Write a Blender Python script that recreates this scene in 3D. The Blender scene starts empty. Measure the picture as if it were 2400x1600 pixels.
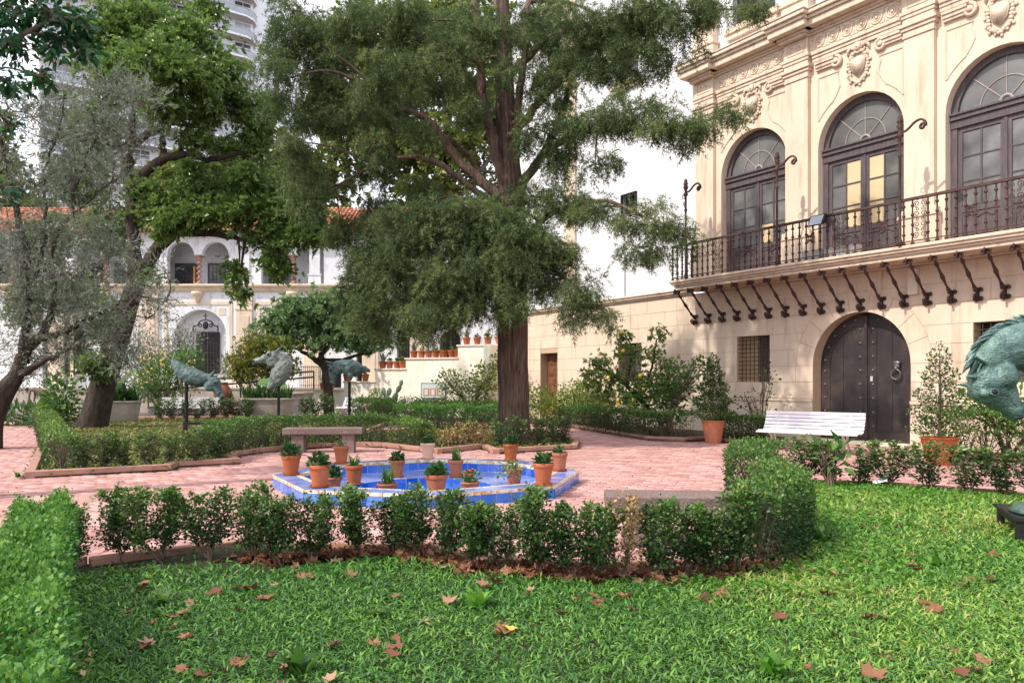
import bpy, math, random
import numpy as np
from mathutils import Matrix, Vector
random.seed(7)
RNG = np.random.default_rng(11)
R = math.radians
scene = bpy.context.scene
COL = scene.collection

# ------------------------------------------------------------------ camera, sky, sun, exposure
FPX, CX, HY, EYE = 1800.0, 1200.0, 893.0, 1.5      # focal length and horizon measured on the 2400 x 1600 photograph
cam_data = bpy.data.cameras.new('camera')
cam_data.sensor_width = 36.0
cam_data.lens = 36.0 * FPX / 2400.0
cam_data.shift_y = (HY - 800.0) / 2400.0
cam_data.clip_end = 2000.0
cam = bpy.data.objects.new('camera', cam_data)
cam.location = (0, 0, EYE)
cam.rotation_euler = (R(90), 0, 0)
COL.objects.link(cam)
scene.camera = cam

SUN_VEC = Vector((-0.60, -0.33, 0.73)).normalized()      # towards the sun
world = bpy.data.worlds.new('World')
scene.world = world
world.use_nodes = True
wn, wl = world.node_tree.nodes, world.node_tree.links
wn.clear()
w_out = wn.new('ShaderNodeOutputWorld')
w_bg = wn.new('ShaderNodeBackground')
w_bg.inputs['Strength'].default_value = 0.15
w_sky = wn.new('ShaderNodeTexSky')
w_sky.sky_type = 'NISHITA'
w_sky.sun_disc = False
w_sky.sun_elevation = math.asin(SUN_VEC.z)
w_sky.sun_rotation = math.atan2(SUN_VEC.x, SUN_VEC.y)
w_sky.air_density = 1.0
w_sky.dust_density = 3.0
w_co = wn.new('ShaderNodeTexCoord')
w_no = wn.new('ShaderNodeTexNoise')
w_no.inputs['Scale'].default_value = 2.2
w_no.inputs['Detail'].default_value = 6.0
w_rp = wn.new('ShaderNodeValToRGB')                       # thin bright cloud over most of the sky
w_rp.color_ramp.elements[0].position = 0.25
w_rp.color_ramp.elements[0].color = (0.55, 0.55, 0.55, 1)
w_rp.color_ramp.elements[1].position = 0.6
w_rp.color_ramp.elements[1].color = (0.92, 0.92, 0.92, 1)
w_mx = wn.new('ShaderNodeMix')
w_mx.data_type = 'RGBA'
w_mx.inputs['B'].default_value = (6.4, 6.4, 6.9, 1)
wl.new(w_co.outputs['Generated'], w_no.inputs['Vector'])
wl.new(w_no.outputs['Fac'], w_rp.inputs['Fac'])
wl.new(w_rp.outputs['Color'], w_mx.inputs['Factor'])
wl.new(w_sky.outputs['Color'], w_mx.inputs['A'])
wl.new(w_mx.outputs['Result'], w_bg.inputs['Color'])
wl.new(w_bg.outputs['Background'], w_out.inputs['Surface'])

sun_data = bpy.data.lights.new('sun', 'SUN')
sun_data.energy = 2.5
sun_data.angle = R(1.0)
sun_data.color = (1.0, 0.93, 0.82)
sun = bpy.data.objects.new('sun', sun_data)
sun.rotation_euler = SUN_VEC.to_track_quat('Z', 'Y').to_euler()
sun.location = (-20, 0, 30)
COL.objects.link(sun)

scene.view_settings.view_transform = 'Standard'
scene.view_settings.look = 'None'
scene.view_settings.exposure = 0.88
scene.view_settings.gamma = 1.0
scene.view_settings.use_curve_mapping = False
scene.cycles.max_bounces = 8
scene.cycles.transparent_max_bounces = 8
scene.cycles.use_denoising = True

# ------------------------------------------------------------------ measuring helpers
def G(px, py, z=0.0):
    Y = (EYE - z) * FPX / (py - HY)
    return ((px - CX) / FPX * Y, Y)
def AT(px, py, Y):
    return Vector(((px - CX) / FPX * Y, Y, EYE + (HY - py) / FPX * Y))

# ------------------------------------------------------------------ materials
MATS = {}
def _nt(name):
    m = bpy.data.materials.new(name)
    m.use_nodes = True
    n, l = m.node_tree.nodes, m.node_tree.links
    n.clear()
    o = n.new('ShaderNodeOutputMaterial')
    MATS[name] = m
    return m, n, l, o
def _rgb(c):
    return (c[0], c[1], c[2], 1.0)
def mat(name, c1, c2=None, rough=0.8, scale=3.0, detail=5.0, bump=0.0, bscale=None, stretch=(1, 1, 1), metal=0.0,
        spec=0.3, stain=None, stain_scale=1.0, stain_amt=0.5, stain_stretch=(1, 1, 1), objrand=0.0, coat=0.0, lo=0.3, hi=0.7):
    """noise-mottled surface in world space; optional stains with their own shape; optional per-object tint"""
    m, n, l, o = _nt(name)
    p = n.new('ShaderNodeBsdfPrincipled')
    p.inputs['Roughness'].default_value = rough
    p.inputs['Metallic'].default_value = metal
    p.inputs['Specular IOR Level'].default_value = spec
    p.inputs['Coat Weight'].default_value = coat
    l.new(p.outputs[0], o.inputs['Surface'])
    geo = n.new('ShaderNodeNewGeometry')
    mp = n.new('ShaderNodeMapping')
    mp.inputs['Scale'].default_value = stretch
    l.new(geo.outputs['Position'], mp.inputs['Vector'])
    no = n.new('ShaderNodeTexNoise')
    no.inputs['Scale'].default_value = scale
    no.inputs['Detail'].default_value = detail
    no.inputs['Roughness'].default_value = 0.6
    l.new(mp.outputs[0], no.inputs['Vector'])
    rp = n.new('ShaderNodeValToRGB')
    rp.color_ramp.elements[0].position = lo
    rp.color_ramp.elements[1].position = hi
    rp.color_ramp.elements[0].color = _rgb(c1)
    rp.color_ramp.elements[1].color = _rgb(c2 or c1)
    l.new(no.outputs['Fac'], rp.inputs['Fac'])
    colr = rp.outputs['Color']
    if stain:
        mp2 = n.new('ShaderNodeMapping')
        mp2.inputs['Scale'].default_value = stain_stretch
        l.new(geo.outputs['Position'], mp2.inputs['Vector'])
        n2 = n.new('ShaderNodeTexNoise')
        n2.inputs['Scale'].default_value = stain_scale
        n2.inputs['Detail'].default_value = 8.0
        n2.inputs['Roughness'].default_value = 0.7
        l.new(mp2.outputs[0], n2.inputs['Vector'])
        r2 = n.new('ShaderNodeValToRGB')
        r2.color_ramp.elements[0].position = 0.52
        r2.color_ramp.elements[0].color = (0, 0, 0, 1)
        r2.color_ramp.elements[1].position = 0.75
        r2.color_ramp.elements[1].color = (stain_amt,) * 3 + (1,)
        l.new(n2.outputs['Fac'], r2.inputs['Fac'])
        mx = n.new('ShaderNodeMix')
        mx.data_type = 'RGBA'
        mx.inputs['B'].default_value = _rgb(stain)
        l.new(r2.outputs['Color'], mx.inputs['Factor'])
        l.new(colr, mx.inputs['A'])
        colr = mx.outputs['Result']
    if objrand:
        oi = n.new('ShaderNodeObjectInfo')
        at = n.new('ShaderNodeAttribute')
        at.attribute_name = 'rnd'
        ad = n.new('ShaderNodeMath'); ad.operation = 'ADD'
        fr = n.new('ShaderNodeMath'); fr.operation = 'FRACT'
        l.new(oi.outputs['Random'], ad.inputs[0]); l.new(at.outputs['Fac'], ad.inputs[1])
        l.new(ad.outputs[0], fr.inputs[0])
        mr = n.new('ShaderNodeMapRange')
        mr.inputs['To Min'].default_value = 1.0 - objrand
        mr.inputs['To Max'].default_value = 1.0 + objrand
        l.new(fr.outputs[0], mr.inputs['Value'])
        hs = n.new('ShaderNodeHueSaturation')
        l.new(mr.outputs[0], hs.inputs['Value'])
        mr2 = n.new('ShaderNodeMapRange')
        mr2.inputs['To Min'].default_value = 1.0 + objrand * 0.6
        mr2.inputs['To Max'].default_value = 1.0 - objrand * 0.6
        l.new(fr.outputs[0], mr2.inputs['Value'])
        l.new(mr2.outputs[0], hs.inputs['Saturation'])
        l.new(colr, hs.inputs['Color'])
        colr = hs.outputs['Color']
    l.new(colr, p.inputs['Base Color'])
    if bump:
        nb = n.new('ShaderNodeTexNoise')
        nb.inputs['Scale'].default_value = bscale or scale * 6
        nb.inputs['Detail'].default_value = 4.0
        l.new(mp.outputs[0], nb.inputs['Vector'])
        bp = n.new('ShaderNodeBump')
        bp.inputs['Strength'].default_value = min(1.0, bump)
        bp.inputs['Distance'].default_value = 0.02
        l.new(nb.outputs['Fac'], bp.inputs['Height'])
        l.new(bp.outputs[0], p.inputs['Normal'])
    return m
def leafmat(name, cols, rough=0.45, trans=0.25, spec=0.4):
    """leaf colour picked per leaf by the point attribute rnd, part of the light passes through the leaf"""
    m, n, l, o = _nt(name)
    p = n.new('ShaderNodeBsdfPrincipled')
    p.inputs['Roughness'].default_value = rough
    p.inputs['Specular IOR Level'].default_value = spec
    t = n.new('ShaderNodeBsdfTranslucent')
    mix = n.new('ShaderNodeMixShader')
    mix.inputs['Fac'].default_value = trans
    at = n.new('ShaderNodeAttribute'); at.attribute_name = 'rnd'
    oi = n.new('ShaderNodeObjectInfo')
    rp = n.new('ShaderNodeValToRGB')
    els = rp.color_ramp.elements
    while len(els) < len(cols):
        els.new(0.5)
    for i, (pos, c) in enumerate(cols):
        els[i].position = pos
        els[i].color = _rgb(c)
    mro = n.new('ShaderNodeMapRange')
    mro.inputs['To Min'].default_value = -0.10; mro.inputs['To Max'].default_value = 0.10
    l.new(oi.outputs['Random'], mro.inputs['Value'])
    sm = n.new('ShaderNodeMath'); sm.operation = 'ADD'
    l.new(at.outputs['Fac'], sm.inputs[0]); l.new(mro.outputs[0], sm.inputs[1])
    mn = n.new('ShaderNodeMath'); mn.operation = 'MINIMUM'; mn.inputs[1].default_value = 1.0
    # a leaf past 0.97 is a withered one and keeps its colour
    gt = n.new('ShaderNodeMath'); gt.operation = 'GREATER_THAN'; gt.inputs[1].default_value = 0.975
    l.new(at.outputs['Fac'], gt.inputs[0])
    cl = n.new('ShaderNodeMath'); cl.operation = 'MINIMUM'; cl.inputs[1].default_value = 0.96
    l.new(sm.outputs[0], cl.inputs[0])
    mxf = n.new('ShaderNodeMix'); mxf.data_type = 'FLOAT'
    l.new(gt.outputs[0], mxf.inputs['Factor']); l.new(cl.outputs[0], mxf.inputs['A']); l.new(at.outputs['Fac'], mxf.inputs['B'])
    l.new(mxf.outputs['Result'], rp.inputs['Fac'])
    l.new(rp.outputs['Color'], p.inputs['Base Color'])
    hs = n.new('ShaderNodeHueSaturation')
    hs.inputs['Value'].default_value = 1.3
    hs.inputs['Saturation'].default_value = 1.1
    l.new(rp.outputs['Color'], hs.inputs['Color'])
    l.new(hs.outputs['Color'], t.inputs['Color'])
    l.new(p.outputs[0], mix.inputs[1]); l.new(t.outputs[0], mix.inputs[2])
    l.new(mix.outputs[0], o.inputs['Surface'])
    return m
def glassmat(name, c, rough=0.12, dust=0.35, dustc=(0.30, 0.29, 0.27)):
    m, n, l, o = _nt(name)
    p = n.new('ShaderNodeBsdfPrincipled')
    p.inputs['Specular IOR Level'].default_value = 0.7
    geo = n.new('ShaderNodeNewGeometry')
    no = n.new('ShaderNodeTexNoise')
    no.inputs['Scale'].default_value = 1.7
    no.inputs['Detail'].default_value = 7.0
    l.new(geo.outputs['Position'], no.inputs['Vector'])
    rp = n.new('ShaderNodeValToRGB')
    rp.color_ramp.elements[0].position = 0.3; rp.color_ramp.elements[0].color = _rgb(c)
    rp.color_ramp.elements[1].position = 0.75
    rp.color_ramp.elements[1].color = _rgb([c[i] * (1 - dust) + dustc[i] * dust for i in range(3)])
    l.new(no.outputs['Fac'], rp.inputs['Fac'])
    l.new(rp.outputs['Color'], p.inputs['Base Color'])
    mr = n.new('ShaderNodeMapRange')
    mr.inputs['To Min'].default_value = rough; mr.inputs['To Max'].default_value = rough + 0.25
    l.new(no.outputs['Fac'], mr.inputs['Value'])
    l.new(mr.outputs[0], p.inputs['Roughness'])
    l.new(p.outputs[0], o.inputs['Surface'])
    return m

mat('soil', (0.05, 0.032, 0.022), (0.11, 0.075, 0.05), 0.95, 6, bump=0.8, bscale=40)
mat('turf_soil', (0.022, 0.026, 0.012), (0.045, 0.045, 0.02), 0.95, 5, bump=0.6, bscale=40)
mat('mortar', (0.11, 0.075, 0.065), (0.17, 0.12, 0.10), 0.95, 5)
mat('brick', (0.40, 0.205, 0.182), (0.47, 0.280, 0.252), 0.85, 2.5, bump=0.25, bscale=60, objrand=0.20,
    stain=(0.46, 0.34, 0.31), stain_scale=0.9, stain_amt=0.35)
mat('kerb', (0.33, 0.17, 0.125), (0.42, 0.25, 0.19), 0.9, 3, bump=0.4, bscale=50, stain=(0.17, 0.11, 0.09), stain_scale=2.2, stain_amt=0.6)
mat('cream', (0.63, 0.50, 0.385), (0.70, 0.575, 0.455), 0.85, 0.9, bump=0.15, bscale=30,
    stain=(0.40, 0.27, 0.17), stain_scale=1.2, stain_amt=0.75, stain_stretch=(2.8, 2.8, 0.40))
mat('cream_trim', (0.59, 0.465, 0.355), (0.67, 0.545, 0.43), 0.85, 1.4, bump=0.2, bscale=35,
    stain=(0.22, 0.15, 0.10), stain_scale=2.4, stain_amt=0.75, stain_stretch=(2.2, 2.2, 0.35))
mat('joint', (0.50, 0.36, 0.24), None, 0.95)
mat('white_wall', (0.60, 0.605, 0.64), (0.68, 0.685, 0.71), 0.9, 0.7, bump=0.1, bscale=20,
    stain=(0.55, 0.52, 0.50), stain_scale=0.7, stain_amt=0.35, stain_stretch=(1.5, 1.5, 0.4))
mat('old_white', (0.66, 0.66, 0.70), (0.74, 0.74, 0.77), 0.9, 0.8,
    stain=(0.24, 0.22, 0.20), stain_scale=1.6, stain_amt=0.85, stain_stretch=(2.2, 2.2, 0.6))
mat('tan_trim', (0.62, 0.50, 0.38), (0.70, 0.58, 0.46), 0.9, 1.2, stain=(0.25, 0.2, 0.16), stain_scale=2, stain_amt=0.6, stain_stretch=(1.5, 1.5, 0.3))
mat('stair_cream', (0.80, 0.73, 0.60), (0.86, 0.80, 0.68), 0.9, 1.0, stain=(0.45, 0.38, 0.28), stain_scale=1.6, stain_amt=0.5, stain_stretch=(2, 2, 0.35))
mat('cap_stone', (0.66, 0.58, 0.47), (0.74, 0.66, 0.54), 0.9, 3, bump=0.2, stain=(0.3, 0.24, 0.18), stain_scale=5, stain_amt=0.6)
mat('iron_rust', (0.045, 0.030, 0.032), (0.12, 0.062, 0.048), 0.7, 6, metal=0.3, bump=0.3, bscale=60)
mat('iron_black', (0.012, 0.012, 0.014), (0.022, 0.021, 0.022), 0.55, 8, metal=0.2)
mat('window_wood', (0.065, 0.052, 0.060), (0.125, 0.098, 0.102), 0.6, 5, stretch=(4, 4, 0.6), bump=0.2)
mat('door_black', (0.020, 0.017, 0.018), (0.048, 0.038, 0.036), 0.42, 2.2, bump=0.08, stain=(0.15, 0.085, 0.06), stain_scale=1.1, stain_amt=0.35, spec=0.5)
mat('door_stud', (0.13, 0.12, 0.12), (0.2, 0.18, 0.17), 0.35, 10, metal=0.6)
mat('brown_wood', (0.15, 0.055, 0.028), (0.24, 0.10, 0.055), 0.55, 4, stretch=(4, 4, 0.5), bump=0.2)
mat('orange_wood', (0.45, 0.18, 0.05), (0.5, 0.22, 0.08), 0.6, 4)
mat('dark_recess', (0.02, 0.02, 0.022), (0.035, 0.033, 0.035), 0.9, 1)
mat('tan_board', (0.50, 0.37, 0.22), (0.58, 0.44, 0.28), 0.8, 1.0, stain=(0.3, 0.2, 0.12), stain_scale=2, stain_amt=0.4)
mat('paper_pane', (0.55, 0.42, 0.24), (0.64, 0.50, 0.31), 0.55, 1.2, stain=(0.40, 0.28, 0.15), stain_scale=2, stain_amt=0.5)
glassmat('glass_dusty', (0.045, 0.048, 0.052), 0.10, 0.6)
glassmat('glass_fan', (0.085, 0.085, 0.083), 0.25, 0.6, (0.24, 0.235, 0.22))
mat('fan_bar', (0.30, 0.26, 0.235), (0.38, 0.34, 0.30), 0.7, 8)
glassmat('glass_far', (0.03, 0.035, 0.045), 0.08, 0.25)
mat('terracotta', (0.33, 0.088, 0.032), (0.40, 0.118, 0.046), 0.75, 6, bump=0.15, bscale=60, objrand=0.16, stain=(0.52, 0.32, 0.22), stain_scale=7, stain_amt=0.3)
mat('terracotta_dark', (0.27, 0.085, 0.055), (0.33, 0.12, 0.08), 0.75, 6, bump=0.15, bscale=60, stain=(0.42, 0.27, 0.2), stain_scale=5, stain_amt=0.4)
mat('terracotta_pale', (0.62, 0.36, 0.25), (0.70, 0.45, 0.33), 0.8, 6, bump=0.15, bscale=60)
mat('tile_blue', (0.025, 0.13, 0.54), (0.05, 0.20, 0.64), 0.16, 4, spec=0.6, objrand=0.16, stain=(0.30, 0.34, 0.60), stain_scale=2.5, stain_amt=0.4)
mat('tile_deep', (0.012, 0.085, 0.50), (0.022, 0.13, 0.58), 0.14, 4, spec=0.6, objrand=0.16, stain=(0.2, 0.26, 0.55), stain_scale=2.5, stain_amt=0.3)
mat('tile_rim', (0.11, 0.18, 0.48), (0.20, 0.27, 0.56), 0.2, 3, spec=0.6, objrand=0.16, stain=(0.45, 0.46, 0.56), stain_scale=3, stain_amt=0.6)
mat('tile_gold', (0.55, 0.36, 0.14), (0.72, 0.66, 0.55), 0.3, 14, detail=2, lo=0.42, hi=0.55, stain=(0.16, 0.18, 0.42), stain_scale=16, stain_amt=0.9)
mat('grout', (0.62, 0.60, 0.62), (0.72, 0.70, 0.70), 0.9, 6)
mat('granite', (0.125, 0.085, 0.075), (0.25, 0.18, 0.16), 0.95, 45, detail=3, bump=0.9, bscale=70, stain=(0.36, 0.30, 0.28), stain_scale=3, stain_amt=0.5)
mat('concrete', (0.36, 0.31, 0.26), (0.46, 0.41, 0.35), 0.95, 3, bump=0.4, bscale=50, stain=(0.16, 0.12, 0.09), stain_scale=2.0, stain_amt=0.75)
mat('rubble', (0.34, 0.32, 0.33), (0.52, 0.50, 0.50), 0.95, 5, bump=0.8, bscale=12)
mat('white_paint', (0.66, 0.65, 0.70), (0.74, 0.73, 0.77), 0.45, 4, stain=(0.45, 0.42, 0.44), stain_scale=5, stain_amt=0.35)
mat('grey_paint', (0.42, 0.41, 0.42), (0.50, 0.49, 0.50), 0.6, 4)
mat('bench_leg', (0.50, 0.36, 0.32), (0.66, 0.58, 0.56), 0.7, 8)
mat('patina', (0.035, 0.085, 0.072), (0.19, 0.30, 0.265), 0.42, 5, metal=0.35, bump=0.8, bscale=38, stretch=(1.0, 1.0, 1.6), stain=(0.018, 0.034, 0.034), stain_scale=7, stain_amt=0.9, spec=0.5)
mat('patina_pale', (0.15, 0.185, 0.17), (0.34, 0.38, 0.36), 0.65, 5, metal=0.1, bump=0.9, bscale=20, stain=(0.07, 0.09, 0.08), stain_scale=6, stain_amt=0.7)
mat('patina_dark', (0.055, 0.10, 0.098), (0.17, 0.235, 0.225), 0.65, 5, metal=0.1, bump=0.9, bscale=20, stain=(0.03, 0.045, 0.045), stain_scale=6, stain_amt=0.8)
mat('roof_tile', (0.42, 0.15, 0.09), (0.54, 0.23, 0.14), 0.85, 3, objrand=0.2, stain=(0.26, 0.14, 0.10), stain_scale=3, stain_amt=0.6)
mat('bark_cypress', (0.040, 0.025, 0.02), (0.20, 0.13, 0.10), 0.95, 7, detail=6, stretch=(3.0, 3.0, 0.35), bump=1.0, bscale=11)
mat('bark_dark', (0.022, 0.016, 0.012), (0.075, 0.056, 0.043), 0.95, 6, stretch=(2, 2, 0.6), bump=0.9, bscale=18)
mat('bark_grey', (0.075, 0.06, 0.05), (0.20, 0.165, 0.14), 0.95, 6, stretch=(2, 2, 0.6), bump=0.8, bscale=18)
mat('twig', (0.09, 0.06, 0.042), (0.19, 0.135, 0.10), 0.9, 12)
mat('tower_white', (0.74, 0.75, 0.78), (0.80, 0.81, 0.84), 0.8, 0.3)
mat('tower_soffit', (0.55, 0.50, 0.46), (0.60, 0.55, 0.50), 0.9, 0.3)
mat('tower_rail', (0.34, 0.36, 0.40), (0.42, 0.44, 0.48), 0.4, 1.0)
mat('skin', (0.42, 0.25, 0.18), (0.46, 0.28, 0.2), 0.6)
mat('shirt_brown', (0.16, 0.12, 0.085), (0.21, 0.165, 0.12), 0.9, 8)
mat('trousers_dark', (0.02, 0.02, 0.026), (0.035, 0.035, 0.042), 0.9, 8)
mat('jacket_navy', (0.014, 0.018, 0.035), (0.025, 0.032, 0.055), 0.85, 8)
mat('hair_dark', (0.02, 0.014, 0.01), (0.035, 0.025, 0.018), 0.7)
mat('fruit', (0.75, 0.48, 0.05), (0.85, 0.58, 0.09), 0.5, 5)
mat('fruit_orange', (0.80, 0.36, 0.03), (0.85, 0.45, 0.05), 0.5, 5)
mat('flower_red', (0.6, 0.03, 0.03), (0.7, 0.07, 0.05), 0.6)
mat('grey_box', (0.38, 0.38, 0.36), (0.5, 0.5, 0.48), 0.7, 5, stain=(0.2, 0.12, 0.08), stain_scale=6, stain_amt=0.6)
mat('lamp_glass', (0.30, 0.34, 0.40), (0.36, 0.40, 0.46), 0.2)
mat('azulejo_frame', (0.05, 0.09, 0.14), (0.08, 0.12, 0.18), 0.3)
mat('azulejo_pale', (0.45, 0.52, 0.50), (0.62, 0.66, 0.62), 0.3, 20, detail=2)
mat('azulejo_red', (0.42, 0.15, 0.08), (0.55, 0.30, 0.20), 0.35, 24, detail=2)
mat('plastic_scrap', (0.60, 0.66, 0.70), (0.72, 0.77, 0.80), 0.25, 6)

leafmat('leaf_cypress', [(0.0, (0.020, 0.036, 0.015)), (0.4, (0.065, 0.104, 0.040)), (0.72, (0.145, 0.195, 0.072)), (0.93, (0.235, 0.275, 0.11)), (1.0, (0.22, 0.135, 0.07))], 0.75, 0.25, 0.15)
leafmat('leaf_magnolia', [(0.0, (0.05, 0.095, 0.028)), (0.40, (0.125, 0.205, 0.052)), (0.8, (0.25, 0.34, 0.10)), (0.965, (0.38, 0.44, 0.15)), (1.0, (0.38, 0.17, 0.06))], 0.3, 0.35, 0.5)
leafmat('leaf_olive', [(0.0, (0.08, 0.105, 0.07)), (0.5, (0.18, 0.21, 0.155)), (0.9, (0.32, 0.35, 0.28)), (1.0, (0.22, 0.14, 0.08))], 0.6, 0.18, 0.25)
leafmat('leaf_broad', [(0.0, (0.012, 0.055, 0.022)), (0.6, (0.03, 0.11, 0.04)), (0.88, (0.07, 0.19, 0.04)), (0.93, (0.20, 0.28, 0.05)), (0.95, (0.30, 0.11, 0.05)), (1.0, (0.36, 0.15, 0.08))], 0.35, 0.35, 0.4)
leafmat('leaf_back', [(0.0, (0.05, 0.075, 0.02)), (0.5, (0.12, 0.16, 0.04)), (0.9, (0.24, 0.27, 0.07)), (1.0, (0.33, 0.28, 0.08))], 0.45, 0.35)
leafmat('leaf_round', [(0.0, (0.08, 0.15, 0.065)), (0.5, (0.18, 0.29, 0.125)), (0.88, (0.27, 0.38, 0.17)), (0.93, (0.32, 0.30, 0.06)), (1.0, (0.45, 0.36, 0.05))], 0.45, 0.2)
leafmat('leaf_kumquat', [(0.0, (0.065, 0.10, 0.02)), (0.45, (0.16, 0.20, 0.04)), (0.7, (0.27, 0.29, 0.055)), (0.8, (0.48, 0.36, 0.04)), (1.0, (0.62, 0.36, 0.025))], 0.5, 0.25)
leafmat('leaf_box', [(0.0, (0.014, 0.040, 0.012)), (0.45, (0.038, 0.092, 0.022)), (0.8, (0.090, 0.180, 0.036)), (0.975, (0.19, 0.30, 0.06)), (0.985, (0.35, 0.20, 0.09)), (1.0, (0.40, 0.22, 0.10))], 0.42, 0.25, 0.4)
leafmat('leaf_box_near', [(0.0, (0.020, 0.075, 0.018)), (0.45, (0.045, 0.140, 0.030)), (0.8, (0.085, 0.215, 0.040)), (1.0, (0.17, 0.31, 0.06))], 0.5, 0.28, 0.3)
leafmat('leaf_box_dry', [(0.0, (0.14, 0.12, 0.03)), (0.5, (0.34, 0.22, 0.10)), (1.0, (0.50, 0.36, 0.18))], 0.7, 0.2, 0.2)
leafmat('leaf_lime', [(0.0, (0.055, 0.10, 0.018)), (0.5, (0.13, 0.20, 0.035)), (0.9, (0.24, 0.31, 0.06)), (1.0, (0.36, 0.35, 0.10))], 0.5, 0.35)
leafmat('leaf_fresh', [(0.0, (0.03, 0.085, 0.018)), (0.5, (0.075, 0.165, 0.035)), (0.95, (0.15, 0.27, 0.06)), (1.0, (0.26, 0.30, 0.08))], 0.45, 0.35)
leafmat('leaf_strap', [(0.0, (0.02, 0.065, 0.014)), (0.6, (0.05, 0.13, 0.028)), (1.0, (0.11, 0.21, 0.045))], 0.35, 0.2)
leafmat('leaf_agave', [(0.0, (0.14, 0.20, 0.14)), (0.6, (0.24, 0.31, 0.21)), (1.0, (0.36, 0.36, 0.20))], 0.5, 0.1)
leafmat('leaf_pot', [(0.0, (0.018, 0.055, 0.016)), (0.6, (0.04, 0.105, 0.028)), (1.0, (0.085, 0.175, 0.045))], 0.4, 0.15)
leafmat('lawn_blades', [(0.0, (0.020, 0.070, 0.018)), (0.4, (0.064, 0.180, 0.034)), (0.8, (0.175, 0.345, 0.052)), (0.96, (0.33, 0.45, 0.09)), (1.0, (0.38, 0.34, 0.13))], 0.45, 0.3, 0.35)
leafmat('clover', [(0.0, (0.045, 0.14, 0.02)), (0.6, (0.10, 0.26, 0.035)), (1.0, (0.18, 0.36, 0.05))], 0.5, 0.35)
leafmat('turf_dry', [(0.0, (0.06, 0.085, 0.02)), (0.5, (0.13, 0.17, 0.035)), (0.8, (0.23, 0.25, 0.06)), (1.0, (0.36, 0.26, 0.11))], 0.6, 0.25)
leafmat('dry_leaf', [(0.0, (0.09, 0.038, 0.024)), (0.5, (0.23, 0.095, 0.055)), (0.85, (0.34, 0.17, 0.10)), (1.0, (0.44, 0.28, 0.19))], 0.7, 0.2, 0.25)
leafmat('dry_leaf_yellow', [(0.0, (0.55, 0.42, 0.08)), (1.0, (0.62, 0.52, 0.12))], 0.7, 0.2, 0.25)
M = MATS

# ------------------------------------------------------------------ object helpers
def link(o, parent=None):
    COL.objects.link(o)
    if parent is not None:
        o.parent = parent
    return o
def tag(o, label=None, cat=None, group=None, kind=None):
    if label: o['label'] = label
    if cat: o['category'] = cat
    if group: o['group'] = group
    if kind: o['kind'] = kind
    return o
def thing(name, label, cat, loc=(0, 0, 0), rz=0.0, group=None):
    o = bpy.data.objects.new(name, None)
    o.empty_display_size = 0.1
    o.location = loc
    o.rotation_euler = (0, 0, rz)
    COL.objects.link(o)
    return tag(o, label, cat, group)
def dup(root, loc=None, rz=None, scale=None, label=None, group=None):
    def cp(o, parent):
        c = o.copy(); COL.objects.link(c); c.parent = parent
        for ch in [x for x in KIDS.get(o, [])]:
            cp(ch, c)
        return c
    KIDS = {}
    for x in root.children_recursive:
        KIDS.setdefault(x.parent, []).append(x)
    c = cp(root, None)
    if loc is not None: c.location = loc
    if rz is not None: c.rotation_euler = (0, 0, rz)
    if scale is not None: c.scale = (scale,) * 3 if not hasattr(scale, '__len__') else scale
    if label: c['label'] = label
    if group: c['group'] = group
    return c
def inst(mesh, name, parent, loc=(0, 0, 0), rot=(0, 0, 0), scale=(1, 1, 1)):
    o = bpy.data.objects.new(name, mesh)
    o.location = loc; o.rotation_euler = rot; o.scale = scale
    return link(o, parent)

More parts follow.
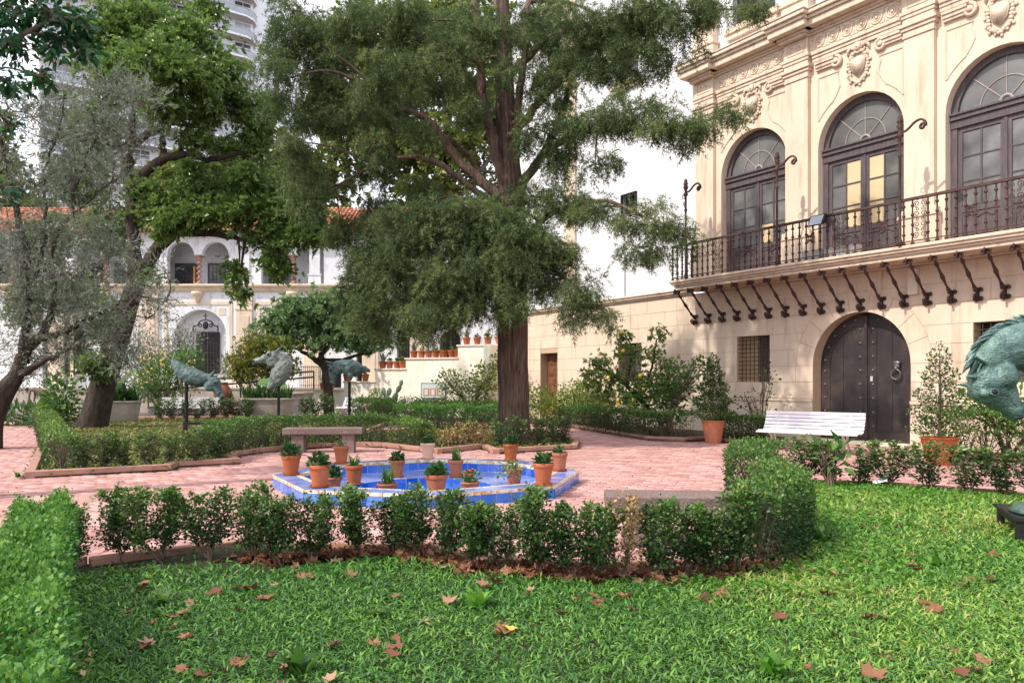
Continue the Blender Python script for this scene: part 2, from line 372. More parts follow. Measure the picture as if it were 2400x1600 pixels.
class MB:
    """collects shapes, then links them as one mesh object"""
    def __init__(s):
        s.v, s.f = [], []
    def add(s, verts, faces, mtx=None):
        b = len(s.v)
        s.v += [tuple(mtx @ Vector(p)) for p in verts] if mtx is not None else [tuple(p) for p in verts]
        s.f += [tuple(i + b for i in f) for f in faces]
        return s
    def box(s, x0, x1, y0, y1, z0, z1, mtx=None):
        v = [(x0, y0, z0), (x1, y0, z0), (x1, y1, z0), (x0, y1, z0), (x0, y0, z1), (x1, y0, z1), (x1, y1, z1), (x0, y1, z1)]
        return s.add(v, [(0, 3, 2, 1), (4, 5, 6, 7), (0, 1, 5, 4), (1, 2, 6, 5), (2, 3, 7, 6), (3, 0, 4, 7)], mtx)
    def prism(s, poly, z0, z1, mtx=None):
        n = len(poly)
        v = [(p[0], p[1], z0) for p in poly] + [(p[0], p[1], z1) for p in poly]
        f = [tuple(range(n - 1, -1, -1)), tuple(range(n, 2 * n))] + [(i, (i + 1) % n, n + (i + 1) % n, n + i) for i in range(n)]
        return s.add(v, f, mtx)
    def slab(s, poly, y0, y1, mtx=None):
        """polygon in the x-z plane (counter-clockwise seen from -y), thick from y0 to y1"""
        n = len(poly)
        v = [(p[0], y0, p[1]) for p in poly] + [(p[0], y1, p[1]) for p in poly]
        f = [tuple(range(n)), tuple(range(2 * n - 1, n - 1, -1))] + [(n + i, n + (i + 1) % n, (i + 1) % n, i) for i in range(n)]
        return s.add(v, f, mtx)
    def tube(s, pts, rad, seg=8, mtx=None, caps=True):
        pts = [Vector(p) for p in pts]
        n = len(pts)
        if not hasattr(rad, '__len__'): rad = [rad] * n
        v, f = [], []
        ref = None
        for i, p in enumerate(pts):
            t = (pts[min(i + 1, n - 1)] - pts[max(i - 1, 0)])
            if t.length < 1e-9: t = Vector((0, 0, 1))
            t.normalize()
            if ref is None:
                a = Vector((0, 0, 1)) if abs(t.z) < 0.9 else Vector((1, 0, 0))
                ref = t.cross(a).normalized()
            ref = (ref - t * ref.dot(t))
            if ref.length < 1e-6: ref = t.orthogonal()
            ref.normalize()
            b = t.cross(ref)
            for k in range(seg):
                a = 2 * math.pi * k / seg
                v.append(p + (ref * math.cos(a) + b * math.sin(a)) * rad[i])
        for i in range(n - 1):
            for k in range(seg):
                k2 = (k + 1) % seg
                f.append((i * seg + k, i * seg + k2, (i + 1) * seg + k2, (i + 1) * seg + k))
        if caps:
            f.append(tuple(range(seg - 1, -1, -1)))
            f.append(tuple(range((n - 1) * seg, n * seg)))
        return s.add(v, f, mtx)
    def lathe(s, prof, seg=16, c=(0, 0, 0), mtx=None, closed=False):
        v, f = [], []
        for r, z in prof:
            for k in range(seg):
                a = 2 * math.pi * k / seg
                v.append((c[0] + r * math.cos(a), c[1] + r * math.sin(a), c[2] + z))
        n = len(prof)
        for i in range(n - 1 if not closed else n):
            j = (i + 1) % n
            for k in range(seg):
                k2 = (k + 1) % seg
                f.append((i * seg + k, i * seg + k2, j * seg + k2, j * seg + k))
        if not closed:
            f.append(tuple(range(seg - 1, -1, -1)))
            f.append(tuple(range((n - 1) * seg, n * seg)))
        return s.add(v, f, mtx)
    def ball(s, c, r, seg=10, rings=6, mtx=None):
        if not hasattr(r, '__len__'): r = (r, r, r)
        v, f = [], []
        for i in range(rings + 1):
            t = math.pi * i / rings
            for k in range(seg):
                a = 2 * math.pi * k / seg
                v.append((c[0] + r[0] * math.sin(t) * math.cos(a), c[1] + r[1] * math.sin(t) * math.sin(a), c[2] - r[2] * math.cos(t)))
        for i in range(rings):
            for k in range(seg):
                k2 = (k + 1) % seg
                f.append((i * seg + k, i * seg + k2, (i + 1) * seg + k2, (i + 1) * seg + k))
        return s.add(v, f, mtx)
    def torus(s, R0, r0, seg=16, sub=6, mtx=None):
        v, f = [], []
        for i in range(seg):
            a = 2 * math.pi * i / seg
            for k in range(sub):
                b = 2 * math.pi * k / sub
                v.append(((R0 + r0 * math.cos(b)) * math.cos(a), (R0 + r0 * math.cos(b)) * math.sin(a), r0 * math.sin(b)))
        for i in range(seg):
            for k in range(sub):
                i2, k2 = (i + 1) % seg, (k + 1) % sub
                f.append((i * sub + k, i2 * sub + k, i2 * sub + k2, i * sub + k2))
        return s.add(v, f, mtx)
    def mesh(s, name, material=None, smooth=False):
        me = bpy.data.meshes.new(name)
        me.from_pydata(s.v, [], s.f)
        if material is not None:
            me.materials.append(M[material] if isinstance(material, str) else material)
        if smooth:
            me.polygons.foreach_set('use_smooth', [True] * len(me.polygons))
        me.update()
        return me
    def build(s, name, material, parent=None, smooth=False, loc=(0, 0, 0), rz=0.0, kind=None, label=None):
        o = bpy.data.objects.new(name, s.mesh(name, material, smooth))
        o.location = loc
        o.rotation_euler = (0, 0, rz)
        link(o, parent)
        if kind: o['kind'] = kind
        if label: o['label'] = label
        return o
def smooth_by_angle(o, deg=40):
    try:
        o.data.set_sharp_from_angle(angle=R(deg))
    except Exception:
        pass
    return o
def bevel(o, w, seg=2):
    m = o.modifiers.new('bevel', 'BEVEL')
    m.width = w; m.segments = seg; m.limit_method = 'ANGLE'
    return o
XZ = Matrix.Rotation(R(90), 4, 'X')        # lathe axis z -> -y ; used to lay discs on a wall
def spiral(cx, cz, r0, r1, a0, turns, n=18, y=0.0):
    pts = []
    for i in range(n + 1):
        t = i / n
        a = a0 + turns * 2 * math.pi * t
        r = r0 + (r1 - r0) * t
        pts.append((cx + r * math.cos(a), y, cz + r * math.sin(a)))
    return pts
def smooth_path(pts, k=6):
    """Catmull-Rom through the points"""
    P = [Vector(p) for p in pts]
    P = [P[0] * 2 - P[1]] + P + [P[-1] * 2 - P[-2]]
    out = []
    for i in range(1, len(P) - 2):
        for j in range(k):
            t = j / k
            a, b, c, d = P[i - 1], P[i], P[i + 1], P[i + 2]
            out.append(0.5 * ((2 * b) + (c - a) * t + (2 * a - 5 * b + 4 * c - d) * t * t + (3 * b - a - 3 * c + d) * t ** 3))
    out.append(P[-2])
    return out

# ------------------------------------------------------------------ leaf scattering (numpy)
def unit(a):
    return a / np.maximum(np.linalg.norm(a, axis=-1, keepdims=True), 1e-9)
def np_mesh(name, V, F, material, rnd=None, smooth=False):
    """V (n,3), F (m,k) equal-sized faces"""
    me = bpy.data.meshes.new(name)
    k = F.shape[1]
    me.vertices.add(len(V)); me.vertices.foreach_set('co', np.ascontiguousarray(V, dtype=np.float32).ravel())
    me.loops.add(F.size); me.loops.foreach_set('vertex_index', np.ascontiguousarray(F, dtype=np.int32).ravel())
    me.polygons.add(len(F))
    me.polygons.foreach_set('loop_start', np.arange(0, F.size, k, dtype=np.int32))
    try:
        me.polygons.foreach_set('loop_total', np.full(len(F), k, dtype=np.int32))
    except Exception:
        pass
    if smooth:
        me.polygons.foreach_set('use_smooth', np.ones(len(F), dtype=bool))
    me.materials.append(M[material])
    if rnd is not None:
        a = me.attributes.new('rnd', 'FLOAT', 'POINT')
        a.data.foreach_set('value', np.ascontiguousarray(rnd, dtype=np.float32))
    me.update(calc_edges=True)
    me.validate()
    return me
# templates: (verts with x across, y along, z up), quads/tris as one face size
T_LEAF = (np.array([(0, 0, 0), (0.24, 0.42, 0.05), (0, 1, -0.06), (-0.24, 0.42, 0.05)]), np.array([(0, 1, 2), (0, 2, 3)]))
T_OVAL = (np.array([(0, 0, 0), (0.36, 0.5, 0.06), (0, 1, 0), (-0.36, 0.5, 0.06)]), np.array([(0, 1, 2), (0, 2, 3)]))
T_SLIM = (np.array([(0, 0, 0), (0.12, 0.45, 0.0), (0, 1, -0.05), (-0.12, 0.45, 0.0)]), np.array([(0, 1, 2), (0, 2, 3)]))
T_TRI = (np.array([(-0.09, 0, 0), (0.09, 0.05, 0.0), (0, 1, -0.05)]), np.array([(0, 1, 2)]))
T_BLADE = (np.array([(-0.085, 0, 0), (0.085, 0, 0), (0.10, 0.5, 0.12), (-0.10, 0.5, 0.12), (0, 1, -0.06)]), np.array([(0, 1, 2), (0, 2, 3), (3, 2, 4)]))
def combine(parts):
    V, F, b = [], [], 0
    for v, f in parts:
        V.append(v); F.append(f + b); b += len(v)
    return np.vstack(V), np.vstack(F)
def frame_np(D, N):
    """columns x,y,z from along D with normal near N"""
    Y = unit(D)
    X = unit(np.cross(Y, N))
    Z = np.cross(X, Y)
    return X, Y, Z
def place(T, P, D, N, S):
    X, Y, Z = frame_np(D, N)
    v, f = T
    S = np.asarray(S)
    if S.ndim == 1: S = S[:, None]
    V = P[:, None, :] + (v[None, :, 0:1] * X[:, None, :] + v[None, :, 1:2] * Y[:, None, :] + v[None, :, 2:3] * Z[:, None, :]) * S[:, :, None]
    F = f[None, :, :] + (np.arange(len(P)) * len(v))[:, None, None]
    return V.reshape(-1, 3), F.reshape(-1, f.shape[1])
def scatter(name, T, P, D, N, S, material, parent=None, rnd=None, rng=RNG, kind=None):
    if rnd is None: rnd = rng.random(len(P))
    V, F = place(T, P, D, N, S)
    me = np_mesh(name, V, F, material, np.repeat(rnd, len(T[0])))
    o = bpy.data.objects.new(name, me)
    link(o, parent)
    if kind: o['kind'] = kind
    return o
def sphere_dirs(n, rng=RNG):
    return unit(rng.normal(size=(n, 3)))
def sprig(n, length, leaf, T=T_SLIM, droop=0.0, seed=1, spread=0.9, fold=0.6):
    """template of n leaves along a twig of unit length pointing +y"""
    g = np.random.default_rng(seed)
    t = np.linspace(0.05, 1.0, n)
    P = np.stack([g.normal(0, 0.03, n), t * length, -droop * t * t + g.normal(0, 0.03, n)], 1)
    ang = g.random(n) * 2 * math.pi
    D = np.stack([np.cos(ang) * spread, np.full(n, fold), np.sin(ang) * spread], 1)
    D[-1] = (0, 1, 0)
    N = np.stack([g.normal(0, 0.5, n), g.normal(0, 0.5, n), np.ones(n)], 1)
    V, F = place(T, P, D, N, leaf * (0.7 + 0.6 * g.random(n)))
    return V, F
def cyl_arrays(A, B, ra, rb, seg=4):
    """many thin twigs from A to B as one quad array"""
    D = unit(B - A)
    h = np.where(np.abs(D[:, 2:3]) < 0.9, np.array([[0, 0, 1.0]]), np.array([[1.0, 0, 0]]))
    X = unit(np.cross(D, h)); Y = np.cross(D, X)
    a = np.arange(seg) * 2 * math.pi / seg
    ring = X[:, None, :] * np.cos(a)[None, :, None] + Y[:, None, :] * np.sin(a)[None, :, None]
    ra = np.asarray(ra) * np.ones(len(A)); rb = np.asarray(rb) * np.ones(len(A))
    V = np.concatenate([A[:, None] + ring * ra[:, None, None], B[:, None] + ring * rb[:, None, None]], 1).reshape(-1, 3)
    k = np.arange(seg); k2 = (k + 1) % seg
    q = np.stack([k, k2, k2 + seg, k + seg], 1)
    F = (q[None] + (np.arange(len(A)) * 2 * seg)[:, None, None]).reshape(-1, 4)
    return V, F
def inpoly(x, y, poly):
    p = np.asarray(poly)
    x = np.asarray(x); y = np.asarray(y)
    inside = np.zeros(x.shape, bool)
    j = len(p) - 1
    for i in range(len(p)):
        xi, yi, xj, yj = p[i, 0], p[i, 1], p[j, 0], p[j, 1]
        c = ((yi > y) != (yj > y)) & (x < (xj - xi) * (y - yi) / (yj - yi + 1e-12) + xi)
        inside ^= c
        j = i
    return inside
# ================================================================== THE SETTING: ground, beds, paving, kerbs
LAWN = [(-3.92, 6.32), (-3.41, 6.18), (-2.74, 6.72), (-2.40, 6.98), (-1.64, 6.80), (-0.67, 6.84), (-0.30, 6.25), (0.72, 6.12), (1.75, 6.15),
        (2.25, 6.75), (2.50, 7.7), (2.78, 9.2), (3.0, 10.6), (3.4, 11.15), (5.0, 10.98), (6.5, 9.88), (9.0, 8.0), (13, 5), (13, 0.6), (-1.1, 0.6), (-2.72, 3.9)]
LEFT_BED = [(-7.49, 11.8), (-5.71, 12.86), (-5.80, 13.35), (-4.92, 13.92), (-5.31, 14.6), (-5.42, 15.4), (-5.25, 16.0), (-4.75, 16.7), (-4.2, 17.3), (-3.6, 17.6),
            (-2.95, 17.35), (-2.35, 16.7), (-1.77, 16.02), (-1.53, 15.8), (-0.66, 17.0), (-0.39, 15.8), (1.44, 16.9), (1.65, 18.6), (1.0, 22.5), (-2.2, 26.0), (-2.9, 22.6),
            (-4.1, 22.0), (-4.4, 29.5), (-18.0, 30.2)]
WALL_BED = [(1.75, 25.2), (3.44, 19.4), (4.3, 19.0), (4.9, 19.3), (5.6, 17.6), (6.5, 18.3), (7.2, 20.3), (1.0, 29.8), (0.0, 28.0)]
SIDE_BED = [(9.3, 16.6), (8.3, 15.5), (11.5, 10.7), (13.5, 10.0)]
FC = Vector((-1.2, 11.2, 0.0)); FR = 2.22; FPH = 7.0
FOUNT = [(FC.x + FR * math.cos(R(FPH + 45 * k)), FC.y + FR * math.sin(R(FPH + 45 * k))) for k in range(8)]

def sheet_round(x0, x1, y0, y1, z, hole):
    """flat sheet with the fountain's octagon left open"""
    m = MB()
    corners = [(x1, FC.y), (x1, y1), (FC.x, y1), (x0, y1), (x0, FC.y), (x0, y0), (FC.x, y0), (x1, y0)]
    v = [(p[0], p[1], z) for p in hole] + [(p[0], p[1], z) for p in corners]
    m.add(v, [(k, 8 + k, 8 + (k + 1) % 8, (k + 1) % 8) for k in range(8)])
    return m
HOLE = [(FC.x + (FR - 0.15) * math.cos(R(FPH + 45 * k)), FC.y + (FR - 0.15) * math.sin(R(FPH + 45 * k))) for k in range(8)]
b = sheet_round(-260, 260, -40, 420, -0.05, HOLE)
tag(b.build('ground', 'soil'), kind='structure')
pv = sheet_round(-30, 14, 1, 38, -0.022, HOLE)
paving = tag(pv.build('paving', 'mortar'), kind='structure')
def bed(poly, name, z=0.035, material='soil', dome=0.0):
    m = MB(); m.prism([(p[0], p[1]) for p in poly], -0.04, z)
    return tag(m.build(name, material), kind='structure')
bed(LAWN, 'lawn', 0.03, 'turf_soil')
bed(LEFT_BED, 'garden_bed', 0.03, 'turf_soil')
bed(WALL_BED, 'garden_bed', 0.05)
bed(SIDE_BED, 'garden_bed', 0.05)

# clay bricks laid in running bond; the 300 that show largest are objects, the rest one mass
ang = R(-17)
ca, sa = math.cos(ang), math.sin(ang)
bl, bw, gap = 0.235, 0.115, 0.011
us, vs = [], []
for j in range(-60, 380):
    off = (j % 2) * 0.5 * (bl + gap) + random.uniform(-0.006, 0.006)
    for i in range(-120, 80):
        us.append(i * (bl + gap) + off); vs.append(j * (bw + gap))
us, vs = np.array(us), np.array(vs)
bx, by = us * ca - vs * sa, us * sa + vs * ca
vis = (by > 3.0) & (by < 29) & (np.abs(bx) < by * 0.68 + 1.4) & (bx < 12.5)
for poly in (LAWN, LEFT_BED, WALL_BED, SIDE_BED, FOUNT):
    vis &= ~inpoly(bx, by, poly)
bx, by = bx[vis], by[vis]
rg = np.random.default_rng(3)
bz = rg.normal(0, 0.0022, len(bx))
def brick_geo():
    x, y, c, d = bl / 2, bw / 2, 0.005, 0.004
    v = np.array([(-x, -y, -0.03), (x, -y, -0.03), (x, y, -0.03), (-x, y, -0.03),
                  (-x, -y, -d), (x, -y, -d), (x, y, -d), (-x, y, -d),
                  (-x + c, -y + c, 0), (x - c, -y + c, 0), (x - c, y - c, 0), (-x + c, y - c, 0)])
    f = [(8, 9, 10, 11)]
    for a in range(4):
        bb = (a + 1) % 4
        f += [(a, bb, 4 + bb, 4 + a), (4 + a, 4 + bb, 8 + bb, 8 + a)]
    return v, np.array(f)
bv, bf = brick_geo()
near = np.argsort(by + 0.25 * np.abs(bx))
near = [i for i in near if abs(bx[i]) < by[i] * 0.665][:300]
nm = np.zeros(len(bx), bool); nm[near] = True
brick_me = np_mesh('brick', bv, bf, 'brick', np.zeros(len(bv)))
for i in near:
    inst(brick_me, 'brick', paving, (bx[i], by[i], bz[i]), (rg.normal(0, 0.008), rg.normal(0, 0.008), ang + rg.normal(0, 0.012)))
rest = np.where(~nm)[0]
P = np.stack([bx[rest], by[rest], bz[rest]], 1)
dr = ang + rg.normal(0, 0.012, len(rest))
D = np.stack([-np.sin(dr), np.cos(dr), rg.normal(0, 0.01, len(rest))], 1)
N = np.stack([rg.normal(0, 0.01, len(rest)), np.zeros(len(rest)), np.ones(len(rest))], 1)
scatter('brick_field', (bv, bf), P, D, N, np.ones(len(rest)), 'brick', paving, rg.random(len(rest)), kind='stuff')

def kerb(path, w=0.14, h=0.11, side=1):
    """a low edging: each straight run is one cast stone, child of the kerb"""
    o = tag(bpy.data.objects.new('kerb', None), kind='structure'); COL.objects.link(o)
    for i in range(len(path) - 1):
        a, c = Vector(path[i] + (0,)), Vector(path[i + 1] + (0,))
        d = c - a; L = d.length; d.normalize()
        nn = Vector((-d.y, d.x, 0)) * side
        e0, e1 = -0.0, 0.0
        m = MB()
        pts = [a + nn * 0.0, c + nn * 0.0, c + nn * w, a + nn * w]
        if side < 0: pts = pts[::-1]
        hz = h + random.uniform(-0.006, 0.006)
        m.prism([(p.x, p.y) for p in pts], -0.04, hz)
        q = m.build('kerb_stone', 'kerb', o)
        bevel(q, 0.012, 2)
    return o
kerb(LEFT_BED[:19])
kerb([LEFT_BED[-1], LEFT_BED[0]])
kerb([LEFT_BED[20], LEFT_BED[21], LEFT_BED[22], LEFT_BED[23]])
kerb(LAWN[:16], 0.11, 0.09, -1)
kerb([(-1.9, 2.3), LAWN[0]], 0.10, 0.08, -1)
kerb(WALL_BED[:6])
kerb(SIDE_BED[:3][::-1], side=-1)
kerb([(-4.6, 30.4), (-18.5, 31.2)], 0.12, 0.1)
kerb([(0.0, 28.0), (-3.4, 29.5), (-6.5, 33.5)], 0.12, 0.1)

# ================================================================== the tiled fountain
ft = thing('tiled_fountain', 'low octagonal fountain lined with blue glazed tiles, ringed by terracotta pots', 'fountain', FC)
RIM, RW = 0.17, 0.36
def octa(r):
    return [(r * math.cos(R(FPH + 45 * k)), r * math.sin(R(FPH + 45 * k))) for k in range(8)]
def ring_wall(m, ro, ri, z0, z1):
    a, c = octa(ro), octa(ri)
    v = [(p[0], p[1], z0) for p in a] + [(p[0], p[1], z1) for p in a] + [(p[0], p[1], z1) for p in c] + [(p[0], p[1], z0) for p in c]
    f = []
    for k in range(8):
        q = (k + 1) % 8
        f += [(k, q, 8 + q, 8 + k), (8 + k, 8 + q, 16 + q, 16 + k), (16 + k, 16 + q, 24 + q, 24 + k)]
    m.add(v, f)
m = MB(); ring_wall(m, FR - 0.012, FR - RW + 0.012, -0.04, RIM - 0.012)
m.build('rim_core', 'grout', ft)
# inner lobed basin outline
BC = (-0.06, -0.22)
def lobe(r, n=64):
    out = []
    for i in range(n):
        a = 2 * math.pi * i / n
        rr = r * (1.0 + 0.10 * abs(math.cos(2 * a)) ** 0.7 - 0.04)
        out.append((BC[0] + rr * math.cos(a), BC[1] + rr * math.sin(a) * 0.92))
    return out
# ledge floor between rim and basin (ring of quads joined radially)
lo = lobe(0.92)
oc = octa(FR - RW + 0.01)
def ray_oct(a):
    best = 9
    d = (math.cos(a), math.sin(a))
    for k in range(8):
        p, q = oc[k], oc[(k + 1) % 8]
        ex, ey = q[0] - p[0], q[1] - p[1]
        den = d[0] * ey - d[1] * ex
        if abs(den) < 1e-9: continue
        px_, py_ = p[0] - BC[0], p[1] - BC[1]
        t = (px_ * ey - py_ * ex) / den
        u = (px_ * d[1] - py_ * d[0]) / den
        if t > 0 and -1e-6 <= u <= 1 + 1e-6: best = min(best, t)
    return (BC[0] + d[0] * best, BC[1] + d[1] * best)
m = MB()
n = 64
outer = [ray_oct(2 * math.pi * i / n) for i in range(n)]
v = [(p[0], p[1], 0.0) for p in lo] + [(p[0], p[1], 0.0) for p in outer]
m.add(v, [(i, n + i, n + (i + 1) % n, (i + 1) % n) for i in range(n)])
m.build('ledge_grout', 'grout', ft)
m = MB()
v = [(p[0], p[1], 0.0) for p in lo] + [(p[0], p[1], -0.30) for p in lo]
m.add(v, [(i, (i + 1) % n, n + (i + 1) % n, n + i) for i in range(n)] + [tuple(range(n, 2 * n))])
m.build('basin_core', 'grout', ft)
# ledge tiles: radial wedges in two rings
for i in range(0, n, 4):
    for a0, a1 in ((0.02, 0.48), (0.52, 0.98)):
        quad = []
        for (ii, tt) in ((i + 0.12, a0), (i + 0.12, a1), (i + 3.88, a1), (i + 3.88, a0)):
            k0 = int(ii) % n; fr = ii - int(ii); k1 = (k0 + 1) % n
            l0 = [lo[k0][q] * (1 - fr) + lo[k1][q] * fr for q in (0, 1)]
            o0 = [outer[k0][q] * (1 - fr) + outer[k1][q] * fr for q in (0, 1)]
            quad.append((l0[0] * (1 - tt) + o0[0] * tt, l0[1] * (1 - tt) + o0[1] * tt))
        m = MB(); m.prism(quad, 0.0015, 0.007)
        m.build('ledge_tile', 'tile_rim', ft)
# basin wall tiles
for i in range(0, n, 2):
    a, c = lo[i], lo[(i + 2) % n]
    cx_, cy_ = BC
    def sh(p, k): return (cx_ + (p[0] - cx_) * k, cy_ + (p[1] - cy_) * k)
    for z0, z1, mt in ((-0.055, 0.004, 'tile_deep'), (-0.175, -0.062, 'tile_blue'), (-0.29, -0.182, 'tile_blue')):
        m = MB()
        e = 0.04
        p0 = (a[0] + (c[0] - a[0]) * e, a[1] + (c[1] - a[1]) * e); p1 = (c[0] - (c[0] - a[0]) * e, c[1] - (c[1] - a[1]) * e)
        m.prism([p0, p1, sh(p1, 0.985), sh(p0, 0.985)], z0, z1)
        m.build('basin_tile', mt, ft)
m = MB(); m.prism(lobe(0.89), -0.299, -0.292); m.build('basin_floor', 'tile_blue', ft)
# rim: straight rows of tiles on each of the eight sides
side = 2 * FR * math.sin(R(22.5))
iside = 2 * (FR - RW) * math.sin(R(22.5))
apo, iapo = FR * math.cos(R(22.5)), (FR - RW) * math.cos(R(22.5))
NT = 8
for k in range(8):
    am = R(FPH + 45 * k + 22.5)
    mx_ = Matrix.Rotation(am, 4, 'Z')
    for i in range(NT):
        t0, t1 = i / NT, (i + 1) / NT
        e = 0.006
        def lerp(t, L): return (t - 0.5) * L
        # outer face: low blue tile, gold strip above it
        m = MB(); m.box(apo - 0.012, apo, lerp(t0, side) + e, lerp(t1, side) - e, -0.02, 0.118, mx_); m.build('wall_tile', 'tile_blue', ft)
        m = MB(); m.box(apo - 0.012, apo + 0.002, lerp(t0, side) + e, lerp(t1, side) - e, 0.124, RIM - 0.003, mx_); m.build('border_tile', 'tile_gold', ft)
        # top: wide pale blue tile and narrow gold strip on the inner edge
        f0, f1 = 0.78, 0.80
        def top(s0, s1, name, mt):
            def pt(t, s):
                L = side + (iside - side) * s
                return (apo + (iapo - apo) * s, lerp(t, L))
            q = [pt(t0, s0), pt(t1, s0), pt(t1, s1), pt(t0, s1)]
            g = 0.005
            cxm = sum(p[0] for p in q) / 4; cym = sum(p[1] for p in q) / 4
            q = [(p[0] + (g if p[0] < cxm else -g), p[1] + (g if p[1] < cym else -g)) for p in q]
            mm = MB(); mm.prism(q[::-1] if False else q, RIM - 0.010, RIM, mx_); mm.build(name, mt, ft)
        top(0.01, f0, 'rim_tile', 'tile_rim')
        # inner face
        m = MB(); m.box(iapo - 0.002, iapo + 0.012, lerp(t0, iside) + e, lerp(t1, iside) - e, RIM - 0.045, RIM - 0.001, mx_); m.build('border_tile', 'tile_gold', ft)
        top(f1, 0.985, 'border_tile', 'tile_gold')
        m = MB(); m.box(iapo, iapo + 0.012, lerp(t0, iside) + e, lerp(t1, iside) - e, 0.004, RIM - 0.05, mx_); m.build('inner_tile', 'tile_deep', ft)
# ================================================================== the cream palace on the right (local x along the wall, -y towards the garden)
PAL = thing('palace', 'cream stucco palace with arched windows, iron balcony and white side wall', 'building', (8.5, 18.2, 0), math.atan2(-0.836, 0.548))
def arc(cx, cz, r, a0, a1, n):
    return [(cx + r * math.cos(a0 + (a1 - a0) * i / n), cz + r * math.sin(a0 + (a1 - a0) * i / n)) for i in range(n + 1)]
def op_outline(o, n=20):
    """opening outline from bottom left, up, over and down to bottom right"""
    if o.get('twin'):
        a, c = o['twin']; cx = (a + c) / 2
        r1, r2 = (a - o['x0']) / 2, (o['x1'] - c) / 2
        return [(o['x0'], o['z0'])] + arc((o['x0'] + a) / 2, o['z1'], r1, math.pi, 0, 14) + [((o['x0'] + o['x1']) / 2, o['z1'])] + arc((c + o['x1']) / 2, o['z1'], r2, math.pi, 0, 14) + [(o['x1'], o['z0'])]
    if o.get('arch'):
        r = (o['x1'] - o['x0']) / 2; cx = (o['x0'] + o['x1']) / 2
        return [(o['x0'], o['z0'])] + arc(cx, o['z1'], r, math.pi, 0, n) + [(o['x1'], o['z0'])]
    return [(o['x0'], o['z0']), (o['x0'], o['z1']), (o['x1'], o['z1']), (o['x1'], o['z0'])]
def holed_wall(m, x0, x1, z0, z1, ops, y=0.0, depth=0.3):
    """flat wall front with openings cut in and their reveals; openings sorted in x, not overlapping"""
    ops = sorted(ops, key=lambda o: o['x0'])
    cuts = [x0] + [(a['x1'] + c['x0']) / 2 for a, c in zip(ops, ops[1:])] + [x1]
    for i, o in enumerate(ops):
        a, c = cuts[i], cuts[i + 1]
        out = op_outline(o)
        h = len(out) // 2
        cx = (o['x0'] + o['x1']) / 2
        ztop = max(p[1] for p in out)
        left = [p for p in out if p[0] <= cx + 1e-9]
        right = [p for p in out if p[0] >= cx - 1e-9]
        if not o.get('arch') and not o.get('twin'):
            left = [out[0], out[1], (cx, o['z1'])]; right = [(cx, o['z1']), out[2], out[3]]
        open_bottom = o['z0'] <= z0 + 1e-6
        pl = [(a, z0)] + ([(cx, z0), (cx, o['z0'])] if not open_bottom else []) + left + [(cx, z1), (a, z1)]
        pr = ([(cx, z0)] if not open_bottom else []) + [(o['x1'], o['z0'])][:0]
        pr = (([(cx, o['z0']), (cx, z0)]) if not open_bottom else [(o['x1'], z0)]) + [(c, z0), (c, z1), (cx, z1)] + right
        def clean(pl):
            q = []
            for p in pl:
                if not q or (abs(p[0] - q[-1][0]) + abs(p[1] - q[-1][1])) > 1e-6: q.append(p)
            if abs(q[0][0] - q[-1][0]) + abs(q[0][1] - q[-1][1]) < 1e-6: q.pop()
            return q
        for poly in (clean(pl), clean(pr)):
            m.add([(p[0], y, p[1]) for p in poly], [tuple(range(len(poly)))])
        n = len(out)
        v = [(p[0], y, p[1]) for p in out] + [(p[0], y + depth, p[1]) for p in out]
        f = [(i, i + 1, n + i + 1, n + i) for i in range(n - 1)]
        if not open_bottom: f.append((n - 1, 0, n, 2 * n - 1))
        m.add(v, f)
    if not ops:
        m.add([(x0, y, z0), (x1, y, z0), (x1, y, z1), (x0, y, z1)], [(0, 1, 2, 3)])

S0, S1 = -15.5, 7.2
DC, DR, DS = -0.295, 1.265, 1.90            # door centre, half width, springing height
ops_g = [dict(x0=-13.5, x1=-12.4, z0=0.0, z1=2.56), dict(x0=-8.98, x1=-7.87, z0=1.48, z1=2.74), dict(x0=-3.99, x1=-2.88, z0=1.48, z1=2.74),
         dict(x0=DC - DR, x1=DC + DR, z0=0.0, z1=DS, arch=True), dict(x0=2.32, x1=3.45, z0=1.48, z1=2.74)]
m = MB(); holed_wall(m, S0, S1, 0.0, 4.10, ops_g, 0.0, 0.36); m.build('ground_storey_wall', 'joint', PAL)
# return wall at the far end and the ceiling side of the block
m = MB(); m.box(S0, S0 + 0.02, 0.0, 9.0, 0.0, 16.5); m.build('end_wall', 'white_wall', PAL)
